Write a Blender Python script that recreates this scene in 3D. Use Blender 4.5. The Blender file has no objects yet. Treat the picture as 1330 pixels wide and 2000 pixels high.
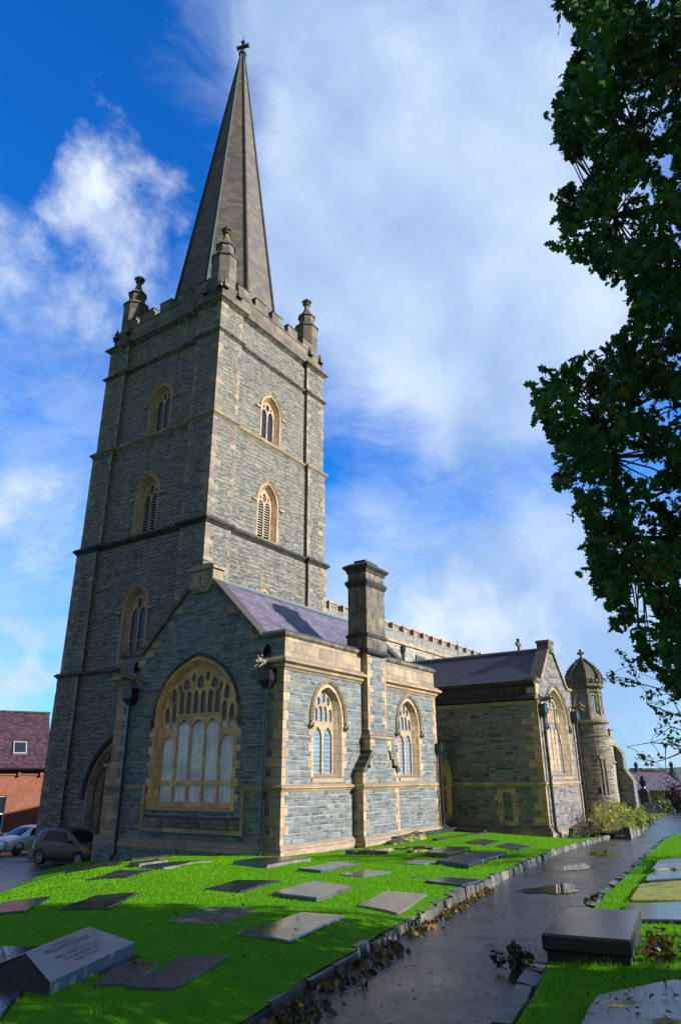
import bpy, bmesh, math, random
import numpy as np
from mathutils import Vector, Matrix
from mathutils.geometry import tessellate_polygon

random.seed(7)
RNG = np.random.default_rng(11)
SC = bpy.context.scene
COL = SC.collection
rad = math.radians

# ------------------------------------------------------------------ camera
YAW, PITCH, ROLL = rad(33.778), rad(21.145), rad(-0.253)
_F = Vector((math.cos(PITCH) * math.cos(YAW), math.cos(PITCH) * math.sin(YAW), math.sin(PITCH)))
_R = Vector((math.sin(YAW), -math.cos(YAW), 0))
_U = _R.cross(_F)
_R2 = _R * math.cos(ROLL) + _U * math.sin(ROLL)
_U2 = -_R * math.sin(ROLL) + _U * math.cos(ROLL)
cam_data = bpy.data.cameras.new('camera')
cam = bpy.data.objects.new('camera', cam_data)
COL.objects.link(cam)
cam_data.sensor_fit = 'VERTICAL'
cam_data.sensor_height = 36.0
cam_data.lens = 36.0 * 1337.81 / 2000.0
cam_data.clip_start = 0.1
cam_data.clip_end = 20000
cam.matrix_world = Matrix(((_R2.x, _U2.x, -_F.x, 0), (_R2.y, _U2.y, -_F.y, 0), (_R2.z, _U2.z, -_F.z, 0), (0, 0, 0, 1)))
SC.camera = cam

# ------------------------------------------------------------------ light and exposure
SUN_AZ, SUN_EL = rad(-72), rad(23.5)
SUN = Vector((math.cos(SUN_EL) * math.cos(SUN_AZ), math.cos(SUN_EL) * math.sin(SUN_AZ), math.sin(SUN_EL)))
SKY_STRENGTH = 0.085
SUN_STRENGTH = 5.0
SC.view_settings.view_transform = 'Standard'
SC.view_settings.look = 'None'
SC.view_settings.gamma = 1
SC.view_settings.exposure = 0.88
sl = bpy.data.lights.new('sun', 'SUN')
sl.energy = SUN_STRENGTH
sl.angle = rad(0.5)
sl.color = (1.0, 0.95, 0.87)
so = bpy.data.objects.new('sun', sl)
COL.objects.link(so)
so.rotation_euler = (-SUN).to_track_quat('-Z', 'Y').to_euler()
so.location = (0, 0, 80)


# ------------------------------------------------------------------ node helper
class NT:
    def __init__(self, tree):
        self.t = tree
        self.n = tree.nodes
        self.l = tree.links

    def add(self, kind, **kw):
        nd = self.n.new(kind)
        for k, v in kw.items():
            if hasattr(nd, k) and k not in ('inputs',):
                setattr(nd, k, v)
        return nd

    def put(self, sock, v):
        if v is None:
            return
        if isinstance(v, bpy.types.NodeSocket):
            self.l.new(v, sock)
        elif isinstance(v, bpy.types.Node):
            self.l.new(v.outputs[0], sock)
        else:
            if sock.type == 'RGBA' and not isinstance(v, (int, float)) and len(v) == 3:
                v = (*v, 1)
            elif sock.type == 'RGBA' and isinstance(v, (int, float)):
                v = (v, v, v, 1)
            sock.default_value = v

    def m(self, op, a, b=None, c=None, clamp=False):
        nd = self.n.new('ShaderNodeMath')
        nd.operation = op
        nd.use_clamp = clamp
        self.put(nd.inputs[0], a)
        if b is not None:
            self.put(nd.inputs[1], b)
        if c is not None:
            self.put(nd.inputs[2], c)
        return nd.outputs[0]

    def vm(self, op, a, b=None, scale=None):
        nd = self.n.new('ShaderNodeVectorMath')
        nd.operation = op
        self.put(nd.inputs[0], a)
        if b is not None:
            self.put(nd.inputs[1], b)
        if scale is not None:
            self.put(nd.inputs['Scale'], scale)
        return nd.outputs['Value'] if op in ('DOT_PRODUCT', 'LENGTH') else nd.outputs[0]

    def mix(self, fac, a, b, mode='MIX'):
        nd = self.n.new('ShaderNodeMix')
        nd.data_type = 'RGBA'
        nd.blend_type = mode
        nd.clamp_factor = True
        self.put(nd.inputs[0], fac)
        self.put(nd.inputs[6], a)
        self.put(nd.inputs[7], b)
        return nd.outputs[2]

    def mr(self, v, a, b, c=0.0, d=1.0, smooth=False):
        nd = self.n.new('ShaderNodeMapRange')
        nd.interpolation_type = 'SMOOTHSTEP' if smooth else 'LINEAR'
        nd.clamp = True
        self.put(nd.inputs[0], v)
        for i, x in enumerate((a, b, c, d)):
            self.put(nd.inputs[i + 1], x)
        return nd.outputs[0]

    def noise(self, vec, scale, detail=3, rough=0.55, dist=0.0, col=False):
        nd = self.n.new('ShaderNodeTexNoise')
        self.put(nd.inputs['Vector'], vec)
        nd.inputs['Scale'].default_value = scale
        nd.inputs['Detail'].default_value = detail
        nd.inputs['Roughness'].default_value = rough
        nd.inputs['Distortion'].default_value = dist
        return nd.outputs['Color' if col else 'Fac']

    def ramp(self, fac, stops, interp='LINEAR'):
        nd = self.n.new('ShaderNodeValToRGB')
        cr = nd.color_ramp
        cr.interpolation = interp
        while len(cr.elements) < len(stops):
            cr.elements.new(0.5)
        for e, (p, c) in zip(cr.elements, stops):
            e.position = p
            e.color = (*c, 1) if len(c) == 3 else c
        self.put(nd.inputs[0], fac)
        return nd.outputs[0]

    def white(self, vec=None, w=None, dim='2D'):
        nd = self.n.new('ShaderNodeTexWhiteNoise')
        nd.noise_dimensions = dim
        if vec is not None:
            self.put(nd.inputs['Vector'], vec)
        if w is not None:
            self.put(nd.inputs['W'], w)
        return nd.outputs['Value']

    def comb(self, x, y, z=0.0):
        nd = self.n.new('ShaderNodeCombineXYZ')
        for s, v in zip(nd.inputs, (x, y, z)):
            self.put(s, v)
        return nd.outputs[0]

    def sep(self, v):
        nd = self.n.new('ShaderNodeSeparateXYZ')
        self.put(nd.inputs[0], v)
        return nd.outputs

    def bump(self, h, strength=0.5, dist=0.02, normal=None):
        nd = self.n.new('ShaderNodeBump')
        nd.inputs['Strength'].default_value = strength
        nd.inputs['Distance'].default_value = dist
        self.put(nd.inputs['Height'], h)
        if normal is not None:
            self.put(nd.inputs['Normal'], normal)
        return nd.outputs[0]


def material(name):
    m = bpy.data.materials.new(name)
    m.use_nodes = True
    g = NT(m.node_tree)
    p = m.node_tree.nodes['Principled BSDF']
    return m, g, p


def P(g, p, col=None, rough=None, normal=None, metal=None, spec=None, coat=None, alpha=None):
    if col is not None:
        g.put(p.inputs['Base Color'], col)
    if rough is not None:
        g.put(p.inputs['Roughness'], rough)
    if normal is not None:
        g.put(p.inputs['Normal'], normal)
    if metal is not None:
        g.put(p.inputs['Metallic'], metal)
    if spec is not None:
        g.put(p.inputs['Specular IOR Level'], spec)
    if coat is not None:
        g.put(p.inputs['Coat Weight'], coat)
    if alpha is not None:
        g.put(p.inputs['Alpha'], alpha)


def uvw(g):
    u = g.add('ShaderNodeUVMap')
    u.uv_map = 'UVMap'
    return u.outputs[0]


def gpos(g):
    return g.add('ShaderNodeNewGeometry').outputs['Position']


def tint(g):
    a = g.add('ShaderNodeAttribute')
    a.attribute_name = 'tint'
    return a.outputs['Fac']


# ------------------------------------------------------------------ sky
def build_world():
    w = bpy.data.worlds.new('World')
    SC.world = w
    w.use_nodes = True
    g = NT(w.node_tree)
    bg = w.node_tree.nodes['Background']
    sky = g.add('ShaderNodeTexSky')
    sky.sky_type = 'NISHITA'
    sky.sun_disc = False
    sky.sun_elevation = SUN_EL
    sky.sun_rotation = math.pi / 2 - SUN_AZ
    sky.altitude = 30
    sky.air_density = 1.0
    sky.dust_density = 0.35
    sky.ozone_density = 3.0
    d = g.add('ShaderNodeTexCoord').outputs['Generated']
    # deeper, more saturated blue (polarised sky away from the sun)
    hs = g.add('ShaderNodeHueSaturation')
    hs.inputs['Saturation'].default_value = 1.22
    hs.inputs['Value'].default_value = 1.0
    g.put(hs.inputs['Color'], sky.outputs[0])
    clear = g.mix(1.0, hs.outputs[0], SKY_TINT, 'MULTIPLY')
    # cloud layers: density = fractal noise + large masses fixed in the sky
    warp = g.noise(d, 2.2, 4, 0.55, col=True)
    dw = g.vm('ADD', d, g.vm('SCALE', g.vm('SUBTRACT', warp, (0.5, 0.5, 0.5)), scale=0.16))
    zz = g.sep(d)[2]
    n1 = g.noise(dw, 3.3, 10, 0.6)
    streak = g.vm('MULTIPLY', dw, (1.0, 1.0, 2.8))
    n2 = g.noise(streak, 9.0, 10, 0.68, 0.6)
    mass = None
    for (c, r0, r1, amt) in SKY_MASSES:
        v = Vector(c).normalized()
        dot = g.vm('DOT_PRODUCT', g.vm('NORMALIZE', dw), tuple(v))
        f = g.mr(dot, math.cos(r1), math.cos(r0), 0.0, amt, True)
        mass = f if mass is None else g.m('ADD', mass, f)
    thin = g.m('ADD', g.m('ADD', g.m('MULTIPLY', n2, 0.55), g.m('MULTIPLY', n1, 0.7)), mass)
    a_thin = g.mr(thin, 0.46, 1.24, 0.0, 0.9, True)
    # cumulus: crisp edges, from its own masses
    n3 = g.noise(dw, 7.5, 12, 0.6)
    cm = None
    for (c, r0, r1, amt) in SKY_CUMULUS:
        v = Vector(c).normalized()
        dot = g.vm('DOT_PRODUCT', g.vm('NORMALIZE', dw), tuple(v))
        f = g.mr(dot, math.cos(r1), math.cos(r0), 0.0, amt, True)
        cm = f if cm is None else g.m('MAXIMUM', cm, f)
    cum = g.m('ADD', g.m('MULTIPLY', g.m('SUBTRACT', n3, 0.5), 1.5), cm)
    a_cum = g.mr(cum, 0.24, 0.74, 0.0, 0.92, True)
    shade = g.mr(g.noise(dw, 4.6, 5, 0.5), 0.35, 0.68)
    thin_col = g.mix(shade, (2.5, 3.7, 5.6), (4.9, 5.8, 7.1))
    cum_col = g.mix(shade, (4.0, 4.9, 6.3), (6.6, 7.1, 7.6))
    c1 = g.mix(a_thin, clear, thin_col)
    c2 = g.mix(a_cum, c1, cum_col)
    # unseen western sky: even grey-blue veil added to set the light on west walls
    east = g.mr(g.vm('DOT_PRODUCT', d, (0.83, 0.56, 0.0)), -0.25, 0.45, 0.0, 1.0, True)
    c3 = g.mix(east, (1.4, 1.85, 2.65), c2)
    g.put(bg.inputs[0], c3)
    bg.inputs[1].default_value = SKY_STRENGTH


SKY_TINT = (0.16, 1.08, 1.85)


def azel(az, el):
    az, el = rad(az), rad(el)
    return (math.cos(el) * math.cos(az), math.cos(el) * math.sin(az), math.sin(el))
SKY_MASSES = [
    (azel(24, 40), rad(3), rad(19), 0.62),
    (azel(17, 34), rad(3), rad(14), 0.30),
    (azel(36, 53), rad(5), rad(20), 0.45),
    (azel(12, 44), rad(4), rad(18), 0.22),
    (azel(60, 31), rad(4), rad(14), 0.2),
    (azel(64, 50), rad(5), rad(17), -0.75),
    (azel(52, 47), rad(2), rad(8), -0.12),
    (azel(48, 55), rad(2), rad(11), 0.34),
    (azel(24, 25), rad(2), rad(8), -0.22),
    (azel(36, 29), rad(2), rad(9), -0.12),
    (azel(25, 12), rad(5), rad(17), 0.45),
    (azel(60, 9), rad(5), rad(18), 0.26),
    (azel(12, 5), rad(5), rad(18), 0.40),
]
SKY_CUMULUS = [
    (azel(57.0, 40.6), rad(1), rad(7.0), 0.5),
    (azel(61, 37), rad(1), rad(8), 0.5),
    (azel(53.5, 42.8), rad(1), rad(5), 0.42),
    (azel(24.5, 11), rad(2), rad(9), 0.55),
    (azel(19, 10), rad(2), rad(7), 0.5),
    (azel(61, 7), rad(2), rad(8), 0.5),
    (azel(58, 18), rad(1), rad(7), 0.35),
]
build_world()

# ------------------------------------------------------------------ mesh builder
class MB:
    """Collects polygons; build() links them as ONE mesh object."""

    def __init__(self):
        self.v, self.f, self.mi, self.ti, self.uv = [], [], [], [], {}

    def add(self, vs, fs, mat=0, tint=None):
        b = len(self.v)
        self.v.extend([tuple(p) for p in vs])
        t = random.random() if tint is None else tint
        for f in fs:
            self.f.append([b + i for i in f])
            self.mi.append(mat)
            self.ti.append(t)

    def quad(self, a, b, c, d, mat=0, tint=None):
        self.add([a, b, c, d], [(0, 1, 2, 3)], mat, tint)

    def box(self, lo, hi, mat=0, tint=None):
        x0, y0, z0 = lo
        x1, y1, z1 = hi
        self.add([(x0, y0, z0), (x1, y0, z0), (x1, y1, z0), (x0, y1, z0), (x0, y0, z1), (x1, y0, z1), (x1, y1, z1), (x0, y1, z1)],
                 [(0, 3, 2, 1), (4, 5, 6, 7), (0, 1, 5, 4), (1, 2, 6, 5), (2, 3, 7, 6), (3, 0, 4, 7)], mat, tint)

    def hull8(self, p, mat=0, tint=None):
        """bottom four then top four, counter-clockwise"""
        self.add(p, [(0, 3, 2, 1), (4, 5, 6, 7), (0, 1, 5, 4), (1, 2, 6, 5), (2, 3, 7, 6), (3, 0, 4, 7)], mat, tint)

    def lathe(self, c, prof, n=16, mat=0, tint=None, a0=0.0, cap=True):
        vs, fs = [], []
        for (r, z) in prof:
            for k in range(n):
                a = a0 + 2 * math.pi * k / n
                vs.append((c[0] + r * math.cos(a), c[1] + r * math.sin(a), c[2] + z))
        for i in range(len(prof) - 1):
            for k in range(n):
                k2 = (k + 1) % n
                fs.append((i * n + k, i * n + k2, (i + 1) * n + k2, (i + 1) * n + k))
        if cap:
            fs.append(tuple(range(n))[::-1])
            m = (len(prof) - 1) * n
            fs.append(tuple(range(m, m + n)))
        self.add(vs, fs, mat, tint)

    def tube(self, pts, r, n=8, mat=0, tint=None):
        pts = [Vector(p) for p in pts]
        rs = r if isinstance(r, (list, tuple)) else [r] * len(pts)
        vs, fs = [], []
        prev = None
        for i, p in enumerate(pts):
            t = (pts[min(i + 1, len(pts) - 1)] - pts[max(i - 1, 0)]).normalized()
            ref = prev if prev is not None else (Vector((0, 0, 1)) if abs(t.z) < 0.9 else Vector((1, 0, 0)))
            a = (ref - t * ref.dot(t)).normalized()
            prev = a
            b = t.cross(a)
            for k in range(n):
                an = 2 * math.pi * k / n
                vs.append(tuple(p + (a * math.cos(an) + b * math.sin(an)) * rs[i]))
        for i in range(len(pts) - 1):
            for k in range(n):
                k2 = (k + 1) % n
                fs.append((i * n + k, i * n + k2, (i + 1) * n + k2, (i + 1) * n + k))
        fs.append(tuple(range(n))[::-1])
        m = (len(pts) - 1) * n
        fs.append(tuple(range(m, m + n)))
        self.add(vs, fs, mat, tint)

    def sweep(self, path, prof, closed=False, mat=0, tint=None):
        """prof = (outward offset, z) points swept round a plan path; outward is to the right of travel."""
        n = len(path)
        P2 = [Vector((p[0], p[1])) for p in path]
        nor = []
        segs = n if closed else n - 1
        for i in range(segs):
            d = (P2[(i + 1) % n] - P2[i]).normalized()
            nor.append(Vector((d.y, -d.x)))
        vs = []
        for i in range(n):
            if closed:
                a, b = nor[i - 1], nor[i]
            else:
                a = nor[max(i - 1, 0)]
                b = nor[min(i, segs - 1)]
            mvec = (a + b)
            mvec = mvec / max(1e-6, mvec.dot(a)) if mvec.length > 1e-6 else a
            for (o, z) in prof:
                q = P2[i] + mvec * o
                vs.append((q.x, q.y, z))
        k = len(prof)
        fs = []
        for i in range(segs):
            j = (i + 1) % n
            for a in range(k - 1):
                fs.append((i * k + a, j * k + a, j * k + a + 1, i * k + a + 1))
        if not closed:
            fs.append(tuple(range(k))[::-1])
            fs.append(tuple(range((n - 1) * k, n * k)))
        self.add(vs, fs, mat, tint)

    def merge(self, o, shift):
        b, nf = len(self.v), len(self.f)
        self.v += o.v
        self.f += [[b + i for i in f] for f in o.f]
        self.mi += [m + shift for m in o.mi]
        self.ti += o.ti
        for k, q in o.uv.items():
            self.uv[nf + k] = q

    def build(self, name, mats, parent=None, smooth=False, label=None, origin=None):
        if not isinstance(mats, (list, tuple)):
            mats = [mats]
        V = np.array(self.v, float)
        lo, hi = V.min(0), V.max(0)
        c = np.array(origin if origin is not None else ((lo[0] + hi[0]) / 2, (lo[1] + hi[1]) / 2, lo[2]))
        me = bpy.data.meshes.new(name)
        me.from_pydata([tuple(p) for p in (V - c)], [], self.f)
        for m in mats:
            me.materials.append(m)
        me.polygons.foreach_set('material_index', np.array(self.mi, np.int32))
        if smooth:
            me.polygons.foreach_set('use_smooth', np.ones(len(self.f), bool))
        at = me.attributes.new('tint', 'FLOAT', 'FACE')
        at.data.foreach_set('value', np.array(self.ti, np.float32))
        # box-projected UVs in metres (u horizontal, v up)
        uvl = me.uv_layers.new(name='UVMap')
        nl = len(me.loops)
        vi = np.zeros(nl, np.int32)
        me.loops.foreach_get('vertex_index', vi)
        nf = len(self.f)
        pn = np.zeros(nf * 3, np.float32)
        me.polygons.foreach_get('normal', pn)
        pn = pn.reshape(-1, 3)
        lt = np.zeros(nf, np.int32)
        me.polygons.foreach_get('loop_total', lt)
        N = np.repeat(pn, lt, axis=0)
        Pw = V[vi]
        flat = np.abs(N[:, 2]) > 0.93
        h = np.hypot(N[:, 0], N[:, 1])
        tx = np.where(flat, 1.0, -N[:, 1] / np.maximum(h, 1e-6))
        ty = np.where(flat, 0.0, N[:, 0] / np.maximum(h, 1e-6))
        sgn = np.where(np.abs(tx) > np.abs(ty), np.sign(tx), np.sign(ty))
        tx, ty = tx * sgn, ty * sgn
        u = Pw[:, 0] * tx + Pw[:, 1] * ty
        v = np.where(flat, Pw[:, 1], Pw[:, 2] / np.maximum(h, 0.25))
        for fi, uvs in self.uv.items():
            s = me.polygons[fi].loop_start
            for q, (a, b) in enumerate(uvs):
                u[s + q], v[s + q] = a, b
        uvl.data.foreach_set('uv', np.stack([u, v], 1).astype(np.float32).ravel())
        me.update()
        o = bpy.data.objects.new(name, me)
        COL.objects.link(o)
        if parent is not None:
            o.parent = parent
            pw = Vector((0, 0, 0))
            q = parent
            while q is not None:
                pw += q.location
                q = q.parent
            o.location = Vector(c) - pw
        else:
            o.location = c
        if label:
            o['label'] = label
        return o


def thing(name, label, cat, loc, group=None):
    o = bpy.data.objects.new(name, None)
    COL.objects.link(o)
    o.location = loc
    o.empty_display_size = 0.3
    return tag(o, label, cat, group)


def tag(o, label=None, cat=None, group=None, kind=None):
    if label:
        o['label'] = label
    if cat:
        o['category'] = cat
    if group:
        o['group'] = group
    if kind:
        o['kind'] = kind
    return o


class Fr:
    """A facade frame: u along the wall, z up, d out of the wall."""

    def __init__(self, O, U, N, s=1.0):
        self.O, self.U, self.N = Vector(O), Vector(U), Vector(N)
        self.s = s

    def p(self, u, z, d=0.0):
        q = self.O + self.U * (u * self.s) + self.N * (d * self.s)
        return (q.x, q.y, q.z + z * self.s)


def fbox(mb, F, u0, u1, z0, z1, d0, d1, mat=0, tint=None):
    mb.hull8([F.p(u0, z0, d0), F.p(u1, z0, d0), F.p(u1, z0, d1), F.p(u0, z0, d1),
              F.p(u0, z1, d0), F.p(u1, z1, d0), F.p(u1, z1, d1), F.p(u0, z1, d1)], mat, tint)


def fprism(mb, F, poly, d0, d1, mat=0, tint=None):
    n = len(poly)
    vs = [F.p(a, b, d0) for a, b in poly] + [F.p(a, b, d1) for a, b in poly]
    fs = [tuple(range(n)), tuple(range(n, 2 * n))]
    fs += [(i, (i + 1) % n, n + (i + 1) % n, n + i) for i in range(n)]
    mb.add(vs, fs, mat, tint)


def ring(mb, F, inner, outer, d_in, d_out, d_back, closed=True, mat=0, blocks=None):
    """flat moulding between two outlines with the same point count; d_in / d_out = front depth at each outline."""
    n = len(inner)
    for i in range(n if closed else n - 1):
        j = (i + 1) % n
        t = random.random() if blocks is None else blocks
        a, b = F.p(*inner[i], d_in), F.p(*inner[j], d_in)
        c, d = F.p(*outer[j], d_out), F.p(*outer[i], d_out)
        mb.quad(a, b, c, d, mat, t)
        mb.quad(d, c, F.p(*outer[j], d_back), F.p(*outer[i], d_back), mat, t)
        mb.quad(a, b, F.p(*inner[j], d_back), F.p(*inner[i], d_back), mat, t)
    if not closed:
        for i in (0, n - 1):
            mb.quad(F.p(*inner[i], d_in), F.p(*outer[i], d_out), F.p(*outer[i], d_back), F.p(*inner[i], d_back), mat)


def splay(mb, F, a, da, b, db, mat=0, tint=None):
    n = len(a)
    for i in range(n):
        j = (i + 1) % n
        mb.quad(F.p(*a[i], da), F.p(*a[j], da), F.p(*b[j], db), F.p(*b[i], db), mat, tint)


def panel(mb, F, outer, holes, d=0.0, mat=0, tint=None):
    loops = [[Vector((a, b, 0)) for a, b in outer]] + [[Vector((a, b, 0)) for a, b in h] for h in holes]
    flat = [q for l in loops for q in l]
    tris = tessellate_polygon(loops)
    vs = [F.p(q.x, q.y, d) for q in flat]
    mb.add(vs, [tuple(t) for t in tris], mat, tint if tint is not None else 0.5)


def plate(mb, F, outer, holes, d0, d1, mat=0):
    """stone plate pierced by lights, with the thickness of each light"""
    panel(mb, F, outer, holes, d0, mat)
    for h in holes:
        # each light is bevelled: a small splay then a straight reveal
        splay(mb, F, h, d0, h, d1, mat, 0.5)


def arch_pts(u, w, zs, za, n=9, k1=0.55, k2=0.42, k3=0.86):
    """right springing -> apex -> left springing, half width w"""
    h = za - zs
    pts = []
    B = [(w, 0), (w, k1 * h), (k2 * w, k3 * h), (0, h)]
    for i in range(n + 1):
        t = i / n
        c = ((1 - t) ** 3, 3 * t * (1 - t) ** 2, 3 * t * t * (1 - t), t ** 3)
        pts.append((sum(c[q] * B[q][0] for q in range(4)), zs + sum(c[q] * B[q][1] for q in range(4))))
    return [(u + a, b) for a, b in pts] + [(u - a, b) for a, b in pts[:-1][::-1]]


def opening(u, w, z0, zs, za, n=9, **k):
    return [(u - w, z0), (u + w, z0)] + arch_pts(u, w, zs, za, n, **k)


def light(u, w, z0, zs, za, n=4):
    return [(u - w, z0), (u + w, z0)] + arch_pts(u, w, zs, za, n, 0.5, 0.5, 0.85)


def hexlight(u, w, z0, z1):
    h = (z1 - z0)
    return [(u, z0), (u + w, z0 + 0.2 * h), (u + w, z0 + 0.7 * h), (u + 0.45 * w, z0 + 0.92 * h), (u, z1), (u - 0.45 * w, z0 + 0.92 * h), (u - w, z0 + 0.7 * h), (u - w, z0 + 0.2 * h)]
# ------------------------------------------------------------------ materials
def rubble(name, row, wmin, wmax, stops, mortar, mw=0.016, wob=0.05, rough=0.85, bump=0.6, stain=0.3, patch=None):
    """coursed rubble: rows of random height, blocks of random width, pale mortar."""
    m, g, p = material(name)
    uv = uvw(g)
    s = g.sep(uv)
    wv = g.noise(uv, 1.3, 2, col=True)
    w2 = g.sep(wv)
    u = g.m('ADD', s[0], g.m('MULTIPLY', g.m('SUBTRACT', w2[0], 0.5), wob * 2))
    v = g.m('ADD', s[1], g.m('MULTIPLY', g.m('SUBTRACT', w2[1], 0.5), wob * 2.2))
    # panels break the courses so that they do not run through
    pan = g.m('FLOOR', g.m('DIVIDE', g.m('ADD', u, g.m('MULTIPLY', g.m('SINE', g.m('MULTIPLY', v, 5.1)), 0.3)), 1.35))
    pr = g.white(w=pan, dim='1D')
    vr = g.m('ADD', g.m('DIVIDE', v, row), g.m('MULTIPLY', pr, 7.3))
    vr = g.m('ADD', vr, g.m('MULTIPLY', g.m('SINE', g.m('MULTIPLY', vr, 1.9)), 0.27))
    ri = g.m('FLOOR', vr)
    rf = g.m('FRACT', vr)
    r1 = g.white(vec=g.comb(ri, pan), dim='2D')
    bw = g.m('ADD', wmin, g.m('MULTIPLY', r1, wmax - wmin))
    uu = g.m('ADD', g.m('DIVIDE', u, bw), g.m('MULTIPLY', r1, 17.0))
    uu = g.m('ADD', uu, g.m('MULTIPLY', g.m('SINE', g.m('MULTIPLY', uu, 2.3)), 0.25))
    ci = g.m('FLOOR', uu)
    cf = g.m('FRACT', uu)
    cell = g.white(vec=g.comb(g.m('ADD', ci, g.m('MULTIPLY', pr, 50)), ri), dim='2D')
    cell2 = g.white(vec=g.comb(ri, g.m('ADD', ci, 31.7)), dim='2D')
    du = g.m('MULTIPLY', g.m('MINIMUM', cf, g.m('SUBTRACT', 1, cf)), bw)
    dv = g.m('MULTIPLY', g.m('MINIMUM', rf, g.m('SUBTRACT', 1, rf)), row)
    dd = g.m('MINIMUM', du, dv)
    fine = g.noise(uv, 22, 4, 0.6)
    dd = g.m('ADD', dd, g.m('MULTIPLY', g.m('SUBTRACT', fine, 0.5), mw * 0.9))
    mort = g.mr(dd, mw * 0.35, mw, 1.0, 0.0)
    stone = g.ramp(cell, stops)
    stone = g.mix(g.mr(fine, 0.3, 0.75, 0.0, 0.5), stone, g.mix(0.55, stone, (0.03, 0.035, 0.04)))
    stone = g.mix(g.mr(cell2, 0.0, 1.0, 0.0, 0.35), stone, g.mix(1, stone, (1.5, 1.45, 1.35), 'MULTIPLY'))
    big = g.noise(gpos(g), 0.45, 4, 0.6)
    if patch is not None:
        stone = g.mix(g.mr(big, 0.5, 0.68, 0, 0.55), stone, patch)
    drift = g.mr(g.noise(gpos(g), 1.7, 5, 0.7), 0.3, 0.7, 0.62, 1.32)
    stone = g.mix(1, stone, g.comb(drift, drift, g.m('POWER', drift, 0.85)), 'MULTIPLY')
    st = g.noise(g.vm('MULTIPLY', gpos(g), (1, 1, 0.18)), 1.9, 5, 0.65)
    col = g.mix(mort, stone, mortar)
    col = g.mix(g.mr(st, 0.5, 0.75, 0, stain), col, g.mix(1, col, (0.42, 0.43, 0.42), 'MULTIPLY'))
    hgt = g.m('ADD', g.m('MULTIPLY', g.mr(dd, 0.0, mw * 2.2), 1.0), g.m('ADD', g.m('MULTIPLY', fine, 0.35), g.m('MULTIPLY', cell2, 0.5)))
    P(g, p, col, g.mr(fine, 0.3, 0.7, rough - 0.12, rough + 0.08), g.bump(hgt, bump, 0.035))
    return m


def dressed(name, base, dark, dark_amt=0.5, block=(0.62, 0.34), var=0.35, top_dark=0.0, rough=0.8):
    """cut stone: large blocks (UV) and per-piece tint, weather staining in 3D."""
    m, g, p = material(name)
    uv = uvw(g)
    s = g.sep(uv)
    ri = g.m('FLOOR', g.m('DIVIDE', s[1], block[1]))
    off = g.m('MULTIPLY', g.white(w=ri, dim='1D'), 0.9)
    uu = g.m('ADD', g.m('DIVIDE', s[0], block[0]), off)
    ci = g.m('FLOOR', uu)
    cell = g.white(vec=g.comb(ci, ri), dim='2D')
    rf = g.m('FRACT', g.m('DIVIDE', s[1], block[1]))
    cf = g.m('FRACT', uu)
    dd = g.m('MINIMUM', g.m('MULTIPLY', g.m('MINIMUM', cf, g.m('SUBTRACT', 1, cf)), block[0]), g.m('MULTIPLY', g.m('MINIMUM', rf, g.m('SUBTRACT', 1, rf)), block[1]))
    joint = g.mr(dd, 0.004, 0.018, 0.8, 0.0)
    t = tint(g)
    pos = gpos(g)
    v1 = g.m('ADD', g.m('MULTIPLY', cell, 0.5), g.m('MULTIPLY', t, 0.5))
    col = g.mix(g.mr(v1, 0.15, 0.85, 0, 1), base, g.mix(var, base, (base[0] * 1.5, base[1] * 1.25, base[2] * 0.85)))
    vv = g.mr(cell, 0.0, 1.0, 1 - 0.42 * var, 1 + 0.38 * var)
    col = g.mix(1, col, g.comb(vv, vv, g.m('POWER', vv, 0.9)), 'MULTIPLY')
    n = g.noise(pos, 2.3, 6, 0.65)
    n2 = g.noise(g.vm('MULTIPLY', pos, (1, 1, 0.3)), 5.5, 5, 0.65)
    wd = g.m('ADD', g.m('MULTIPLY', n, 0.6), g.m('MULTIPLY', n2, 0.4))
    nz = g.sep(g.add('ShaderNodeNewGeometry').outputs['Normal'])[2]
    up = g.mr(nz, 0.2, 0.8, 0.0, 0.35)
    wd = g.m('ADD', wd, up)
    col = g.mix(g.m('MULTIPLY', g.mr(wd, 0.66 - 0.3 * dark_amt, 0.84 - 0.3 * dark_amt), min(1.0, 0.45 + 0.5 * dark_amt)), col, dark)
    col = g.mix(joint, col, g.mix(1, col, (0.45, 0.42, 0.4), 'MULTIPLY'))
    f = g.noise(pos, 34, 3, 0.6)
    col = g.mix(g.mr(f, 0.3, 0.7, 0.0, 0.22), col, g.mix(1, col, (0.6, 0.58, 0.55), 'MULTIPLY'))
    h = g.m('ADD', g.m('MULTIPLY', g.mr(dd, 0, 0.02), 0.6), g.m('MULTIPLY', f, 0.35))
    P(g, p, col, rough, g.bump(h, 0.4, 0.02))
    return m


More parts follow.
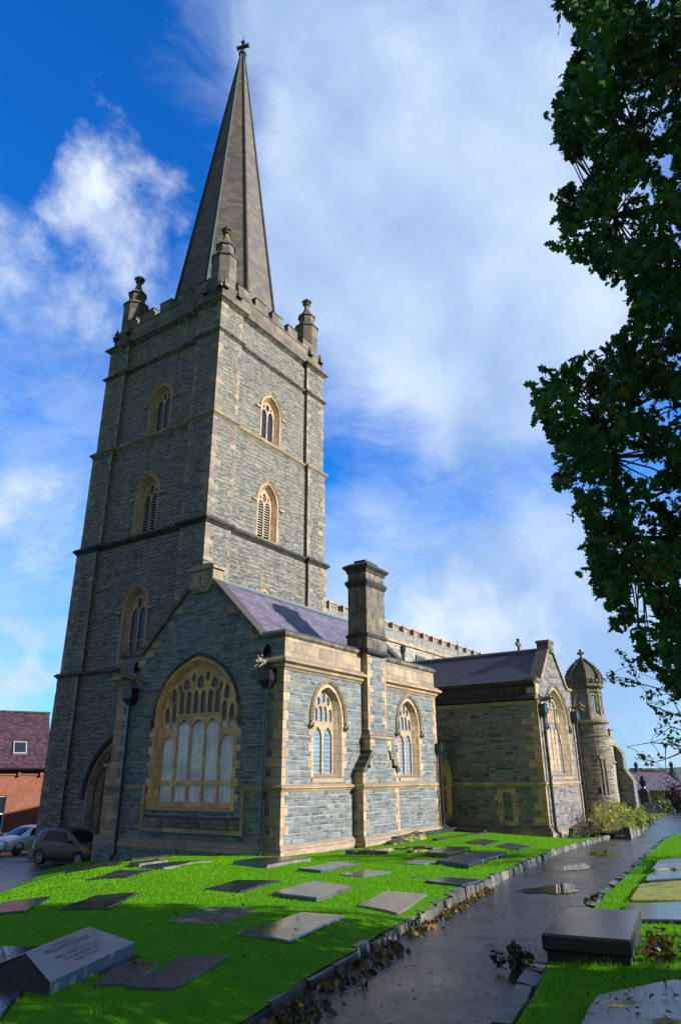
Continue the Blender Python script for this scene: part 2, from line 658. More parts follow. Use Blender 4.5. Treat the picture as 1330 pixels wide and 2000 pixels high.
def slate(name, stops, row=0.24, wid=0.3, rough=(0.42, 0.6), moss=0.0):
    m, g, p = material(name)
    uv = uvw(g)
    s = g.sep(uv)
    jig = g.noise(uv, 3.0, 2, 0.5)
    vr = g.m('ADD', g.m('DIVIDE', s[1], row), g.m('MULTIPLY', g.m('SUBTRACT', jig, 0.5), 0.22))
    ri = g.m('FLOOR', vr)
    uu = g.m('ADD', g.m('DIVIDE', s[0], wid), g.m('MULTIPLY', g.m('MODULO', ri, 2.0), 0.5))
    cell = g.white(vec=g.comb(g.m('FLOOR', uu), ri), dim='2D')
    rf = g.m('FRACT', vr)
    cf = g.m('FRACT', uu)
    du = g.m('MULTIPLY', g.m('MINIMUM', cf, g.m('SUBTRACT', 1, cf)), wid)
    line = g.m('MAXIMUM', g.mr(rf, 0.0, 0.13, 1.0, 0.0), g.mr(du, 0.002, 0.012, 0.55, 0.0))
    col = g.ramp(cell, stops)
    n = g.noise(gpos(g), 1.1, 5, 0.6)
    col = g.mix(g.mr(n, 0.4, 0.7, 0, 0.5), col, g.mix(1, col, (0.62, 0.6, 0.62), 'MULTIPLY'))
    if moss:
        col = g.mix(g.mr(g.noise(gpos(g), 6, 4), 0.62, 0.7, 0, moss), col, (0.12, 0.11, 0.06))
    col = g.mix(line, col, g.mix(1, col, (0.25, 0.25, 0.28), 'MULTIPLY'))
    h = g.m('ADD', g.m('MULTIPLY', g.m('SUBTRACT', 1.0, rf), 0.6), g.m('MULTIPLY', cell, 0.35))
    P(g, p, col, g.mr(cell, 0, 1, rough[0], rough[1]), g.bump(h, 0.55, 0.03), spec=0.35)
    return m


def plain(name, col, rough=0.5, metal=0.0, spec=0.5, var=0.25, scale=8.0, bump=0.0, coat=0.0):
    m, g, p = material(name)
    n = g.noise(gpos(g), scale, 5, 0.6)
    c = g.mix(g.mr(n, 0.3, 0.7, 0, var), col, g.mix(1, col, (0.5, 0.5, 0.5), 'MULTIPLY'))
    P(g, p, c, g.mr(n, 0.3, 0.7, rough * 0.85, min(1, rough * 1.15)), g.bump(n, bump, 0.02) if bump else None, metal, spec, coat)
    return m


def leaded_glass(name, tone, pane=(0.13, 0.17), lead=0.012, light_lead=0.35, curtain=None):
    m, g, p = material(name)
    s = g.sep(uvw(g))
    cf = g.m('FRACT', g.m('DIVIDE', s[0], pane[0]))
    rf = g.m('FRACT', g.m('DIVIDE', s[1], pane[1]))
    dd = g.m('MINIMUM', g.m('MULTIPLY', g.m('MINIMUM', cf, g.m('SUBTRACT', 1, cf)), pane[0]), g.m('MULTIPLY', g.m('MINIMUM', rf, g.m('SUBTRACT', 1, rf)), pane[1]))
    ln = g.mr(dd, lead * 0.5, lead, 1, 0)
    cell = g.white(vec=g.comb(g.m('FLOOR', g.m('DIVIDE', s[0], pane[0])), g.m('FLOOR', g.m('DIVIDE', s[1], pane[1]))), dim='2D')
    n = g.noise(gpos(g), 1.6, 4, 0.5)
    col = g.mix(g.mr(n, 0.35, 0.7), tone, (tone[0] * 2.1, tone[1] * 2.1, tone[2] * 2.2))
    col = g.mix(g.m('MULTIPLY', cell, 0.3), col, (tone[0] * 2.6, tone[1] * 2.4, tone[2] * 2.2))
    col = g.mix(ln, col, (light_lead, light_lead * 1.05, light_lead * 1.15))
    if curtain is not None:
        # a white curtain hangs behind the lower panes only; fold shadows painted as dark bands
        zz = g.sep(gpos(g))
        fold = g.m('SINE', g.m('ADD', g.m('MULTIPLY', zz[1], 21.0), g.m('MULTIPLY', g.noise(gpos(g), 1.1, 3), 9.0)))
        col = g.mix(g.mr(fold, 0.2, 1.0, 0, 0.22), col, g.mix(1, col, (0.5, 0.5, 0.52), 'MULTIPLY'))
        col = g.mix(g.mr(zz[2], curtain - 0.1, curtain + 0.1), col, g.mix(1, col, (0.12, 0.11, 0.12), 'MULTIPLY'))
    wob = g.noise(g.vm('ADD', gpos(g), g.comb(g.m('MULTIPLY', cell, 40), 0, 0)), 2.0, 2)
    P(g, p, col, g.mix(ln, (0.12, 0.12, 0.12), (0.5, 0.5, 0.5)), g.bump(wob, 0.3, 0.03), spec=0.6)
    return m


def brick(name, c1, c2, mortar, bw=0.22, bh=0.075):
    m, g, p = material(name)
    b = g.add('ShaderNodeTexBrick')
    g.put(b.inputs['Vector'], uvw(g))
    b.inputs['Color1'].default_value = (*c1, 1)
    b.inputs['Color2'].default_value = (*c2, 1)
    b.inputs['Mortar'].default_value = (*mortar, 1)
    b.inputs['Scale'].default_value = 1.0
    b.inputs['Brick Width'].default_value = bw
    b.inputs['Row Height'].default_value = bh
    b.inputs['Mortar Size'].default_value = 0.008
    b.inputs['Bias'].default_value = -0.1
    n = g.noise(gpos(g), 1.5, 6, 0.65)
    n2 = g.noise(uvw(g), 9, 3, 0.5)
    c = g.mix(g.mr(n, 0.4, 0.7, 0, 0.55), b.outputs[0], g.mix(1, b.outputs[0], (0.5, 0.45, 0.45), 'MULTIPLY'))
    c = g.mix(g.mr(n2, 0.5, 0.7, 0, 0.45), c, (0.45, 0.2, 0.1))
    P(g, p, c, 0.85, g.bump(b.outputs['Fac'], 0.4, 0.01))
    return m


M = {}
M['vestry'] = rubble('vestry_stone', 0.125, 0.22, 0.62, [(0, (0.06, 0.078, 0.09)), (0.3, (0.102, 0.128, 0.149)), (0.6, (0.134, 0.165, 0.184)), (0.85, (0.176, 0.2, 0.211)), (0.93, (0.165, 0.155, 0.118)), (1, (0.092, 0.106, 0.116))], (0.28, 0.262, 0.23), 0.015, 0.035, stain=0.25)
M['tower'] = rubble('tower_stone', 0.08, 0.14, 0.46, [(0, (0.03, 0.034, 0.035)), (0.2, (0.09, 0.102, 0.105)), (0.42, (0.14, 0.156, 0.155)), (0.64, (0.2, 0.21, 0.195)), (0.78, (0.255, 0.242, 0.2)), (0.88, (0.26, 0.212, 0.142)), (0.94, (0.2, 0.12, 0.078)), (1, (0.19, 0.205, 0.205))], (0.275, 0.255, 0.212), 0.016, 0.10, bump=1.0, stain=0.4, patch=(0.215, 0.2, 0.145))
M['nave'] = rubble('nave_stone', 0.12, 0.2, 0.6, [(0, (0.06, 0.06, 0.055)), (0.2, (0.14, 0.14, 0.125)), (0.5, (0.24, 0.23, 0.2)), (0.8, (0.3, 0.285, 0.24)), (1, (0.2, 0.21, 0.2))], (0.45, 0.42, 0.35), 0.03, 0.06, bump=0.8, stain=0.2)
M['parapet_rubble'] = rubble('parapet_stone', 0.12, 0.2, 0.5, [(0, (0.11, 0.13, 0.135)), (0.5, (0.18, 0.2, 0.2)), (1, (0.23, 0.235, 0.22))], (0.33, 0.31, 0.27), 0.016, 0.04)
M['turret'] = rubble('turret_stone', 0.1, 0.22, 0.7, [(0, (0.05, 0.045, 0.04)), (0.3, (0.15, 0.135, 0.115)), (0.7, (0.25, 0.225, 0.185)), (1, (0.3, 0.275, 0.23))], (0.24, 0.215, 0.17), 0.018, 0.1, bump=1.0, stain=0.35)
M['porch'] = rubble('porch_stone', 0.14, 0.28, 0.8, [(0, (0.042, 0.042, 0.05)), (0.25, (0.1, 0.1, 0.115)), (0.5, (0.155, 0.152, 0.165)), (0.75, (0.195, 0.18, 0.175)), (0.9, (0.18, 0.13, 0.095)), (1, (0.105, 0.105, 0.115))], (0.26, 0.24, 0.2), 0.014, 0.05, stain=0.3)
M['sand'] = dressed('warm_sandstone', (0.315, 0.235, 0.165), (0.14, 0.115, 0.09), 0.38, var=0.6)
M['sand_w'] = dressed('window_sandstone', (0.335, 0.26, 0.19), (0.16, 0.13, 0.105), 0.35, block=(0.5, 0.3), var=0.45)
M['sand_p'] = dressed('weathered_parapet_stone', (0.29, 0.23, 0.165), (0.13, 0.12, 0.108), 0.7, block=(0.85, 0.42), var=0.55)
M['sand_x'] = dressed('shaded_window_stone', (0.54, 0.325, 0.175), (0.28, 0.18, 0.11), 0.2, block=(0.5, 0.4), var=0.5)  # copy of the window sandstone, lightened and reddened for windows standing in shade
M['sand_t'] = dressed('tower_window_stone', (0.34, 0.24, 0.165), (0.13, 0.1, 0.08), 0.25, block=(0.5, 0.4), var=0.5)
M['sand_g'] = dressed('grey_sandstone', (0.22, 0.185, 0.145), (0.06, 0.06, 0.056), 0.55, var=0.6)
M['sand_b'] = dressed('blackened_sandstone', (0.19, 0.16, 0.12), (0.025, 0.026, 0.026), 0.85, block=(0.7, 0.42))
M['sand_k'] = dressed('sooty_sandstone', (0.05, 0.046, 0.04), (0.014, 0.014, 0.015), 0.9, block=(0.9, 0.5))
M['quoin'] = dressed('tower_quoin_stone', (0.19, 0.168, 0.148), (0.075, 0.07, 0.066), 0.5, var=0.8)
M['spire'] = dressed('spire_stone', (0.078, 0.072, 0.07), (0.034, 0.032, 0.032), 0.5, block=(0.6, 0.36), var=0.7, rough=0.7)
M['lead'] = plain('lead', (0.14, 0.16, 0.19), 0.45, var=0.4)
M['iron'] = plain('black_iron', (0.012, 0.013, 0.015), 0.28, var=0.4, spec=0.6)
M['slate_p'] = slate('purple_slate', [(0, (0.085, 0.072, 0.11)), (0.5, (0.11, 0.094, 0.138)), (1, (0.145, 0.125, 0.17))])
M['slate_d'] = slate('dark_slate', [(0, (0.03, 0.032, 0.045)), (0.5, (0.045, 0.047, 0.065)), (1, (0.06, 0.06, 0.08))], row=0.3, wid=0.42)
M['slate_r'] = slate('plum_roof_tile', [(0, (0.045, 0.022, 0.03)), (0.5, (0.065, 0.032, 0.042)), (1, (0.09, 0.046, 0.058))], row=0.28, wid=0.3, moss=0.25)
M['slate_f'] = slate('violet_slate', [(0, (0.09, 0.07, 0.11)), (0.5, (0.13, 0.1, 0.15)), (1, (0.17, 0.13, 0.18))])
M['glass'] = leaded_glass('leaded_glass', (0.055, 0.085, 0.12))
M['glass_t'] = plain('dark_glass', (0.02, 0.024, 0.032), 0.12, var=0.5, scale=2, spec=0.6)
M['glass_net'] = leaded_glass('curtained_glass', (0.50, 0.47, 0.50), pane=(0.05, 0.05), lead=0.006, light_lead=0.2, curtain=2.15)
M['louvre'] = plain('louvre_slats', (0.36, 0.35, 0.33), 0.7)
M['void'] = plain('louvre_gap', (0.006, 0.006, 0.007), 0.9)
M['door'] = plain('door_wood', (0.035, 0.026, 0.022), 0.55, var=0.5, scale=12)
M['copper'] = plain('green_copper', (0.03, 0.17, 0.15), 0.6)
M['moss_stone'] = dressed('mossy_stone', (0.13, 0.11, 0.08), (0.05, 0.055, 0.025), 0.8, block=(0.6, 0.3))
M['redstone'] = dressed('red_sandstone', (0.36, 0.17, 0.10), (0.18, 0.09, 0.06), 0.2)
M['brick'] = brick('red_brick', (0.22, 0.06, 0.03), (0.32, 0.095, 0.04), (0.17, 0.10, 0.075))
M['white'] = plain('white_paint', (0.75, 0.75, 0.76), 0.4, var=0.1)
M['terracotta'] = plain('terracotta', (0.4, 0.13, 0.07), 0.7)
# ------------------------------------------------------------------ the cathedral: one thing, many parts
cath = thing('cathedral', 'grey rubble stone cathedral with a tall spired tower and sandstone dressings', 'cathedral', (29.95, 30.25, -3.8))


def part(mb, name, mats, smooth=False, label=None, parent=None):
    return mb.build(name, mats, parent or cath, smooth, label)


def quoins(mb, cx, cy, sx, sy, z0, z1, h=0.33, la=(0.26, 0.48), lb=(0.26, 0.48), e=0.012, t=0.1, mat=0, skip=0.0):
    z, k = z0, 0
    while z < z1 - 0.05:
        hh = min(h * random.uniform(0.82, 1.18), z1 - z)
        a = la[k % 2] * random.uniform(0.85, 1.2)
        b = lb[(k + 1) % 2] * random.uniform(0.85, 1.2)
        k += 1
        if random.random() >= skip:
            ee = e + random.uniform(-0.003, 0.003)
            pl = [(cx + sx * ee, cy + sy * ee), (cx - sx * a, cy + sy * ee), (cx - sx * a, cy - sy * t), (cx - sx * t, cy - sy * t), (cx - sx * t, cy - sy * b), (cx + sx * ee, cy - sy * b)]
            n = 6
            vs = [(x, y, z + 0.004) for x, y in pl] + [(x, y, z + hh - 0.004) for x, y in pl]
            fs = [(0, 1, 2, 3), (0, 3, 4, 5), (6, 7, 8, 9), (6, 9, 10, 11)] + [(i, (i + 1) % n, n + (i + 1) % n, n + i) for i in range(n)]
            mb.add(vs, fs, mat)
        z += hh


def edge_blocks(mb, F, u, side, z0, z1, h=0.33, la=(0.14, 0.36), d=0.012, mat=0, skip=0.0):
    """alternating dressed blocks beside a vertical edge at u, running to side (+1 / -1)"""
    z, k = z0, 0
    while z < z1 - 0.04:
        hh = min(h * random.uniform(0.85, 1.15), z1 - z)
        a = la[k % 2] * random.uniform(0.8, 1.2)
        k += 1
        if random.random() >= skip:
            us = sorted((u, u + side * a))
            fbox(mb, F, us[0], us[1], z + 0.004, z + hh - 0.004, -0.06, d + random.uniform(-0.003, 0.003), mat)
        z += hh


STR = lambda z, h, p: [(-0.03, z), (0.02, z), (p * 0.55, z + h * 0.3), (p, z + h * 0.5), (p, z + h * 0.72), (p * 0.25, z + h), (-0.03, z + h)]


def window(F, uc, w, z0, zs, za, lights, surround=0.17, hood=0.14, splay_in=0.3, depth=0.3, glass='glass', hood_stop='block', sand='sand_w', arch=None, plate_t=0.07, hood_mat=None, sill=True, jamb_quoins=True, louvre=False, extra=None, inner_za=None, name='window', hood_d=0.11):
    """returns the outline of the hole; builds window > surround, tracery, glass, hood_mould"""
    ka = arch or {}
    hole = opening(uc, w, z0, zs, za, **ka)
    win = bpy.data.objects.new(name, None)
    COL.objects.link(win)
    win.parent = cath
    win.location = Vector(F.p(uc, z0, 0)) - cath.location
    win.empty_display_size = 0.2
    iza = inner_za if inner_za else za - splay_in * 1.15
    inner = opening(uc, w - splay_in, z0 + 0.12, zs, iza, **ka)
    mid = [((a[0] * 0.55 + b[0] * 0.45), (a[1] * 0.55 + b[1] * 0.45)) for a, b in zip(hole, inner)]
    mb = MB()
    outer = opening(uc, w + surround, z0, zs, za + surround * 1.12, **ka)
    # flat face of the surround on the wall, two splayed orders behind it
    arch_i, arch_o = hole[1:], outer[1:]
    ring(mb, F, arch_i + [hole[0]], arch_o + [outer[0]], 0.02, 0.02, -0.05, closed=False)
    splay(mb, F, hole, 0.02, mid, -depth * 0.45, 0)
    mid2 = [((a[0] * 0.48 + b[0] * 0.52), (a[1] * 0.48 + b[1] * 0.52)) for a, b in zip(hole, inner)]
    splay(mb, F, mid, -depth * 0.45, mid2, -depth * 0.5, 0)
    splay(mb, F, mid2, -depth * 0.5, inner, -depth, 0)
    if sill:
        us = w + surround * 0.6
        fprism_sill(mb, F, uc, us, z0, depth)
    if jamb_quoins:
        for sd in (-1, 1):
            edge_blocks(mb, F, uc + sd * (w + surround), sd, z0, zs, 0.3, (0.03, 0.2), 0.018)
    part(mb, 'surround', M[sand], parent=win)
    mb = MB()
    plate(mb, F, inner, lights, -depth + 0.02, -depth - plate_t)
    part(mb, 'tracery', M[sand], parent=win)
    mb = MB()
    if louvre:
        fbox(mb, F, uc - w, uc + w, z0, za, -depth - 0.5, -depth - 0.45, 1, 0.5)
        z = z0 + 0.15
        while z < za - 0.15:
            a, b = -depth - plate_t * 0.6, -depth - plate_t - 0.25
            mb.hull8([F.p(uc - w, z, a), F.p(uc + w, z, a), F.p(uc + w, z + 0.14, b), F.p(uc - w, z + 0.14, b),
                      F.p(uc - w, z + 0.045, a), F.p(uc + w, z + 0.045, a), F.p(uc + w, z + 0.185, b), F.p(uc - w, z + 0.185, b)], 0)
            z += 0.165
        part(mb, 'louvre', [M['louvre'], M['void']], parent=win)
    else:
        g = [F.p(a, b, -depth - plate_t * 0.7) for a, b in inner]
        panel(mb, F, inner, [], -depth - plate_t * 0.7)
        fbox(mb, F, uc - w - 0.2, uc + w + 0.2, z0, za, -depth - 0.9, -depth - 0.86, 1, 0.5)
        part(mb, 'glass', [M[glass], M['void']], parent=win)
    if hood:
        mb = MB()
        hi = arch_pts(uc, w + surround + 0.01, zs - 0.05, za + surround * 1.12 + 0.01, **ka)
        ho = arch_pts(uc, w + surround + hood, zs - 0.05, za + surround * 1.12 + hood * 1.25, **ka)
        hm = [((a[0] + b[0]) / 2, (a[1] + b[1]) / 2) for a, b in zip(hi, ho)]
        ring(mb, F, hi, hm, hood_d * 0.5, hood_d, -0.04, closed=False)
        ring(mb, F, hm, ho, hood_d, hood_d * 0.35, -0.04, closed=False)
        for sd, a in ((1, 0), (-1, -1)):
            u0 = hi[a][0]
            zb = hi[a][1]
            if hood_stop == 'return':
                us = sorted((u0 + sd * 0.02, u0 + sd * (hood + 0.32)))
                fbox(mb, F, us[0], us[1], zb - 0.12, zb + 0.005, -0.04, hood_d * 0.9)
            else:
                c = u0 + sd * hood * 0.55
                r = hood * 0.95
                fprism(mb, F, [(c, zb - 2.4 * r), (c + r, zb - 1.2 * r), (c, zb + 0.02), (c - r, zb - 1.2 * r)], -0.04, hood_d * 0.95)
                fprism(mb, F, [(c, zb - 1.9 * r), (c + r * 0.55, zb - 1.2 * r), (c, zb - 0.5 * r), (c - r * 0.55, zb - 1.2 * r)], hood_d * 0.95 - 0.01, hood_d * 1.5)
        part(mb, 'hood_mould', M[hood_mat or sand], parent=win)
    return opening(uc, w + 0.0, z0, zs, za, **ka), win


def fprism_sill(mb, F, uc, us, z0, depth):
    a, b = -depth - 0.02, 0.06
    mb.hull8([F.p(uc - us, z0 - 0.2, a), F.p(uc + us, z0 - 0.2, a), F.p(uc + us, z0 - 0.2, b * 0.3), F.p(uc - us, z0 - 0.2, b * 0.3),
              F.p(uc - us + 0.05, z0 + 0.13, a), F.p(uc + us - 0.05, z0 + 0.13, a), F.p(uc + us, z0 - 0.06, b), F.p(uc - us, z0 - 0.06, b)], 0)


M['tparap'] = dressed('parapet_ashlar', (0.115, 0.102, 0.09), (0.04, 0.039, 0.037), 0.5, block=(0.7, 0.42), var=0.8)
# ---- tower ----------------------------------------------------------------
TST = [(-4.4, 5.45, (24.42, 35.75, 24.95, 36.0)), (5.45, 12.85, (24.45, 35.6, 24.97, 35.85)), (12.85, 19.35, (24.47, 35.4, 24.98, 35.6)),
       (19.35, 25.03, (24.5, 35.22, 25.0, 35.38)), (25.03, 27.3, (24.52, 35.18, 25.02, 35.3))]
TB, TP = 1.95, 0.2


def tower_path(r, q=0.0):
    x0, x1, y0, y1 = r
    b, p = TB, TP
    return [(x0, y0), (x0 + b, y0), (x0 + b, y0 + p), (x1 - b, y0 + p), (x1 - b, y0), (x1, y0),
            (x1, y0 + b), (x1 - p, y0 + b), (x1 - p, y1 - b), (x1, y1 - b), (x1, y1),
            (x1 - b, y1), (x1 - b, y1 - p), (x0 + b, y1 - p), (x0 + b, y1), (x0, y1),
            (x0, y1 - b), (x0 + p, y1 - b), (x0 + p, y0 + b), (x0, y0 + b)]


def tw_lights(uc, z0, zs, za):
    return [light(uc - 0.31, 0.25, z0 + 0.16, zs - 0.25, zs + 0.2), light(uc + 0.31, 0.25, z0 + 0.16, zs - 0.25, zs + 0.2),
            hexlight(uc, 0.15, zs + 0.14, zs + 0.14 + (za - zs - 0.5) * 0.8),
            hexlight(uc - 0.36, 0.07, zs + 0.24, zs + 0.5), hexlight(uc + 0.36, 0.07, zs + 0.24, zs + 0.5)]


wall, strips, qn = MB(), MB(), MB()
for si, (z0, z1, r) in enumerate(TST):
    x0, x1, y0, y1 = r
    b, p = TB, TP
    for (ax, ay) in ((x0, y0), (x1 - b, y0), (x0, y1 - b), (x1 - b, y1 - b)):
        strips.box((ax, ay, z0), (ax + b, ay + b, z1))
    FW = Fr((x0 + p, 0, 0), (0, 1, 0), (-1, 0, 0))
    FS = Fr((0, y0 + p, 0), (1, 0, 0), (0, -1, 0))
    FN = Fr((0, y1 - p, 0), (1, 0, 0), (0, 1, 0))
    FE = Fr((x1 - p, 0, 0), (0, 1, 0), (1, 0, 0))
    holesW, holesS = [], []
    uw, us = 30.15, 29.72
    A = dict(k1=0.5, k2=0.5, k3=0.84)
    if si == 0:
        # west door in a deep pointed recess
        uw0 = 30.3
        hole = opening(uw0, 2.0, -4.2, -0.75, 1.75, **A)
        holesW.append(hole)
        door = bpy.data.objects.new('doorway', None)
        COL.objects.link(door)
        door.parent = cath
        door.location = Vector(FW.p(uw0, -4.2)) - cath.location
        mb = MB()
        prev, pd = hole, 0.0
        for k, (wi, ai, dd) in enumerate([(1.82, 1.5, -0.18), (1.80, 1.47, -0.3), (1.6, 1.2, -0.48), (1.57, 1.16, -0.62), (1.38, 0.9, -0.85)]):
            nx = opening(uw0, wi, -4.2, -0.75, ai, **A)
            splay(mb, FW, prev, pd, nx, dd)
            prev, pd = nx, dd
        ring(mb, FW, hole[1:] + hole[:1], opening(uw0, 2.2, -4.2, -0.75, 2.0, **A)[1:] + [(uw0 - 2.2, -4.2)], 0.02, 0.02, -0.05, closed=False)
        part(mb, 'arch_mould', M['sand_g'], parent=door)
        mb = MB()
        hi, ho = arch_pts(uw0, 2.21, -0.85, 2.01, **A), arch_pts(uw0, 2.4, -0.85, 2.26, **A)
        ring(mb, FW, hi, ho, 0.1, 0.14, -0.04, closed=False)
        for sd in (1, -1):
            uu = uw0 + sd * 2.3
            us_ = sorted((uu - 0.1, uu + sd * 0.3))
            fbox(mb, FW, us_[0], us_[1], -1.0, -0.85, -0.04, 0.13)
        part(mb, 'hood_mould', M['sand_k'], parent=door)
        mb = MB()
        panel(mb, FW, prev, [], -0.86, 0)
        for k in range(9):
            u = uw0 - 1.36 + 0.34 * k
            fbox(mb, FW, u - 0.012, u + 0.012, -4.2, -0.8, -0.9, -0.85, 1)
        fbox(mb, FW, uw0 - 1.4, uw0 + 1.4, -0.85, -0.66, -0.9, -0.8, 0)
        fbox(mb, FW, uw0 - 0.03, uw0 + 0.03, -4.2, -0.85, -0.9, -0.83, 0)
        part(mb, 'door', [M['door'], M['void']], parent=door)
    elif si == 1:
        h, _ = window(FW, uw, 0.92, 5.75, 8.75, 10.0, [light(uw - 0.31, 0.25, 7.05, 8.35, 8.85), light(uw + 0.31, 0.25, 7.05, 8.35, 8.85), hexlight(uw, 0.15, 8.8, 9.4)]
                      + [[(uw + s - 0.25, a), (uw + s + 0.25, a), (uw + s + 0.25, c), (uw + s - 0.25, c)] for s in (-0.31, 0.31) for a, c in ((5.95, 6.4), (6.47, 6.98))],
                      hood_stop='return', glass='glass_t', splay_in=0.22, depth=0.32, surround=0.15, hood=0.12, arch=A, jamb_quoins=False, sand='sand_t')
        holesW.append(h)
        h, _ = window(FS, us, 0.92, 6.0, 8.9, 10.05, tw_lights(us, 6.0, 8.9, 10.05), hood_stop='return', glass='glass_t', splay_in=0.22, depth=0.32, surround=0.15, hood=0.12, arch=A, jamb_quoins=False, sand='sand_t')
        holesS.append(h)
    elif si in (2, 3):
        za = 16.8 if si == 2 else 22.95
        zs = 15.55 if si == 2 else 21.85
        zb = 13.25 if si == 2 else 19.75
        for F, u, hl in ((FW, uw, holesW), (FS, us, holesS)):
            if si == 3 and F is FW:
                u = 29.85
            h, _ = window(F, u, 0.88, zb, zs, za, tw_lights(u, zb, zs, za), hood_stop='return', surround=0.14, hood=0.12, splay_in=0.22, depth=0.32, arch=A, louvre=(si == 2), glass='glass_t', jamb_quoins=False, sand='sand_t')
            hl.append(h)
    panel(wall, FW, [(y0 + b, z0), (y1 - b, z0), (y1 - b, z1), (y0 + b, z1)], holesW)
    panel(wall, FS, [(x0 + b, z0), (x1 - b, z0), (x1 - b, z1), (x0 + b, z1)], holesS)
    panel(wall, FN, [(x0 + b, z0), (x1 - b, z0), (x1 - b, z1), (x0 + b, z1)], [])
    panel(wall, FE, [(y0 + b, z0), (y1 - b, z0), (y1 - b, z1), (y0 + b, z1)], [])
    sk = 0.0 if si < 1 else 0.1
    zq0, zq1 = z0 + 0.02, z1 - 0.03
    for (cx, cy, sx, sy) in ((x0, y0, -1, -1), (x1, y0, 1, -1), (x0, y1, -1, 1)):
        quoins(qn, cx, cy, sx, sy, zq0, zq1, 0.36, (0.34, 0.66), (0.34, 0.66), skip=0.06)
    F1, F2 = Fr((0, y0, 0), (1, 0, 0), (0, -1, 0)), Fr((x0, 0, 0), (0, 1, 0), (-1, 0, 0))
    for F, u, sd in ((F1, x0 + b, -1), (F1, x1 - b, 1), (F2, y0 + b, -1), (F2, y1 - b, 1)):
        edge_blocks(qn, F, u, sd, zq0, zq1, 0.36, (0.22, 0.42), skip=0.12)
wall.merge(strips, 0)
wall.merge(qn, 1)
part(wall, 'tower_wall', [M['tower'], M['quoin']])
for k, (z, h, p, r, mt) in enumerate([(5.32, 0.3, 0.17, TST[0][2], 'sand_b'), (12.72, 0.42, 0.2, TST[1][2], 'sand_k'), (19.2, 0.42, 0.18, TST[2][2], 'sand_g'), (24.92, 0.3, 0.2, TST[3][2], 'sand_b'), (27.1, 0.42, 0.3, TST[4][2], 'sand_b')]):
    mb = MB()
    mb.sweep(tower_path(r), STR(z, h, p), True, 0)
    part(mb, 'string_course', M[mt])
mb = MB()
mb.sweep(tower_path(TST[0][2]), [(-0.02, -4.4), (0.16, -4.4), (0.16, -3.2), (0.03, -3.02), (-0.02, -3.02)], True)
part(mb, 'plinth', M['sand_g'])

# parapet, merlons and pinnacles
x0, x1, y0, y1 = 24.62, 35.08, 25.12, 35.2
mb = MB()
mb.sweep([(x0, y0), (x1, y0), (x1, y1), (x0, y1)], [(0, 27.45), (0, 28.62), (0.04, 28.64), (0.04, 28.74), (-0.42, 28.74), (-0.42, 28.62), (-0.38, 28.6), (-0.38, 27.45)], True)
mb.quad((x0, y0, 27.5), (x1, y0, 27.5), (x1, y1, 27.5), (x0, y1, 27.5), 0)
part(mb, 'parapet', M['tparap'])


def merlon(lo, hi, axis, mat='tparap', capm='sand_b', oh=0.05):
    mb = MB()
    (a0, b0, z0), (a1, b1, z1) = lo, hi
    h = (z1 - z0)
    mb.box((a0, b0, z0), (a1, b1, z0 + h * 0.5), 0)
    mb.box((a0, b0, z0 + h * 0.5 + 0.004), (a1, b1, z1 - 0.12), 0)
    mb.hull8([(a0 - oh, b0 - oh, z1 - 0.116), (a1 + oh, b0 - oh, z1 - 0.116), (a1 + oh, b1 + oh, z1 - 0.116), (a0 - oh, b1 + oh, z1 - 0.116),
              (a0 + 0.06, b0 + 0.06, z1 + 0.03), (a1 - 0.06, b0 + 0.06, z1 + 0.03), (a1 - 0.06, b1 - 0.06, z1 + 0.03), (a0 + 0.06, b1 - 0.06, z1 + 0.03)], 1)
    part(mb, 'merlon', [M[mat], M[capm]])


for k in range(5):
    c = 26.5 + k * 1.72
    zt = 29.56
    w = 0.53
    merlon((c - w, y0 + 0.01, 28.74), (c + w, y0 + 0.36, zt), 0)
    merlon((c - w, y1 - 0.36, 28.74), (c + w, y1 - 0.01, zt), 0)
    c2 = c + 0.35
    merlon((x0 + 0.01, c2 - w, 28.74), (x0 + 0.36, c2 + w, zt), 1)
    merlon((x1 - 0.36, c2 - w, 28.74), (x1 - 0.01, c2 + w, zt), 1)


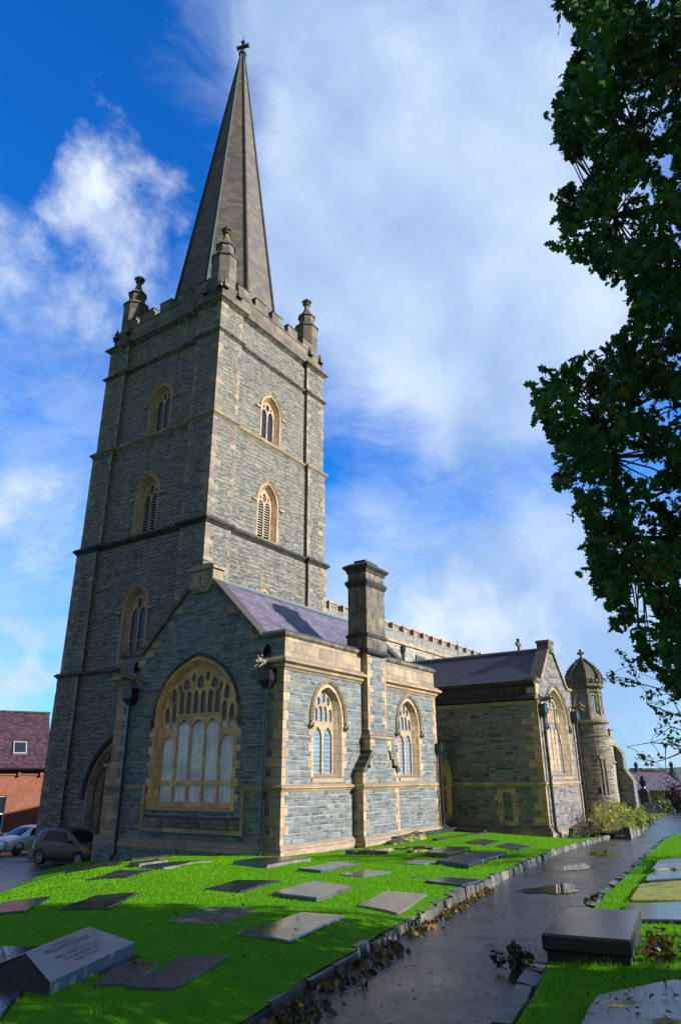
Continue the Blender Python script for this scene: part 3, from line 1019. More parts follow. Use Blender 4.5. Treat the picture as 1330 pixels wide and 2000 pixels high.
def pinnacle(cx, cy):
    a0 = math.pi / 8
    mb = MB()
    mb.box((cx - 0.8, cy - 0.8, 27.46), (cx + 0.8, cy + 0.8, 28.5))
    # gablets at the foot of each side
    for (dx, dy) in ((1, 0), (-1, 0), (0, 1), (0, -1)):
        for s in (-1, 1):
            q = Vector((cx + dx * 0.82 + s * dy * 0.62, cy + dy * 0.82 + s * dx * 0.62, 0))
            e = 0.2
            mb.add([(q.x - e, q.y - e, 28.3), (q.x + e, q.y - e, 28.3), (q.x + e, q.y + e, 28.3), (q.x - e, q.y + e, 28.3), (q.x, q.y, 29.15)],
                   [(0, 1, 4), (1, 2, 4), (2, 3, 4), (3, 0, 4)])
    mb.lathe((cx, cy, 0), [(0.84, 28.2), (0.84, 31.1), (0.87, 31.15)], 8, a0=a0)
    mb.lathe((cx, cy, 0), [(0.93, 31.15), (0.93, 31.22), (0.62, 31.55), (0.57, 31.6), (0.57, 32.2), (0.6, 32.22)], 8, a0=a0)
    mb.lathe((cx, cy, 0), [(0.68, 32.22), (0.68, 32.28), (0.46, 32.5), (0.3, 32.75), (0.2, 33.05), (0.17, 33.3), (0.17, 33.36)], 8, a0=a0)
    o = part(mb, 'pinnacle', M['tparap'])
    mb = MB()
    mb.lathe((cx, cy, 0), [(0.19, 33.36), (0.26, 33.4), (0.2, 33.45), (0.27, 33.6), (0.3, 33.72), (0.2, 33.9), (0.1, 33.94)], 10, a0=a0)
    for k in range(8):
        a = k * math.pi / 4
        q = (cx + 0.29 * math.cos(a), cy + 0.29 * math.sin(a), 33.66 + 0.04 * (k % 2))
        mb.lathe(q, [(0.03, -0.1), (0.1, -0.04), (0.11, 0.04), (0.04, 0.12)], 6)
    part(mb, 'finial', M['moss_stone'], parent=o)


for (cx, cy) in ((25.42, 25.92), (34.28, 25.92), (25.42, 34.4), (34.28, 34.4)):
    pinnacle(cx, cy)

# spire
SX, SY = 29.98, 30.2
sr = lambda z: 0.16 + (59.3 - z) * (3.62 - 0.16) / (59.3 - 32.15)
mb = MB()
zs_ = [27.5] + [28 + 31.3 * k / 24 for k in range(25)]
mb.lathe((SX, SY, 0), [(sr(z), z) for z in zs_], 8, a0=math.pi / 8)
spire = part(mb, 'spire', M['spire'], label='dark octagonal stone spire with thin ribs')
mb = MB()
for k in range(8):
    a = math.pi / 8 + k * math.pi / 4
    rr = lambda z: sr(z) + 0.01
    mb.tube([(SX + rr(z) * math.cos(a), SY + rr(z) * math.sin(a), z) for z in (27.6, 40, 50, 59.2)], [0.13, 0.11, 0.09, 0.06], 6, 0, 0.2)
part(mb, 'rib', M['sand_k'], parent=spire)
mb = MB()
mb.lathe((SX, SY, 0), [(0.2, 59.2), (0.34, 59.3), (0.34, 59.45), (0.22, 59.55), (0.2, 59.75)], 10)
fx = Fr((SX, SY, 0), (math.cos(rad(-72)), math.sin(rad(-72)), 0), (math.sin(rad(-72)), -math.cos(rad(-72)), 0))
fbox(mb, fx, -0.11, 0.11, 59.7, 60.9, -0.11, 0.11)
fbox(mb, fx, -0.5, 0.5, 60.22, 60.44, -0.109, 0.109)
for s in (-1, 1):
    fbox(mb, fx, s * 0.5 - 0.06, s * 0.5 + 0.06, 60.16, 60.5, -0.135, 0.135)
fbox(mb, fx, -0.16, 0.16, 60.85, 60.98, -0.135, 0.135)
part(mb, 'cross', M['sand_k'], parent=spire)
mb = MB()
mb.tube([(SX, SY, 61.0), (SX, SY, 61.75)], 0.018, 5)
mb.tube([(SX - 0.1, SY + 0.1, 61.45), (SX, SY, 61.3), (SX + 0.1, SY - 0.1, 61.45)], 0.015, 5)
part(mb, 'lightning_rod', M['iron'], parent=spire)
mb = MB()
a = rad(202.5)
pts = [(SX + (sr(z) + 0.16) * math.cos(a + 0.05), SY + (sr(z) + 0.16) * math.sin(a + 0.05), z) for z in np.linspace(59, 28.4, 20)]
mb.tube(pts, 0.032, 5)
part(mb, 'lightning_conductor', M['copper'], parent=spire)
mb = MB()
pts = []
for z, yy, xo in [(28.6, 27.95, 0), (27.6, 27.95, -.0), (27.48, 27.95, -.22), (27.2, 27.95, -.3), (27.05, 27.92, 0.05), (25.3, 27.88, 0.1), (25.15, 27.88, -.2), (24.9, 27.86, 0.1), (22.3, 27.84, 0.1), (19.75, 27.8, 0.1), (19.45, 27.85, -0.15), (19.15, 27.8, 0.05), (17.2, 27.85, 0.05), (13.35, 27.85, 0.08), (13.05, 27.9, -0.15), (12.65, 28.0, 0.05), (9.0, 28.1, 0.05), (6.2, 28.2, 0.05)]:
    pts.append((24.66 + xo - 0.03, yy + random.uniform(-0.015, 0.015), z))
mb.tube(pts, 0.032, 5)
part(mb, 'lightning_conductor', M['copper'])

# ---- chapter house ----------------------------------------------------------
X0, X1, Y0, Y1 = 21.14, 34.0, 16.79, 26.4
FW = Fr((X0, 0, 0), (0, 1, 0), (-1, 0, 0))
FS = Fr((0, Y0, 0), (1, 0, 0), (0, -1, 0))
ZB = -4.0
AG = dict(k1=0.58, k2=0.52, k3=0.89)


def big_lights(uc, hw, z0, ztr, zh_o, zh_c, z2c, z2s, zsix, zside, zhex, zs, pitch_n=5, mull=0.11):
    pit = 2 * hw / 5
    w = pit / 2 - mull / 2
    L = []
    for k in range(5):
        u = uc - hw + pit * (k + 0.5)
        if ztr is not None:
            L.append([(u - w, z0), (u + w, z0), (u + w, ztr - 0.08), (u - w, ztr - 0.08)])
            zb = ztr + 0.08
        else:
            zb = z0
        zh = zh_o if k in (0, 4) else zh_c
        L.append(light(u, w, zb, zh - 0.42, zh))
        # cusped spandrel eyelets beside each head
        if k in (1, 2, 3):
            for s in (-1, 1):
                q = u + s * pit / 4
                L.append(light(q, pit / 4 - 0.055, z2c + 0.07, zsix - 0.28, zsix))
        else:
            for s in (-1, 1):
                q = u + s * pit / 4
                zz = zside - (0.16 if s == (1 if k == 4 else -1) else 0)
                L.append(light(q, pit / 4 - 0.065, z2s + 0.07, zz - 0.26, zz))
            q = uc + (u - uc) * 0.93
            L.append(hexlight(q, 0.15, zside - 0.02, zside + 0.62))
    for k in (-1, 0, 1):
        u = uc + k * pit * (0.98 if k else 1)
        top = zhex - (0.12 if k else 0)
        L.append(hexlight(u, 0.19, zsix + 0.03, top))
    L.append(hexlight(uc - pit * 0.5, 0.11, zsix + 0.34, zhex + 0.16))
    L.append(hexlight(uc + pit * 0.5, 0.11, zsix + 0.34, zhex + 0.16))
    L.append(hexlight(uc - pit * 1.42, 0.08, zsix - 0.12, zsix + 0.3))
    L.append(hexlight(uc + pit * 1.42, 0.08, zsix - 0.12, zsix + 0.3))
    return L


# west gable wall with the great five-light window
uc = 21.44
hole, gw = window(FW, uc, 2.25, -1.22, 2.35, 4.72, big_lights(uc, 2.06, -0.92, -0.2, 1.62, 2.28, 2.44, 1.82, 3.46, 2.98, 4.06, 2.35), surround=0.13, hood=0.13, splay_in=0.16, depth=0.24,
                  glass='glass_net', arch=AG, sand='sand_x', hood_mat='sand_b', sill=False, inner_za=4.5, hood_d=0.13)
holes = [hole]
for yc in (17.66, 25.3):
    holes.append(opening(yc, 0.2, 4.28, 4.62, 4.98, 5, k1=0.7, k2=0.6, k3=0.7))
wall = MB()
GA = 21.5
panel(wall, FW, [(Y0, ZB), (Y1, ZB), (Y1, 5.22), (GA + 3.4, 5.22), (GA, 8.55), (GA - 3.4, 5.22), (Y0, 5.22)], holes)
panel(wall, Fr((X0 + 0.5, 0, 0), (0, 1, 0), (1, 0, 0)), [(Y0, 4.2), (Y1, 4.2), (Y1, 5.2), (GA + 3.4, 5.2), (GA, 8.53), (GA - 3.4, 5.2), (Y0, 5.2)], [])
# south wall with two windows
hs = []


def south_lights(uc):
    w = 0.30
    L = [light(uc - 0.36, w, 0.1, 1.5, 1.92), light(uc + 0.36, w, 0.1, 1.5, 1.92)]
    for k in (-1.5, -0.5, 0.5, 1.5):
        L.append(light(uc + k * 0.345, 0.14, 2.14, 2.5, 2.78 if abs(k) < 1 else 2.66, 3))
    L += [hexlight(uc - 0.345, 0.14, 2.76, 3.14), hexlight(uc + 0.345, 0.14, 2.76, 3.14), hexlight(uc, 0.15, 2.84, 3.42)]
    return L


for uc in (24.1, 31.0):
    h, _ = window(FS, uc, 1.0, 0.0, 2.15, 3.5, south_lights(uc), surround=0.15, hood=0.14, splay_in=0.25, depth=0.28, sand='sand_w', inner_za=3.44, arch=dict(k1=0.6, k2=0.55, k3=0.92), hood_d=0.16)
    hs.append(h)
panel(wall, FS, [(X0, ZB), (X1, ZB), (X1, 4.0), (X0, 4.0)], hs)
panel(wall, Fr((0, Y1, 0), (1, 0, 0), (0, 1, 0)), [(X0, ZB), (X1, ZB), (X1, 5.2), (X0, 5.2)], [])
panel(wall, Fr((X1, 0, 0), (0, 1, 0), (1, 0, 0)), [(Y0, ZB), (Y1, ZB), (Y1, 5.22), (GA + 3.4, 5.22), (GA, 8.55), (GA - 3.4, 5.22), (Y0, 5.22)], [])
panel(wall, Fr((X1 - 0.5, 0, 0), (0, 1, 0), (-1, 0, 0)), [(Y0, 4.2), (Y1, 4.2), (Y1, 5.2), (GA + 3.4, 5.2), (GA, 8.53), (GA - 3.4, 5.2), (Y0, 5.2)], [])
qn = MB()
for (cx, cy, sx, sy) in ((X0, Y0, -1, -1), (X1, Y0, 1, -1), (X0, Y1, -1, 1)):
    quoins(qn, cx, cy, sx, sy, -2.3, -0.5, 0.34, (0.22, 0.42), (0.5, 0.9))
    quoins(qn, cx, cy, sx, sy, -0.28, 3.96, 0.34, (0.2, 0.36), (0.45, 0.85))
    quoins(qn, cx, cy, sx, sy, -3.6, -2.42, 0.4, (0.5, 0.62), (0.5, 0.7))
for (u, z, w, h) in ((24.2, 5.62, 0.5, 0.32), (22.95, 7.0, 0.5, 0.34), (19.65, 6.65, 0.5, 0.32), (18.5, 5.45, 0.55, 0.3), (24.5, 5.2, 0.6, 0.32), (25.0, 4.82, 0.5, 0.32)):
    fbox(qn, FW, u - w / 2, u + w / 2, z - h / 2, z + h / 2, -0.05, 0.012)
wall.merge(qn, 1)
part(wall, 'chapter_house_wall', [M['vestry'], M['sand']])
# plinth, string course, cornice
PW = 26.01, 29.01
mb = MB()
plp = [(X0, Y1 + 0.3), (X0, Y0), (PW[0], Y0), (PW[0], 16.33), (PW[1], 16.33), (PW[1], Y0), (X1, Y0), (X1, 19)]
mb.sweep(plp, [(-0.02, -4.2), (0.17, -4.2), (0.17, -2.62)], mat=1)
mb.sweep(plp, [(-0.02, -2.616), (0.19, -2.616), (0.19, -2.5), (0.12, -2.36), (0.04, -2.26), (-0.02, -2.25)], mat=0)
part(mb, 'plinth', [M['sand'], M['vestry']])
mb = MB()
prof = STR(-0.5, 0.24, 0.13)
mb.sweep([(X0, Y1 + 0.1), (X0, 24.06)], prof)
part(mb, 'string_course', M['sand'])
mb = MB()
mb.sweep([(X0, 18.5), (X0, Y0), (PW[0], Y0), (PW[0], 16.33), (PW[1], 16.33), (PW[1], Y0), (X1, Y0), (X1, 19)], prof)
part(mb, 'string_course', M['sand'])
mb = MB()
fbox(mb, FW, 23.93, 24.06, -1.86, -0.27, -0.03, 0.11)
fbox(mb, FW, 18.5, 18.63, -1.86, -0.27, -0.03, 0.11)
fbox(mb, FW, 18.5, 24.06, -2.02, -1.858, -0.03, 0.1)
part(mb, 'sill_frame', M['sand'])
mb = MB()
mb.hull8([FW.p(18.66, -1.84, -0.36), FW.p(23.9, -1.84, -0.36), FW.p(23.9, -1.84, 0.12), FW.p(18.66, -1.84, 0.12),
          FW.p(18.9, -1.1, -0.36), FW.p(23.66, -1.1, -0.36), FW.p(23.9, -1.52, 0.1), FW.p(18.66, -1.52, 0.1)])
part(mb, 'sill', M['sand_b'], parent=gw)
cor = [(-0.02, 3.9), (0.03, 3.9), (0.07, 3.98), (0.12, 4.0), (0.14, 4.1), (0.3, 4.18), (0.3, 4.26), (0.1, 4.42), (-0.02, 4.44)]
for pth in ([(X0, 18.0), (X0, Y0), (26.74, Y0)], [(28.42, Y0), (X1, Y0), (X1, 18.2)], [(X0 + 2.5, Y1), (X0, Y1), (X0, 25.1)]):
    mb = MB()
    mb.sweep(pth, cor)
    part(mb, 'cornice', M['sand'])
mb = MB()
par = lambda a: [(a, 4.0), (a, 5.2), (-0.42, 5.2), (-0.42, 4.3)]
cop = [(-0.05, 5.2), (0.06, 5.2), (0.1, 5.26), (0.1, 5.36), (-0.1, 5.5), (-0.36, 5.5), (-0.5, 5.36), (-0.5, 5.24), (-0.4, 5.2)]
for pth in ([(X0, Y0), (26.74, Y0)], [(28.42, Y0), (X1, Y0)]):
    mb.sweep([(pth[0][0] + 0.015, pth[0][1]), (pth[1][0] - 0.015, pth[1][1])], par(0.005))
part(mb, 'parapet', M['sand_p'])
mb = MB()
mb.sweep([(X0, 18.12), (X0, Y0), (26.74, Y0)], cop)
mb.sweep([(28.42, Y0), (X1, Y0), (X1, 18.12)], cop)
mb.sweep([(X0 + 2.5, Y1), (X0, Y1), (X0, 24.88)], cop)
for xg, s in ((X0, -1), (X1, 1)):
    F = Fr((xg, 0, 0), (0, 1, 0), (s, 0, 0))
    for sd in (-1, 1):
        a, b = (GA + sd * 3.42, 5.24), (GA + sd * 0.55, 8.04)
        n = Vector((-(b[1] - a[1]), b[0] - a[0])).normalized() * (1 if sd < 0 else -1)
        if n.y < 0:
            n = -n
        fprism(mb, F, [a, (a[0] + n.x * 0.2, a[1] + n.y * 0.2 + 0.02), (b[0] + n.x * 0.2, b[1] + n.y * 0.2), b], -0.52, 0.12)
part(mb, 'coping', M['sand_b'])
# apex block with carved shield
mb = MB()
fprism(mb, FW, [(GA - 0.72, 7.95), (GA - 0.45, 7.62), (GA + 0.45, 7.62), (GA + 0.72, 7.95), (GA + 0.72, 8.62), (GA - 0.72, 8.62)], -0.5, 0.14)
fprism(mb, FW, [(GA - 0.82, 8.62), (GA + 0.82, 8.62), (GA + 0.82, 8.74), (GA + 0.6, 8.86), (GA - 0.6, 8.86), (GA - 0.82, 8.74)], -0.56, 0.22)
ap = part(mb, 'apex_block', M['sand_g'])
mb = MB()
fprism(mb, FW, [(GA - 0.42, 8.5), (GA + 0.42, 8.5), (GA + 0.44, 8.1), (GA + 0.2, 7.78), (GA, 7.7), (GA - 0.2, 7.78), (GA - 0.44, 8.1)], 0.13, 0.17)
for k, (a, b, r) in enumerate([(-0.2, 8.3, 0.1), (0.2, 8.3, 0.1), (0, 8.32, 0.07), (-0.18, 8.06, 0.1), (0.18, 8.06, 0.1), (0, 7.92, 0.1), (-0.33, 8.42, 0.07), (0.33, 8.42, 0.07), (0, 8.12, 0.08)]):
    fprism(mb, FW, [(GA + a + r * math.cos(t), b + r * math.sin(t)) for t in np.linspace(0, 5.4, 7)], 0.16, 0.2 + 0.015 * (k % 3))
part(mb, 'shield', M['sand'], parent=ap)
# roof
mb = MB()
e = 4.62
sl_ = (8.36 - e) / 3.66
for sd in (-1, 1):
    a = [(X0 + 0.4, GA, 8.36), (X1 - 0.4, GA, 8.36), (X1 - 0.4, GA + sd * 3.66, e), (X0 + 0.4, GA + sd * 3.66, e)]
    mb.quad(*a, 0)
    b = [(p[0], p[1], p[2] - 0.18) for p in a]
    mb.quad(*b[::-1], 0)
rf = part(mb, 'chapter_house_roof', M['slate_p'])
mb = MB()
mb.tube([(X0 + 0.45, GA, 8.4), (X1 - 0.45, GA, 8.4)], 0.11, 8)
part(mb, 'ridge', M['lead'], parent=rf)
mb = MB()
mb.box((X0 + 0.3, Y0 + 0.42, 4.3), (X1 - 0.3, GA - 3.5, 4.66))
part(mb, 'gutter', M['lead'], parent=rf)
mb = MB()
mb.box((X0 + 0.3, GA + 3.5, 4.3), (X1 - 0.3, Y1 - 0.05, 4.66))
part(mb, 'gutter', M['lead'], parent=rf)
# chimney breast and chimney
mb = MB()
mb.hull8([(PW[0], 16.33, ZB), (PW[1], 16.33, ZB), (PW[1], Y0 + 0.1, ZB), (PW[0], Y0 + 0.1, ZB), (PW[0], 16.33, 0.35), (PW[1], 16.33, 0.35), (PW[1], Y0 + 0.1, 0.35), (PW[0], Y0 + 0.1, 0.35)], 1)
mb.hull8([(26.68, 16.36, 0.2), (28.48, 16.36, 0.2), (28.48, Y0 + 0.1, 0.2), (26.68, Y0 + 0.1, 0.2), (26.68, 16.36, 1.6), (28.48, 16.36, 1.6), (28.48, Y0 + 0.1, 1.6), (26.68, Y0 + 0.1, 1.6)], 1)
mb.box((26.78, 16.5, 1.5), (28.38, Y0 + 0.12, 5.3), 1)
for (xa, xb, yy, za, zb, l1, l2) in ((PW[0], PW[1], 16.33, -2.24, -0.5, (0.2, 0.36), (0.3, 0.44)), (PW[0], PW[1], 16.33, -0.26, 0.3, (0.25, 0.4), (0.3, 0.44)), (26.68, 28.48, 16.36, 0.36, 1.56, (0.16, 0.32), (0.3, 0.42)), (26.78, 28.38, 16.5, 1.92, 5.28, (0.18, 0.4), (0.26, 0.28))):
    quoins(mb, xa, yy, -1, -1, za, zb, 0.33, l1, l2)
    quoins(mb, xb, yy, 1, -1, za, zb, 0.33, l1, l2)
ch = part(mb, 'chimney', [M['sand'], M['vestry']], label='tall square stone chimney on a buttressed breast')
mb = MB()
# scrolled shoulders
for s, xo in ((-1, PW[0]), (1, PW[1])):
    mb = MB()
    F = Fr((0, 16.27, 0), (1, 0, 0), (0, -1, 0))
    for k in range(3):
        ua, za = xo - s * (0.02 + 0.24 * k + 0.05 * (k > 0)), 0.3 + 0.27 * k
        pl = [(xo + s * 0.06 - s * 0.25 * k, 0.2 + 0.27 * k), (xo + s * 0.07 - s * 0.25 * k, 0.3 + 0.27 * k), (xo - s * 0.06 - s * 0.25 * k, 0.4 + 0.27 * k), (xo - s * 0.15 - s * 0.25 * k, 0.54 + 0.27 * k), (xo - s * 0.26 - s * 0.25 * k, 0.54 + 0.27 * k), (xo - s * 0.22 - s * 0.25 * k, 0.2 + 0.27 * k)]
        fprism(mb, F, pl, -0.6, 0.03 - 0.004 * k)
    part(mb, 'shoulder_stone', M['sand_b'], parent=ch)
mb = MB()
sw = lambda x0, x1, y, pr: mb.sweep([(x0, Y0 + 0.05), (x0, y), (x1, y), (x1, Y0 + 0.05)], pr)
sw(26.68, 28.48, 16.36, [(-0.02, 1.52), (0.02, 1.52), (0.07, 1.58), (0.07, 1.66), (-0.0, 1.72), (-0.09, 1.92), (-0.14, 1.92)])
part(mb, 'set_off', M['sand_g'], parent=ch)
mb = MB()
cx0, cx1, cy0, cy1 = 26.68, 28.34, 16.42, 17.44
mb.box((cx0 - 0.05, cy0 - 0.04, 5.3), (cx1 + 0.08, cy1 + 0.05, 6.05), 0)
mb.box((cx0, cy0, 6.05), (cx1, cy1, 9.3), 0)
rect = lambda o: [(cx0 - o, cy0 - o), (cx1 + o, cy0 - o), (cx1 + o, cy1 + o), (cx0 - o, cy1 + o)]
mb.sweep(rect(0.04), [(-0.05, 5.26), (0.04, 5.26), (0.1, 5.34), (0.1, 5.42), (-0.05, 5.52)], True, 1)
mb.sweep(rect(0), [(-0.05, 6.0), (0.1, 6.03), (0.1, 6.1), (-0.0, 6.22), (-0.05, 6.22)], True, 1)
mb.sweep(rect(0), [(-0.05, 8.4), (0.03, 8.42), (0.12, 8.6), (0.12, 8.66), (-0.0, 8.78), (-0.05, 8.78)], True, 1)
mb.sweep(rect(0), [(-0.05, 9.1), (0.05, 9.12), (0.06, 9.22), (0.2, 9.36), (0.2, 9.44), (-0.05, 9.6), (-0.4, 9.62)], True, 1)
mb.box((cx0 + 0.25, cy0 + 0.2, 9.55), (cx1 - 0.25, cy1 - 0.2, 9.78), 1)
part(mb, 'chimney_stack', [M['sand_b'], M['sand_k']], parent=ch)


# ---- rainwater goods ---------------------------------------------------------
def downpipe(top, zbot, kick=(0, 0), hop=(0.3, 0.22, 0.34), twin=0.12, r=0.075, along=(0, 1), head=True):
    x, y, z = top
    mb = MB()
    pts = [(x, y, z - 0.3), (x, y, zbot + 0.75), (x + kick[0] * 0.25, y + kick[1] * 0.25, zbot + 0.5), (x + kick[0], y + kick[1], zbot + 0.38), (x + kick[0], y + kick[1], zbot)]
    mb.tube(pts, r, 10)
    zz = z - 1.2
    while zz > zbot + 0.9:
        mb.tube([(x, y, zz), (x, y, zz + 0.09)], r * 1.28, 10)
        zz -= 1.35
    if twin:
        a = Vector((along[0], along[1], 0)) * twin
        mb.tube([(x + a.x, y + a.y, z - 0.35), (x + a.x, y + a.y, zbot + 0.7), (x + a.x + kick[0], y + a.y + kick[1], zbot + 0.35), (x + a.x + kick[0], y + a.y + kick[1], zbot)], r * 0.35, 6)
    pipe = part(mb, 'downpipe', M['iron'], smooth=False)
    mb = MB()
    h, d, hh = hop
    ux, uy = along
    F = Fr((x, y, 0), (ux, uy, 0), (-uy, ux, 0))
    mb.hull8([F.p(-h * .4, z - 0.35, -d * .4), F.p(h * .4, z - 0.35, -d * .4), F.p(h * .4, z - 0.35, d * .4), F.p(-h * .4, z - 0.35, d * .4),
              F.p(-h, z - 0.05, -d), F.p(h, z - 0.05, -d), F.p(h, z - 0.05, d), F.p(-h, z - 0.05, d)])
    fbox(mb, F, -h, h, z - 0.05, z + hh, -d, d)
    fbox(mb, F, -h - 0.03, h + 0.03, z + hh, z + hh + 0.05, -d - 0.03, d + 0.03)
    part(mb, 'hopper', M['iron'], parent=pipe)


def gargoyle(pos, out, sz=0.3):
    """a crouching carved beast: body, head, forelegs"""
    p, o = Vector(pos), Vector(out).normalized()
    s = Vector((-o.y, o.x, 0))
    mb = MB()

    def blob(c, r, e=(1, 1, 1)):
        q = p + o * c[0] + s * c[1] + Vector((0, 0, c[2]))
        prof = [(r * math.sin(t) + 0.001, -r * math.cos(t)) for t in np.linspace(0.15, math.pi - 0.15, 6)]
        mb.lathe(q, prof, 8)
    blob((0.05, 0, 0.02), sz * 0.62)
    blob((0.3 * sz / 0.3, 0, 0.03), sz * 0.5)
    blob((0.55 * sz / 0.3, 0, 0.08), sz * 0.46)
    blob((0.72 * sz / 0.3, 0, 0.02), sz * 0.3)
    for k in (-1, 1):
        blob((0.5 * sz / 0.3, k * sz * 0.4, 0.28 * sz / 0.3), sz * 0.17)
        mb.tube([p + o * 0.3 + s * k * sz * 0.4, p + o * 0.5 + s * k * sz * 0.45 + Vector((0, 0, -sz * 0.5)), p + o * 0.62 + s * k * sz * 0.4 + Vector((0, 0, -sz * 0.8))], [sz * .2, sz * .15, sz * .13], 6)
    part(mb, 'gargoyle', M['sand_g'], smooth=True)


downpipe((X0 - 0.2, 17.45, 3.55), -3.0, (-0.16, 0), along=(0, 1), twin=0)
downpipe((X0 - 0.2, 25.3, 3.35), -3.4, (-0.16, 0), along=(0, 1), twin=0)
gargoyle((X0 - 0.2, 17.5, 4.15), (-1, 0, 0), 0.26)
gargoyle((X0 - 0.2, 25.3, 4.15), (-1, 0, 0), 0.26)
downpipe((X1 - 0.05, Y0 - 0.16, 1.35), -2.75, (0.15, -0.15), hop=(0.16, 0.14, 0.2), along=(1, 0), twin=-0.17)

# pier beside the tower door
mb = MB()
FN_ = Fr((0, 0, 0), (0, 1, 0), (-1, 0, 0))
mb.box((X0 + 0.25, Y1, ZB), (X0 + 1.5, Y1 + 0.55, 0.45), 1)
mb.box((X0 + 0.15, Y1 - 0.002, 0.452), (X0 + 1.6, Y1 + 0.7, 0.62), 0)
mb.box((X0 + 0.1, Y1 - 0.003, -3.9), (X0 + 1.65, Y1 + 0.75, -2.3), 0)
qz = MB()
quoins(mb, X0 + 0.25, Y1 + 0.55, -1, 1, -2.3, 0.44, 0.33, (0.3, 0.6), (0.2, 0.4))
part(mb, 'buttress', [M['sand'], M['vestry']])

# ---- link between chapter house and porch --------------------------------------
FL = Fr((0, 18.8, 0), (1, 0, 0), (0, -1, 0))
uc = 39.0
ll = [[(uc + s - 0.15, -1.95), (uc + s + 0.15, -1.95), (uc + s + 0.15, -0.72), (uc + s - 0.15, -0.72)] for s in (-0.21, 0.21)] + [light(uc + s, 0.13, -0.58, -0.2, 0.02) for s in (-0.21, 0.21)] + [hexlight(uc, 0.13, -0.02, 0.42)]
h, _ = window(FL, uc, 0.55, -2.05, -0.35, 0.75, ll, surround=0.08, hood=0.08, splay_in=0.13, depth=0.2, sand='sand_x', arch=dict(k1=0.5, k2=0.5, k3=0.84), glass='glass_t', jamb_quoins=False)
mb = MB()
panel(mb, FL, [(34, ZB), (39.8, ZB), (39.8, 1.9), (34, 1.9)], [h])
part(mb, 'link_wall', M['porch'])
mb = MB()
mb.box((34.0, 18.7, 1.9), (39.74, 19.3, 2.08))
mb.box((34.0, 18.66, -2.75), (39.74, 18.86, -2.5))
fbox(mb, FL, 34.0, 37.5, -0.5, -0.28, -0.02, 0.11)
part(mb, 'coping', M['sand_b'])
mb = MB()
mb.box((34.0, 19.2, 1.4), (39.8, 25.2, 1.75))
part(mb, 'flat_roof', M['lead'])

# ---- nave ------------------------------------------------------------------------
NY = 25.22
FN = Fr((0, NY, 0), (1, 0, 0), (0, -1, 0))
mb = MB()
mb.box((35.3, NY, -4), (63, 35.4, 9.44))
part(mb, 'nave_wall', M['nave'])
mb = MB()
mb.box((35.3, NY + 0.02, 9.44), (63, NY + 0.45, 10.28))
part(mb, 'parapet', M['parapet_rubble'])
mb = MB()
fbox(mb, FN, 35.4, 63, 9.36, 9.62, -0.05, 0.14)
part(mb, 'string_course', M['sand'])
for k in range(16):
    xa = 36.33 + 1.665 * k
    mb = MB()
    zt = 10.85
    mb.box((xa + 0.12, NY + 0.03, 10.28), (xa + 0.83, NY + 0.44, zt - 0.12), 0)
    sm = 2 if 6 <= k <= 10 else 1
    for (a, b) in ((0, 0.12), (0.83, 0.95)):
        mb.box((xa + a, NY - 0.01, 10.22), (xa + b, NY + 0.47, zt - 0.12), sm)
    mb.box((xa - 0.04, NY - 0.04, zt - 0.12), (xa + 0.99, NY + 0.5, zt), 1)
    mb.box((xa + 0.95, NY - 0.02, 10.26), (xa + 1.665, NY + 0.47, 10.33), 1)
    part(mb, 'merlon', [M['parapet_rubble'], M['sand'], M['redstone']])
uc = 48.9
mb = MB()
fbox(mb, FN, uc - 0.75, uc + 0.75, 7.2, 8.9, -0.02, 0.1, 0)
fbox(mb, FN, uc - 0.5, uc + 0.5, 7.3, 8.7, 0.09, 0.105, 1)
fbox(mb, FN, uc - 0.03, uc + 0.03, 7.3, 8.7, 0.1, 0.13, 0)
part(mb, 'clerestory_window', [M['sand_b'], M['glass_t']])
downpipe((45.95, NY - 0.14, 9.0), 6.0, (0, 0), hop=(0.16, 0.14, 0.2), along=(1, 0), twin=0, r=0.09)
# nave east gable and its cross
mb = MB()
fprism(mb, Fr((63, 0, 0), (0, 1, 0), (1, 0, 0)), [(NY, 9), (35.4, 9), (30.3, 12.2)], -0.6, 0)
part(mb, 'east_gable', M['nave'])
# ---- south porch (gabled transept) -------------------------------------------------
QX0, QX1, QY = 39.75, 46.6, 13.2
FP = Fr((0, QY, 0), (1, 0, 0), (0, -1, 0))
FQ = Fr((QX0, 0, 0), (0, 1, 0), (-1, 0, 0))
uc = 43.1
hole, _ = window(FP, uc, 1.98, 0.02, 2.9, 4.95, big_lights(uc, 1.62, 0.25, None, 2.15, 2.75, 2.9, 2.3, 3.85, 3.35, 4.4, 2.9), surround=0.15, hood=0.17, splay_in=0.34, depth=0.36, glass='glass', arch=dict(k1=0.58, k2=0.52, k3=0.9), sand='sand_w', inner_za=4.7, hood_d=0.16, hood_mat='sand_g')
G2 = 43.15
mb = MB()
panel(mb, FP, [(QX0, ZB - 0.5), (QX1, ZB - 0.5), (QX1, 5.12), (G2 + 2.45, 5.12), (G2, 7.6), (G2 - 2.45, 5.12), (QX0, 5.12)], [hole] + [opening(xc, 0.14, 4.25, 4.62, 4.98, 4, k1=0.7, k2=0.6, k3=0.7) for xc in (QX0 + 0.55, QX1 - 0.55)])
panel(mb, Fr((0, QY + 0.5, 0), (1, 0, 0), (0, 1, 0)), [(QX0, 4.0), (QX1, 4.0), (QX1, 5.1), (G2 + 2.45, 5.1), (G2, 7.58), (G2 - 2.45, 5.1), (QX0, 5.1)], [])
mb.quad(FP.p(QX0 + 0.3, 4.2, -0.4), FP.p(QX0 + 0.8, 4.2, -0.4), FP.p(QX0 + 0.8, 5.0, -0.4), FP.p(QX0 + 0.3, 5.0, -0.4))
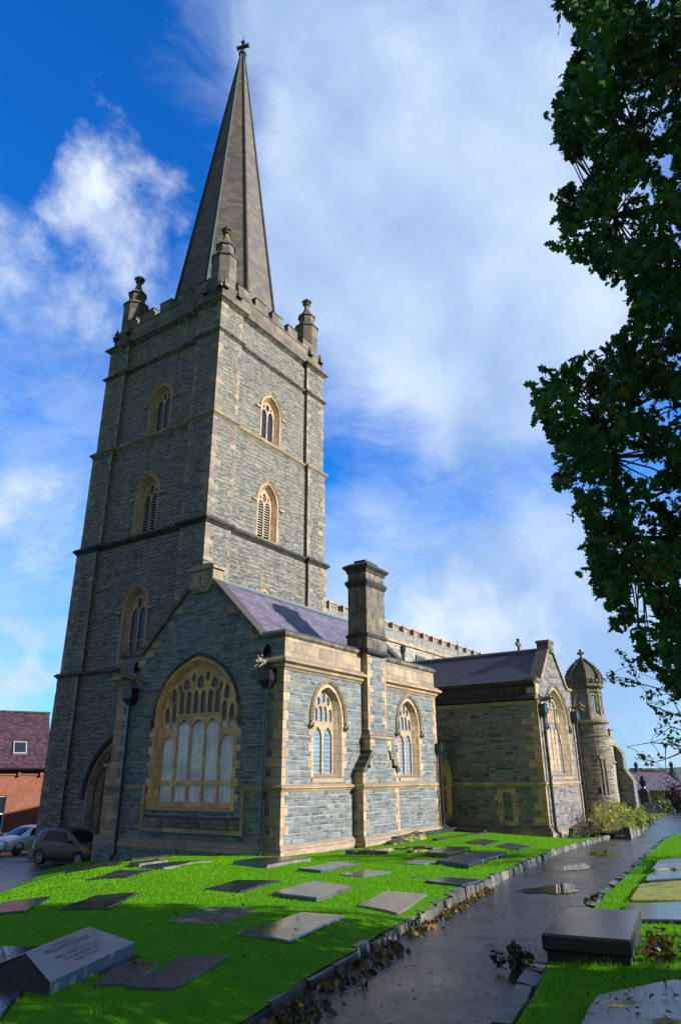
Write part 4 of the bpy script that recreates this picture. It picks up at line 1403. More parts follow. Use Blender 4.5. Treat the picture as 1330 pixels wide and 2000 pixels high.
panel(mb, FQ, [(QY, ZB - 0.5), (25.2, ZB - 0.5), (25.2, 4.0), (QY, 4.0)], [[(15.18, -2.3), (15.72, -2.3), (15.72, -0.85), (15.18, -0.85)]])
panel(mb, Fr((QX1, 0, 0), (0, 1, 0), (1, 0, 0)), [(QY, ZB - 0.5), (25.2, ZB - 0.5), (25.2, 4.0), (QY, 4.0)], [])
pw = mb
mb = MB()
quoins(mb, QX0, QY, -1, -1, -2.5, -0.56, 0.36, (0.16, 0.3), (0.45, 0.85), mat=0)
quoins(mb, QX0, QY, -1, -1, -0.24, 3.9, 0.36, (0.16, 0.3), (0.4, 0.8), mat=0)
quoins(mb, QX1, QY, 1, -1, -2.5, 3.9, 0.36, (0.16, 0.3), (0.4, 0.8), mat=0)
quoins(mb, QX0, QY, -1, -1, 4.45, 5.0, 0.3, (0.5, 0.7), (0.4, 0.6), mat=0)
pw.merge(mb, 1)
part(pw, 'porch_wall', [M['porch'], M['sand']])
mb = MB()
# blocked light on the west wall
for (a, b, c, d) in ((14.95, 15.2, -2.55, -0.6), (15.7, 15.98, -2.55, -0.6)):
    fbox(mb, FQ, a, b, c, d, -0.25, 0.02)
edge_blocks(mb, FQ, 14.95, -1, -2.5, -0.6, 0.4, (0.05, 0.2))
edge_blocks(mb, FQ, 15.98, 1, -2.5, -0.6, 0.4, (0.05, 0.2))
fbox(mb, FQ, 15.2, 15.7, -0.86, -0.6, -0.25, 0.02)
fbox(mb, FQ, 15.2, 15.7, -2.55, -2.28, -0.25, 0.02)
fbox(mb, FQ, 15.15, 15.75, -2.3, -0.85, -0.3, -0.2, 1)
part(mb, 'blocked_window', [M['sand'], M['vestry']])
mb = MB()
pth = [(QX0, 24.5), (QX0, QY), (QX1, QY), (QX1, 20)]
mb.sweep(pth, [(-0.02, -4.5), (0.2, -4.5), (0.2, -3.02), (0.2, -3.0)], mat=1)
mb.sweep(pth, [(-0.02, -2.996), (0.22, -2.996), (0.22, -2.86), (0.12, -2.66), (0.04, -2.56), (-0.02, -2.56)], mat=0)
part(mb, 'plinth', [M['sand_g'], M['porch']])
mb = MB()
mb.sweep(pth, STR(-0.54, 0.26, 0.12))
part(mb, 'string_course', M['sand'])
mb = MB()
mb.sweep([(QX0, 24.5), (QX0, QY), (QX0 + 0.85, QY)], [(-0.02, 3.84), (0.03, 3.84), (0.09, 3.92), (0.09, 4.05), (-0.02, 4.06)], mat=0)
mb.sweep([(QX1 - 0.85, QY), (QX1, QY), (QX1, 20)], [(-0.02, 3.84), (0.03, 3.84), (0.09, 3.92), (0.09, 4.05), (-0.02, 4.06)], mat=0)
part(mb, 'cornice', M['sand'])
mb = MB()
blk = [(-0.02, 4.056), (0.28, 4.15), (0.28, 4.26), (0.03, 4.42), (0.012, 4.44), (0.012, 4.92), (0.08, 4.96), (0.16, 5.06), (0.16, 5.2), (-0.1, 5.3), (-0.45, 5.3), (-0.45, 4.9)]
mb.sweep([(QX0, 24.5), (QX0, QY)], blk)
part(mb, 'parapet', M['sand_k'])
mb = MB()
cp = [(-0.05, 5.12), (0.06, 5.12), (0.12, 5.2), (0.12, 5.28), (-0.1, 5.4), (-0.5, 5.4), (-0.5, 5.14)]
mb.sweep([(QX0 + 0.01, QY), (G2 - 2.4, QY)], cp)
mb.sweep([(G2 + 2.4, QY), (QX1, QY), (QX1, 20)], cp)
for sd in (-1, 1):
    a, b = (G2 + sd * 2.48, 5.14), (G2 + sd * 0.42, 7.24)
    n = Vector((-(b[1] - a[1]), b[0] - a[0])).normalized()
    if n.y < 0:
        n = -n
    fprism(mb, FP, [a, (a[0] + n.x * 0.2, a[1] + n.y * 0.2 + 0.02), (b[0] + n.x * 0.2, b[1] + n.y * 0.2), b], -0.62, 0.12)
part(mb, 'coping', M['sand_g'])
mb = MB()
fprism(mb, FP, [(G2 - 0.5, 7.2), (G2 + 0.5, 7.2), (G2 + 0.5, 7.78), (G2 - 0.5, 7.78)], -0.6, 0.14)
fprism(mb, FP, [(G2 - 0.58, 7.78), (G2 + 0.58, 7.78), (G2 + 0.4, 7.96), (G2 - 0.4, 7.96)], -0.66, 0.2)
fprism(mb, FP, [(G2 - 0.2, 7.3), (G2 + 0.2, 7.3), (G2 + 0.22, 7.6), (G2, 7.72), (G2 - 0.22, 7.6)], 0.13, 0.18)
part(mb, 'apex_block', M['sand_b'])
mb = MB()
for sd in (-1, 1):
    a = [(G2, QY + 0.45, 7.42), (G2, 25.2, 7.42), (G2 + sd * 3.15, 25.2, 4.98), (G2 + sd * 3.15, QY + 0.45, 4.98)]
    mb.quad(*a)
    mb.quad(*[(p[0], p[1], p[2] - 0.15) for p in a][::-1])
rf = part(mb, 'porch_roof', M['slate_d'])
mb = MB()
mb.tube([(G2, QY + 0.5, 7.45), (G2, 25.2, 7.45)], 0.1, 8)
part(mb, 'ridge', M['lead'], parent=rf)
mb = MB()
mb.tube([(G2, 19.4, 7.4), (G2, 19.4, 8.6)], 0.02, 5)
part(mb, 'lightning_rod', M['iron'], parent=rf)
for xx in (QX0 + 0.42, QX1 - 0.2):
    downpipe((xx, QY - 0.18, 3.45), -3.25, (0.18, -0.16), hop=(0.27, 0.2, 0.36), along=(1, 0), twin=-0.17, r=0.085)
gargoyle((QX0 + 0.42, QY - 0.15, 4.12), (0, -1, 0), 0.27)
gargoyle((QX1 - 0.2, QY - 0.15, 4.12), (0, -1, 0), 0.27)


def cross(pos, s, ax=(1, 0, 0), mat='moss_stone'):
    F = Fr(pos, ax, (-ax[1], ax[0], 0))
    z = pos[2]
    F.O.z = 0
    mb = MB()
    fbox(mb, F, -.09 * s, .09 * s, z, z + 1.0 * s, -.09 * s, .09 * s)
    fbox(mb, F, -.36 * s, .36 * s, z + .52 * s, z + .7 * s, -.088 * s, .088 * s)
    for (a, b) in ((-.36, .61), (.36, .61), (0, 1.0)):
        fbox(mb, F, (a - .13) * s, (a + .13) * s, z + (b - .13) * s, z + (b + .13) * s, -.11 * s, .11 * s)
    fbox(mb, F, -.16 * s, .16 * s, z - .25 * s, z + .05 * s, -.16 * s, .16 * s)
    part(mb, 'cross_finial', M[mat])


cross((63.0, 22.1, 10.9), 1.05)
mb = MB()
mb.box((62.2, 21.2, -4), (63.3, 23.0, 10.3))
mb.hull8([(62.3, 21.2, 10.3), (63.3, 21.2, 10.3), (63.3, 23.0, 10.3), (62.3, 23.0, 10.3), (62.8, 22.0, 10.9), (63.1, 22.0, 10.9), (63.1, 22.2, 10.9), (62.8, 22.2, 10.9)])
part(mb, 'gable_pier', M['nave'])

# ---- south aisle, stair turret, chancel buttress -------------------------------------
AY = 16.0
FA = Fr((0, AY, 0), (1, 0, 0), (0, -1, 0))
hs = []
for uc, w, zb, zs, za in ((53.6, 0.55, -3.6, -1.8, -1.0), (66.2, 0.62, -0.6, 1.3, 2.3)):
    L = [light(uc + s, w * 0.28, zb + 0.2, zs, zs + 0.3) for s in (-w * 0.36, w * 0.36)]
    h, _ = window(FA, uc, w, zb, zs, za, L, surround=0.2, hood=0.15, splay_in=0.16, depth=0.25, sand='sand', arch=dict(k1=0.5, k2=0.5, k3=0.84), glass='glass_t', sill=True)
    hs.append(h)
mb = MB()
panel(mb, FA, [(QX1, -5), (69, -5), (69, 3.0), (QX1, 3.0)], hs)
mb.box((QX1, AY + 0.6, -5), (69, 25.1, 2.98))
part(mb, 'aisle_wall', M['nave'])
for (za_, zb_, pr_) in ((2.5, 2.72, 0.16), (1.05, 1.2, 0.1)):
    mb = MB()
    fbox(mb, FA, QX1, 69.1, za_, zb_, -0.03, pr_)
    part(mb, 'string_course', M['sand_g'])
mb = MB()
mb.box((QX1, AY + 0.01, 2.98), (69, AY + 0.4, 3.25))
part(mb, 'parapet', M['parapet_rubble'])
for k in range(13):
    xa = 47.6 + 1.65 * k
    merlon((xa, AY - 0.03, 3.25), (xa + 0.95, AY + 0.42, 3.95), 0, 'sand_g', 'sand_b', 0.04)
mb = MB()
fprism(mb, Fr((68.1, 0, 0), (0, 1, 0), (-1, 0, 0)), [(14.75, -5), (AY + 0.02, -5), (AY + 0.02, 2.75), (15.75, 2.3), (15.35, 1.75), (15.35, 0.55), (14.95, -0.2), (14.75, -0.5)], -1.1, 0)
part(mb, 'buttress', M['porch'])
for (a, za, b, zb) in ((15.32, 1.72, 15.78, 2.4), (14.7, -0.56, 15.38, 0.6)):
    mb = MB()
    mb.hull8([(68.0, a, za - 0.1), (69.3, a, za - 0.1), (69.3, b, zb - 0.1), (68.0, b, zb - 0.1), (68.0, a, za + 0.08), (69.3, a, za + 0.08), (69.3, b, zb + 0.08), (68.0, b, zb + 0.08)])
    part(mb, 'set_off', M['sand_g'])
TX, TY = 58.0, 15.2
mb = MB()
n = 28
zl = [-5.5, -3.0, 0, 2.86]
vs = []
for z in zl:
    for k in range(n + 1):
        a = 2 * math.pi * k / n
        vs.append((TX + 1.3 * math.cos(a), TY + 1.3 * math.sin(a), z))
for i in range(3):
    for k in range(n):
        f = (i * (n + 1) + k, i * (n + 1) + k + 1, (i + 1) * (n + 1) + k + 1, (i + 1) * (n + 1) + k)
        mb.uv[len(mb.f)] = [(1.3 * 2 * math.pi * (q % (n + 1)) / n, vs[q][2]) for q in f]
        mb.add([vs[q] for q in f], [(0, 1, 2, 3)], 0, 0.5)
base = len(mb.f)
for k in range(n):
    a0, a1 = 2 * math.pi * k / n, 2 * math.pi * (k + 1) / n
    f = [(TX + 1.24 * math.cos(a), TY + 1.24 * math.sin(a), z) for a, z in ((a0, 2.9), (a1, 2.9), (a1, 3.85), (a0, 3.85))]
    mb.uv[len(mb.f)] = [(1.24 * a, z) for a, z in ((a0, 2.9), (a1, 2.9), (a1, 3.85), (a0, 3.85))]
    mb.add(f, [(0, 1, 2, 3)], 0, 0.5)
tur = part(mb, 'turret', M['turret'], label='round stair turret under a ribbed stone dome')
mb = MB()
for nm_, pr_ in (('string_course', [(1.2, 2.78), (1.32, 2.8), (1.38, 2.88), (1.24, 3.0)]), ('cornice', [(1.2, 3.74), (1.3, 3.76), (1.48, 3.9), (1.48, 3.98), (1.2, 4.1)]), ('plinth', [(1.32, -5.5), (1.42, -5.5), (1.42, -2.95), (1.3, -2.8)])):
    mb = MB()
    mb.lathe((TX, TY, 0), pr_, n, cap=False)
    part(mb, nm_, M['sand_g'], parent=tur)
mb = MB()
a0 = math.pi / 8
mb.lathe((TX, TY, 0), [(1.3, 4.0), (1.16, 4.5), (1.1, 4.6), (1.1, 6.2), (1.16, 6.25), (1.16, 6.5)], 8, a0=a0)
for k in range(8):
    a = a0 + k * math.pi / 4
    mb.tube([(TX + 1.13 * math.cos(a), TY + 1.13 * math.sin(a), z) for z in (4.3, 6.45)], 0.1, 6)
    am = a + math.pi / 8
    ap = 1.1 * math.cos(math.pi / 8)
    nx, ny = math.cos(am), math.sin(am)
    F = Fr((TX + nx * ap, TY + ny * ap, 0), (-ny, nx, 0), (nx, ny, 0))
    for s in (-1, 1):
        fbox(mb, F, *sorted((s * 0.2, s * 0.3)), 4.72, 6.05, -0.05, 0.07)
    fbox(mb, F, -0.3, 0.3, 5.95, 6.05, -0.05, 0.08)
    for q in range(4):
        fbox(mb, F, -0.36 + 0.22 * q, -0.26 + 0.22 * q, 6.2, 6.42, 0.03, 0.1)
lan = part(mb, 'lantern', M['sand_g'], parent=tur)
mb = MB()
for k in range(8):
    am = a0 + k * math.pi / 4 + math.pi / 8
    ap = 1.1 * math.cos(math.pi / 8)
    nx, ny = math.cos(am), math.sin(am)
    F = Fr((TX + nx * ap, TY + ny * ap, 0), (-ny, nx, 0), (nx, ny, 0))
    pl = opening(0, 0.18, 4.74, 5.6, 5.92, 4)
    fprism(mb, F, pl, -0.05, 0.02)
part(mb, 'lantern_window', M['glass'], parent=tur)
mb = MB()
mb.lathe((TX, TY, 0), [(1.16, 6.45), (1.28, 6.5), (1.46, 6.62), (1.46, 6.72), (1.36, 6.76), (1.36, 6.95), (1.2, 6.95)], 8, a0=a0)
for k in range(24):
    a = a0 + (k + 0.5) * math.pi / 12
    q = (TX + 1.3 * math.cos(a), TY + 1.3 * math.sin(a), 6.94)
    mb.lathe(q, [(0.13, 0), (0.13, 0.2), (0.1, 0.26)], 4, a0=a + math.pi / 4)
part(mb, 'crown', M['moss_stone'], parent=tur)
mb = MB()
dp = [(1.28, 6.9), (1.33, 7.2), (1.3, 7.55), (1.12, 7.95), (0.8, 8.35), (0.4, 8.68), (0.14, 8.95), (0.1, 9.05)]
mb.lathe((TX, TY, 0), dp, 8, a0=a0)
for k in range(8):
    a = a0 + k * math.pi / 4
    pts = [(TX + (r + 0.03) * math.cos(a), TY + (r + 0.03) * math.sin(a), z) for r, z in dp[:-1]]
    mb.tube(pts, 0.075, 6)
    for i in range(len(pts) - 1):
        for t in (0.0, 0.5):
            p = Vector(pts[i]).lerp(Vector(pts[i + 1]), t)
            o = Vector((math.cos(a), math.sin(a), 0)) * 0.07
            mb.lathe(p + o, [(0.02, -0.06), (0.085, -0.02), (0.08, 0.05), (0.02, 0.09)], 6)
part(mb, 'dome', M['moss_stone'], parent=tur)
mb = MB()
mb.lathe((TX, TY, 0), [(0.14, 9.0), (0.1, 9.1), (0.09, 9.22), (0.2, 9.3), (0.22, 9.42), (0.12, 9.5), (0.14, 9.58), (0.1, 9.68), (0.03, 9.72)], 8)
for k in range(4):
    a = k * math.pi / 2
    mb.lathe((TX + 0.2 * math.cos(a), TY + 0.2 * math.sin(a), 9.37), [(0.03, -0.1), (0.11, -0.04), (0.11, 0.05), (0.03, 0.1)], 6)
part(mb, 'finial', M['moss_stone'], parent=tur)
mb = MB()
az = math.atan2(-TY, -TX)
for (a, z0, z1, w) in ((az + 0.55, -1.3, 1.5, 0.09),):
    nx, ny = math.cos(a), math.sin(a)
    F = Fr((TX + nx * 1.3, TY + ny * 1.3, 0), (-ny, nx, 0), (nx, ny, 0))
    fbox(mb, F, -w, w, z0, z1, -0.1, 0.012, 1)
    for s in (-1, 1):
        fbox(mb, F, *sorted((s * w, s * (w + 0.1))), z0, z1, -0.1, 0.03, 0)
    fbox(mb, F, -0.3, 0.3, z1 - 0.3, z1, -0.12, 0.035, 0)
F = Fr((TX + math.cos(az + 0.1) * 1.3, TY + math.sin(az + 0.1) * 1.3, 0), (-math.sin(az), math.cos(az), 0), (math.cos(az), math.sin(az), 0))
fbox(mb, F, -0.1, 0.1, -1.2, -0.85, -0.1, 0.015, 1)
part(mb, 'slit_window', [M['sand_g'], M['void']], parent=tur)
# ------------------------------------------------------------------ ground heights
CP=[(21.1,16.7,-2.6),(21.1,22,-2.85),(20.6,26.5,-3.3),(26.5,16,-2.63),(34,16.7,-2.5),(38,18.8,-2.7),(39.5,17,-2.9),(39.6,13.1,-3.15),(46.5,13.1,-3.3),(43,12,-3.15),
(4.5,3.95,-1.47),(6.56,4.3,-1.5),(9.3,5.0,-1.62),(12.4,5.7,-1.75),(17.2,6.75,-1.95),(25.2,8.4,-2.28),(32.7,9.6,-2.6),(44,11.2,-3.1),(2,3.4,-1.45),(-3,2.5,-1.45),
(5,6,-1.5),(8,9,-1.7),(12,10,-1.83),(16,12,-2.05),(20,13,-2.3),(28,13,-2.45),(34,12.5,-2.6),
(8.45,13.27,-2.09),(11.9,16.7,-2.33),(15.6,19.6,-2.58),(18.5,21.5,-2.75),(16,17,-2.38),(4,10.5,-1.8),(0,8.5,-1.7),
(6.8,16.3,-3.3),(10,20,-3.45),(14,23.2,-3.55),(18,26.8,-3.62),(2,13.8,-3.2),(-3,11,-3.1),(20,29,-3.65),(8,21,-3.8),(-5,15,-3.8)]
CP = np.array(CP, float)


def _phi(r2):
    return np.where(r2 > 1e-9, r2 * np.log(r2 + 1e-12), 0)


_n = len(CP)
_A = np.zeros((_n + 3, _n + 3))
_A[:_n, :_n] = _phi(((CP[:, None, :2] - CP[None, :, :2]) ** 2).sum(-1)) + np.eye(_n) * 0.6
_A[:_n, _n] = 1
_A[:_n, _n + 1:] = CP[:, :2]
_A[_n, :_n] = 1
_A[_n + 1:, :_n] = CP[:, :2].T
_W = np.linalg.solve(_A, np.r_[CP[:, 2], 0, 0, 0])


def gz(X, Y):
    X, Y = np.asarray(X, float), np.asarray(Y, float)
    d2 = (X[..., None] - CP[:, 0]) ** 2 + (Y[..., None] - CP[:, 1]) ** 2
    return _phi(d2) @ _W[:_n] + _W[_n] + _W[_n + 1] * X + _W[_n + 2] * Y


def zp(X, Y):
    return -1.65 - 0.042 * np.maximum(0, np.hypot(X, Y) - 7)


PLX = [-8, 4.51, 5.06, 6.56, 7.74, 9.36, 12.46, 17.22, 25.24, 32.69, 44.17, 63.3, 76.3, 95]
PLY = [1.55, 3.72, 3.86, 4.2, 4.48, 4.85, 5.55, 6.6, 8.27, 9.45, 10.99, 12.95, 13.6, 15.6]
PRX = [-8, 5.54, 6.05, 7.22, 13.29, 18.53, 28.29, 43.45, 63, 92.6, 95]
PRY = [-0.1, 2.2, 2.3, 2.55, 3.61, 4.38, 5.9, 8.17, 10.4, 14.0, 14.3]
_gz0 = gz


def gz(X, Y):
    X, Y = np.asarray(X, float), np.asarray(Y, float)
    t = np.clip((Y - yL(X)) / 0.8, 0, 1)
    t = t * t * (3 - 2 * t)
    return (zp(X, yL(X)) + np.interp(X, [4, 7, 11], [0.065, 0.1, 0.17])) * (1 - t) + _gz0(X, Y) * t + 0.012 * np.sin(X * 2.1 + Y) * np.cos(Y * 1.7 - X)


yL = lambda X: np.interp(X, PLX, PLY)
yR = lambda X: np.interp(X, PRX, PRY)


def verge_z(X, Y):
    d = np.clip(yR(X) - Y, 0, 30)
    return zp(X, yR(X)) + 0.07 + 0.05 * np.minimum(d, 2.0) + 0.012 * np.sin(X * 2.3 + Y * 1.3) * np.cos(Y * 2.7)


def grid_mesh(name, X, Y, Z, mat, smooth=True):
    a, b = X.shape
    V = np.stack([X, Y, Z], -1).reshape(-1, 3)
    idx = np.arange(a * b).reshape(a, b)
    F = np.stack([idx[:-1, :-1], idx[1:, :-1], idx[1:, 1:], idx[:-1, 1:]], -1).reshape(-1, 4)
    me = bpy.data.meshes.new(name)
    me.from_pydata(V.tolist(), [], F.tolist())
    me.materials.append(mat)
    me.polygons.foreach_set('use_smooth', np.full(len(F), smooth))
    uv = me.uv_layers.new(name='UVMap')
    li = np.zeros(len(me.loops), np.int32)
    me.loops.foreach_get('vertex_index', li)
    uv.data.foreach_set('uv', V[li, :2].astype(np.float32).ravel())
    me.update()
    if me.polygons[len(F) // 2].normal.z < 0:
        me.flip_normals()
    o = bpy.data.objects.new(name, me)
    COL.objects.link(o)
    return o


# ------------------------------------------------------------------ ground materials
def m_grass():
    m, g, p = material('lawn_turf')
    pos = gpos(g)
    n = g.noise(pos, 1.1, 5, 0.65)
    n2 = g.noise(pos, 42, 4, 0.7)
    n3 = g.noise(pos, 9, 4, 0.65)
    c = g.mix(g.mr(n2, 0.3, 0.7), (0.035, 0.12, 0.003), (0.09, 0.29, 0.005))
    c = g.mix(g.mr(n, 0.4, 0.7, 0, 0.5), c, (0.09, 0.26, 0.006))
    c = g.mix(g.mr(n3, 0.62, 0.74, 0, 0.3), c, (0.10, 0.15, 0.02))
    h = g.m('ADD', g.m('MULTIPLY', n2, 0.6), g.m('MULTIPLY', n3, 0.5))
    P(g, p, c, 0.8, g.bump(h, 0.6, 0.04), spec=0.04)
    return m


def m_blade():
    m, g, p = material('grass_blades')
    t = tint(g)
    n = g.noise(gpos(g), 0.9, 4, 0.6)
    c = g.ramp(t, [(0, (0.04, 0.15, 0.002)), (0.45, (0.095, 0.33, 0.003)), (0.85, (0.16, 0.44, 0.006)), (0.965, (0.24, 0.38, 0.03)), (1, (0.3, 0.26, 0.1))])
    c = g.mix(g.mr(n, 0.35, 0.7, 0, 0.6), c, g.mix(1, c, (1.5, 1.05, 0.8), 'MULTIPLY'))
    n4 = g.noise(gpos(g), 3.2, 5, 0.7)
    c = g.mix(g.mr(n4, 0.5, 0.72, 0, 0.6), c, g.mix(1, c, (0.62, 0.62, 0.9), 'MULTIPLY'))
    nn = g.vm('NORMALIZE', g.vm('ADD', g.vm('SCALE', g.add('ShaderNodeNewGeometry').outputs['Normal'], scale=0.75), (0.0, 0.0, 0.5)))
    P(g, p, c, 0.7, nn, spec=0.04)
    tr = g.add('ShaderNodeBsdfTranslucent')
    g.put(tr.inputs['Color'], g.mix(1, c, (1.5, 1.3, 0.6), 'MULTIPLY'))
    mx = g.add('ShaderNodeMixShader')
    mx.inputs[0].default_value = 0.32
    g.l.new(p.outputs[0], mx.inputs[1])
    g.l.new(tr.outputs[0], mx.inputs[2])
    g.l.new(mx.outputs[0], m.node_tree.nodes['Material Output'].inputs[0])
    return m


def m_asphalt():
    m, g, p = material('wet_asphalt')
    pos = gpos(g)
    n = g.noise(pos, 0.55, 5, 0.6)
    f = g.noise(pos, 120, 3, 0.75)
    v = g.add('ShaderNodeTexVoronoi')
    g.put(v.inputs['Vector'], pos)
    v.inputs['Scale'].default_value = 110
    mid = g.noise(pos, 5, 5, 0.65)
    wet = g.mr(g.m('ADD', g.m('MULTIPLY', n, 0.6), g.m('MULTIPLY', mid, 0.4)), 0.40, 0.60)
    c = g.mix(g.mr(f, 0.35, 0.7), (0.006, 0.006, 0.007), (0.026, 0.025, 0.025))
    c = g.mix(g.mr(mid, 0.45, 0.7, 0, 0.7), c, (0.04, 0.034, 0.028))
    sp = g.noise(pos, 60, 2, 0.6)
    c = g.mix(g.mr(sp, 0.66, 0.70, 0, 0.8), c, (0.13, 0.12, 0.11))
    silt = g.noise(g.vm('MULTIPLY', pos, (0.6, 1.6, 1)), 1.6, 6, 0.7)
    c = g.mix(g.mr(silt, 0.56, 0.72, 0, 0.75), c, (0.055, 0.047, 0.038))
    crk = g.add('ShaderNodeTexVoronoi')
    crk.feature = 'DISTANCE_TO_EDGE'
    g.put(crk.inputs['Vector'], g.vm('ADD', pos, g.vm('SCALE', g.noise(pos, 3, 3, col=True), scale=0.5)))
    crk.inputs['Scale'].default_value = 0.55
    c = g.mix(g.mr(crk.outputs['Distance'], 0.0, 0.012, 0.7, 0.0), c, (0.004, 0.004, 0.004))
    h = g.m('ADD', v.outputs['Distance'], f)
    bs = g.bump(g.m('MULTIPLY', h, g.mr(wet, 0, 1, 1.0, 0.25)), 0.4, 0.01)
    P(g, p, c, g.mr(wet, 0, 1, 0.34, 0.12), bs, spec=0.6)
    return m


def m_slab(name, base, alt, rough=(0.2, 0.45), mud=0.0, moss=0.0, speck=None, pale=0.0):
    m, g, p = material(name)
    pos = gpos(g)
    n = g.noise(pos, 2.2, 6, 0.65)
    f = g.noise(pos, 26, 4, 0.65)
    c = g.mix(g.mr(n, 0.35, 0.68), base, alt)
    c = g.mix(g.mr(f, 0.35, 0.7, 0, 0.4), c, g.mix(1, c, (0.5, 0.5, 0.5), 'MULTIPLY'))
    if speck:
        v = g.noise(pos, 160, 2, 0.5)
        c = g.mix(g.mr(v, 0.53, 0.62, 0, 0.55), c, speck)
    if mud:
        a = g.noise(pos, 11, 4, 0.6)
        c = g.mix(g.mr(a, 0.62, 0.66, 0, mud), c, (0.012, 0.011, 0.01))
    if pale:
        a = g.noise(pos, 5, 3, 0.5)
        c = g.mix(g.mr(a, 0.66, 0.68, 0, pale), c, (0.3, 0.32, 0.34))
    mo = None
    if moss:
        a = g.noise(pos, 3.4, 5, 0.65)
        mo = g.mr(a, 0.62 - 0.22 * moss, 0.7 - 0.2 * moss)
        mc = g.mix(g.mr(f, 0.35, 0.65), (0.10, 0.12, 0.008), (0.33, 0.30, 0.012))
        c = g.mix(mo, c, mc)
    r = g.mr(n, 0.35, 0.65, rough[0], rough[1])
    if mo is not None:
        r = g.mix(mo, r, (0.9, 0.9, 0.9))
    P(g, p, c, r, g.bump(g.m('ADD', f, g.m('MULTIPLY', n, 0.6)), 0.14 + 0.6 * moss, 0.015), spec=0.6)
    return m


M['grass'] = m_grass()
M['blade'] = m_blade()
M['asphalt'] = m_asphalt()
M['s_dark'] = m_slab('wet_dark_slab', (0.009, 0.009, 0.01), (0.026, 0.025, 0.023), (0.14, 0.34))
M['s_black'] = m_slab('black_slab', (0.006, 0.0065, 0.008), (0.012, 0.012, 0.015), (0.3, 0.5), pale=0.8)
M['s_grey'] = m_slab('grey_slab', (0.055, 0.053, 0.05), (0.105, 0.1, 0.092), (0.1, 0.26))
M['s_brown'] = m_slab('brown_slab', (0.014, 0.0095, 0.007), (0.03, 0.02, 0.015), (0.35, 0.6))
M['s_tan'] = m_slab('tan_slab', (0.09, 0.077, 0.06), (0.15, 0.13, 0.105), (0.1, 0.28))
M['s_mud'] = m_slab('muddy_slab', (0.07, 0.064, 0.055), (0.13, 0.117, 0.10), (0.08, 0.22), mud=0.95)
M['s_pale'] = m_slab('pale_slab', (0.13, 0.135, 0.125), (0.2, 0.2, 0.18), (0.3, 0.5))
M['s_blue'] = m_slab('smooth_blue_slab', (0.022, 0.026, 0.033), (0.045, 0.052, 0.062), (0.08, 0.2))
M['s_wet'] = m_slab('wet_slab_with_moss', (0.013, 0.016, 0.021), (0.028, 0.032, 0.04), (0.14, 0.3), mud=0.6, moss=0.3)
M['s_moss'] = m_slab('mossy_slab', (0.015, 0.015, 0.013), (0.03, 0.028, 0.023), (0.4, 0.6), moss=0.55)
M['s_mossy'] = m_slab('moss_covered_slab', (0.03, 0.03, 0.02), (0.06, 0.055, 0.035), (0.6, 0.8), moss=1.15)
M['granite'] = m_slab('grey_granite', (0.16, 0.185, 0.235), (0.21, 0.235, 0.285), (0.3, 0.42), speck=(0.07, 0.08, 0.1))
M['granite_r'] = m_slab('rough_granite', (0.015, 0.016, 0.015), (0.028, 0.028, 0.025), (0.7, 0.9))
M['tomb'] = m_slab('tomb_slab', (0.009, 0.0095, 0.011), (0.022, 0.021, 0.019), (0.1, 0.24))
M['tomb_s'] = m_slab('tomb_side', (0.006, 0.006, 0.006), (0.02, 0.021, 0.018), (0.5, 0.8))
M['kerb'] = m_slab('kerb_stone', (0.035, 0.032, 0.027), (0.10, 0.088, 0.07), (0.4, 0.7), moss=0.12)
M['kerb_l'] = m_slab('pale_kerb_stone', (0.10, 0.085, 0.068), (0.22, 0.19, 0.15), (0.5, 0.8), moss=0.05)
M['soil'] = m_slab('soil', (0.03, 0.02, 0.012), (0.06, 0.045, 0.03), (0.8, 0.95))
M['ink'] = plain('dark_lettering', (0.006, 0.007, 0.009), 0.5)
m, g, p = material('standing_water')
P(g, p, (0.012, 0.012, 0.012), 0.03, None, spec=0.6)
M['water'] = m

# ------------------------------------------------------------------ ground sheets
xs = np.concatenate([np.linspace(-8, 3, 18), np.linspace(3.3, 22, 90), np.linspace(22.4, 46.8, 60)])
tt = np.linspace(0, 1, 130) ** 1.25
ytop = np.interp(xs, [-8, -3, 2, 6.8, 10, 14, 18, 20.9, 21.3, 46.8], [13, 12.6, 15.5, 18, 21.6, 24.8, 28, 28.3, 28.3, 20])
X = np.repeat(xs[:, None], len(tt), 1)
Y = (yL(xs) + 0.06)[:, None] + (ytop - yL(xs) - 0.06)[:, None] * tt[None, :]
Z = gz(X, Y)
bed = (X > 42.6) & (Y < 13.4)
lawn = grid_mesh('lawn', X, Y, Z, M['grass'])
lawn['kind'] = 'structure'
xs2 = np.concatenate([np.linspace(-8, 4, 20), np.linspace(4.3, 24, 80), np.linspace(25, 95, 70)])
t2 = np.concatenate([np.linspace(0, 0.15, 16), np.linspace(0.17, 1, 20)])
X = np.repeat(xs2[:, None], len(t2), 1)
Y = yR(xs2)[:, None] - 0.02 - 26 * t2[None, :]
Z = verge_z(X, Y)
verge = grid_mesh('grass_verge', X, Y, Z, M['grass'])
verge['kind'] = 'structure'
t3 = np.linspace(0, 1, 14)
X = np.repeat(xs2[:, None], len(t3), 1)
Y = (yR(xs2) - 0.1)[:, None] + (yL(xs2) + 0.2 - yR(xs2))[:, None] * t3[None, :]
Z = zp(X, Y) - 0.015 * np.cos((t3[None, :] - 0.5) * math.pi)
path = grid_mesh('path', X, Y, Z, M['asphalt'])
path['kind'] = 'structure'
# car park and the land beyond
xr, yr = np.meshgrid(np.linspace(-40, 90, 40), np.linspace(9, 130, 40), indexing='ij')
zr = -3.6 - 0.04 * (yr - 28.2)
zr = np.where(yr < 20, -3.27 - 0.3 * (20 - yr) / 11, zr)
road = grid_mesh('car_park', xr, yr, zr, M['asphalt'])
road['kind'] = 'structure'


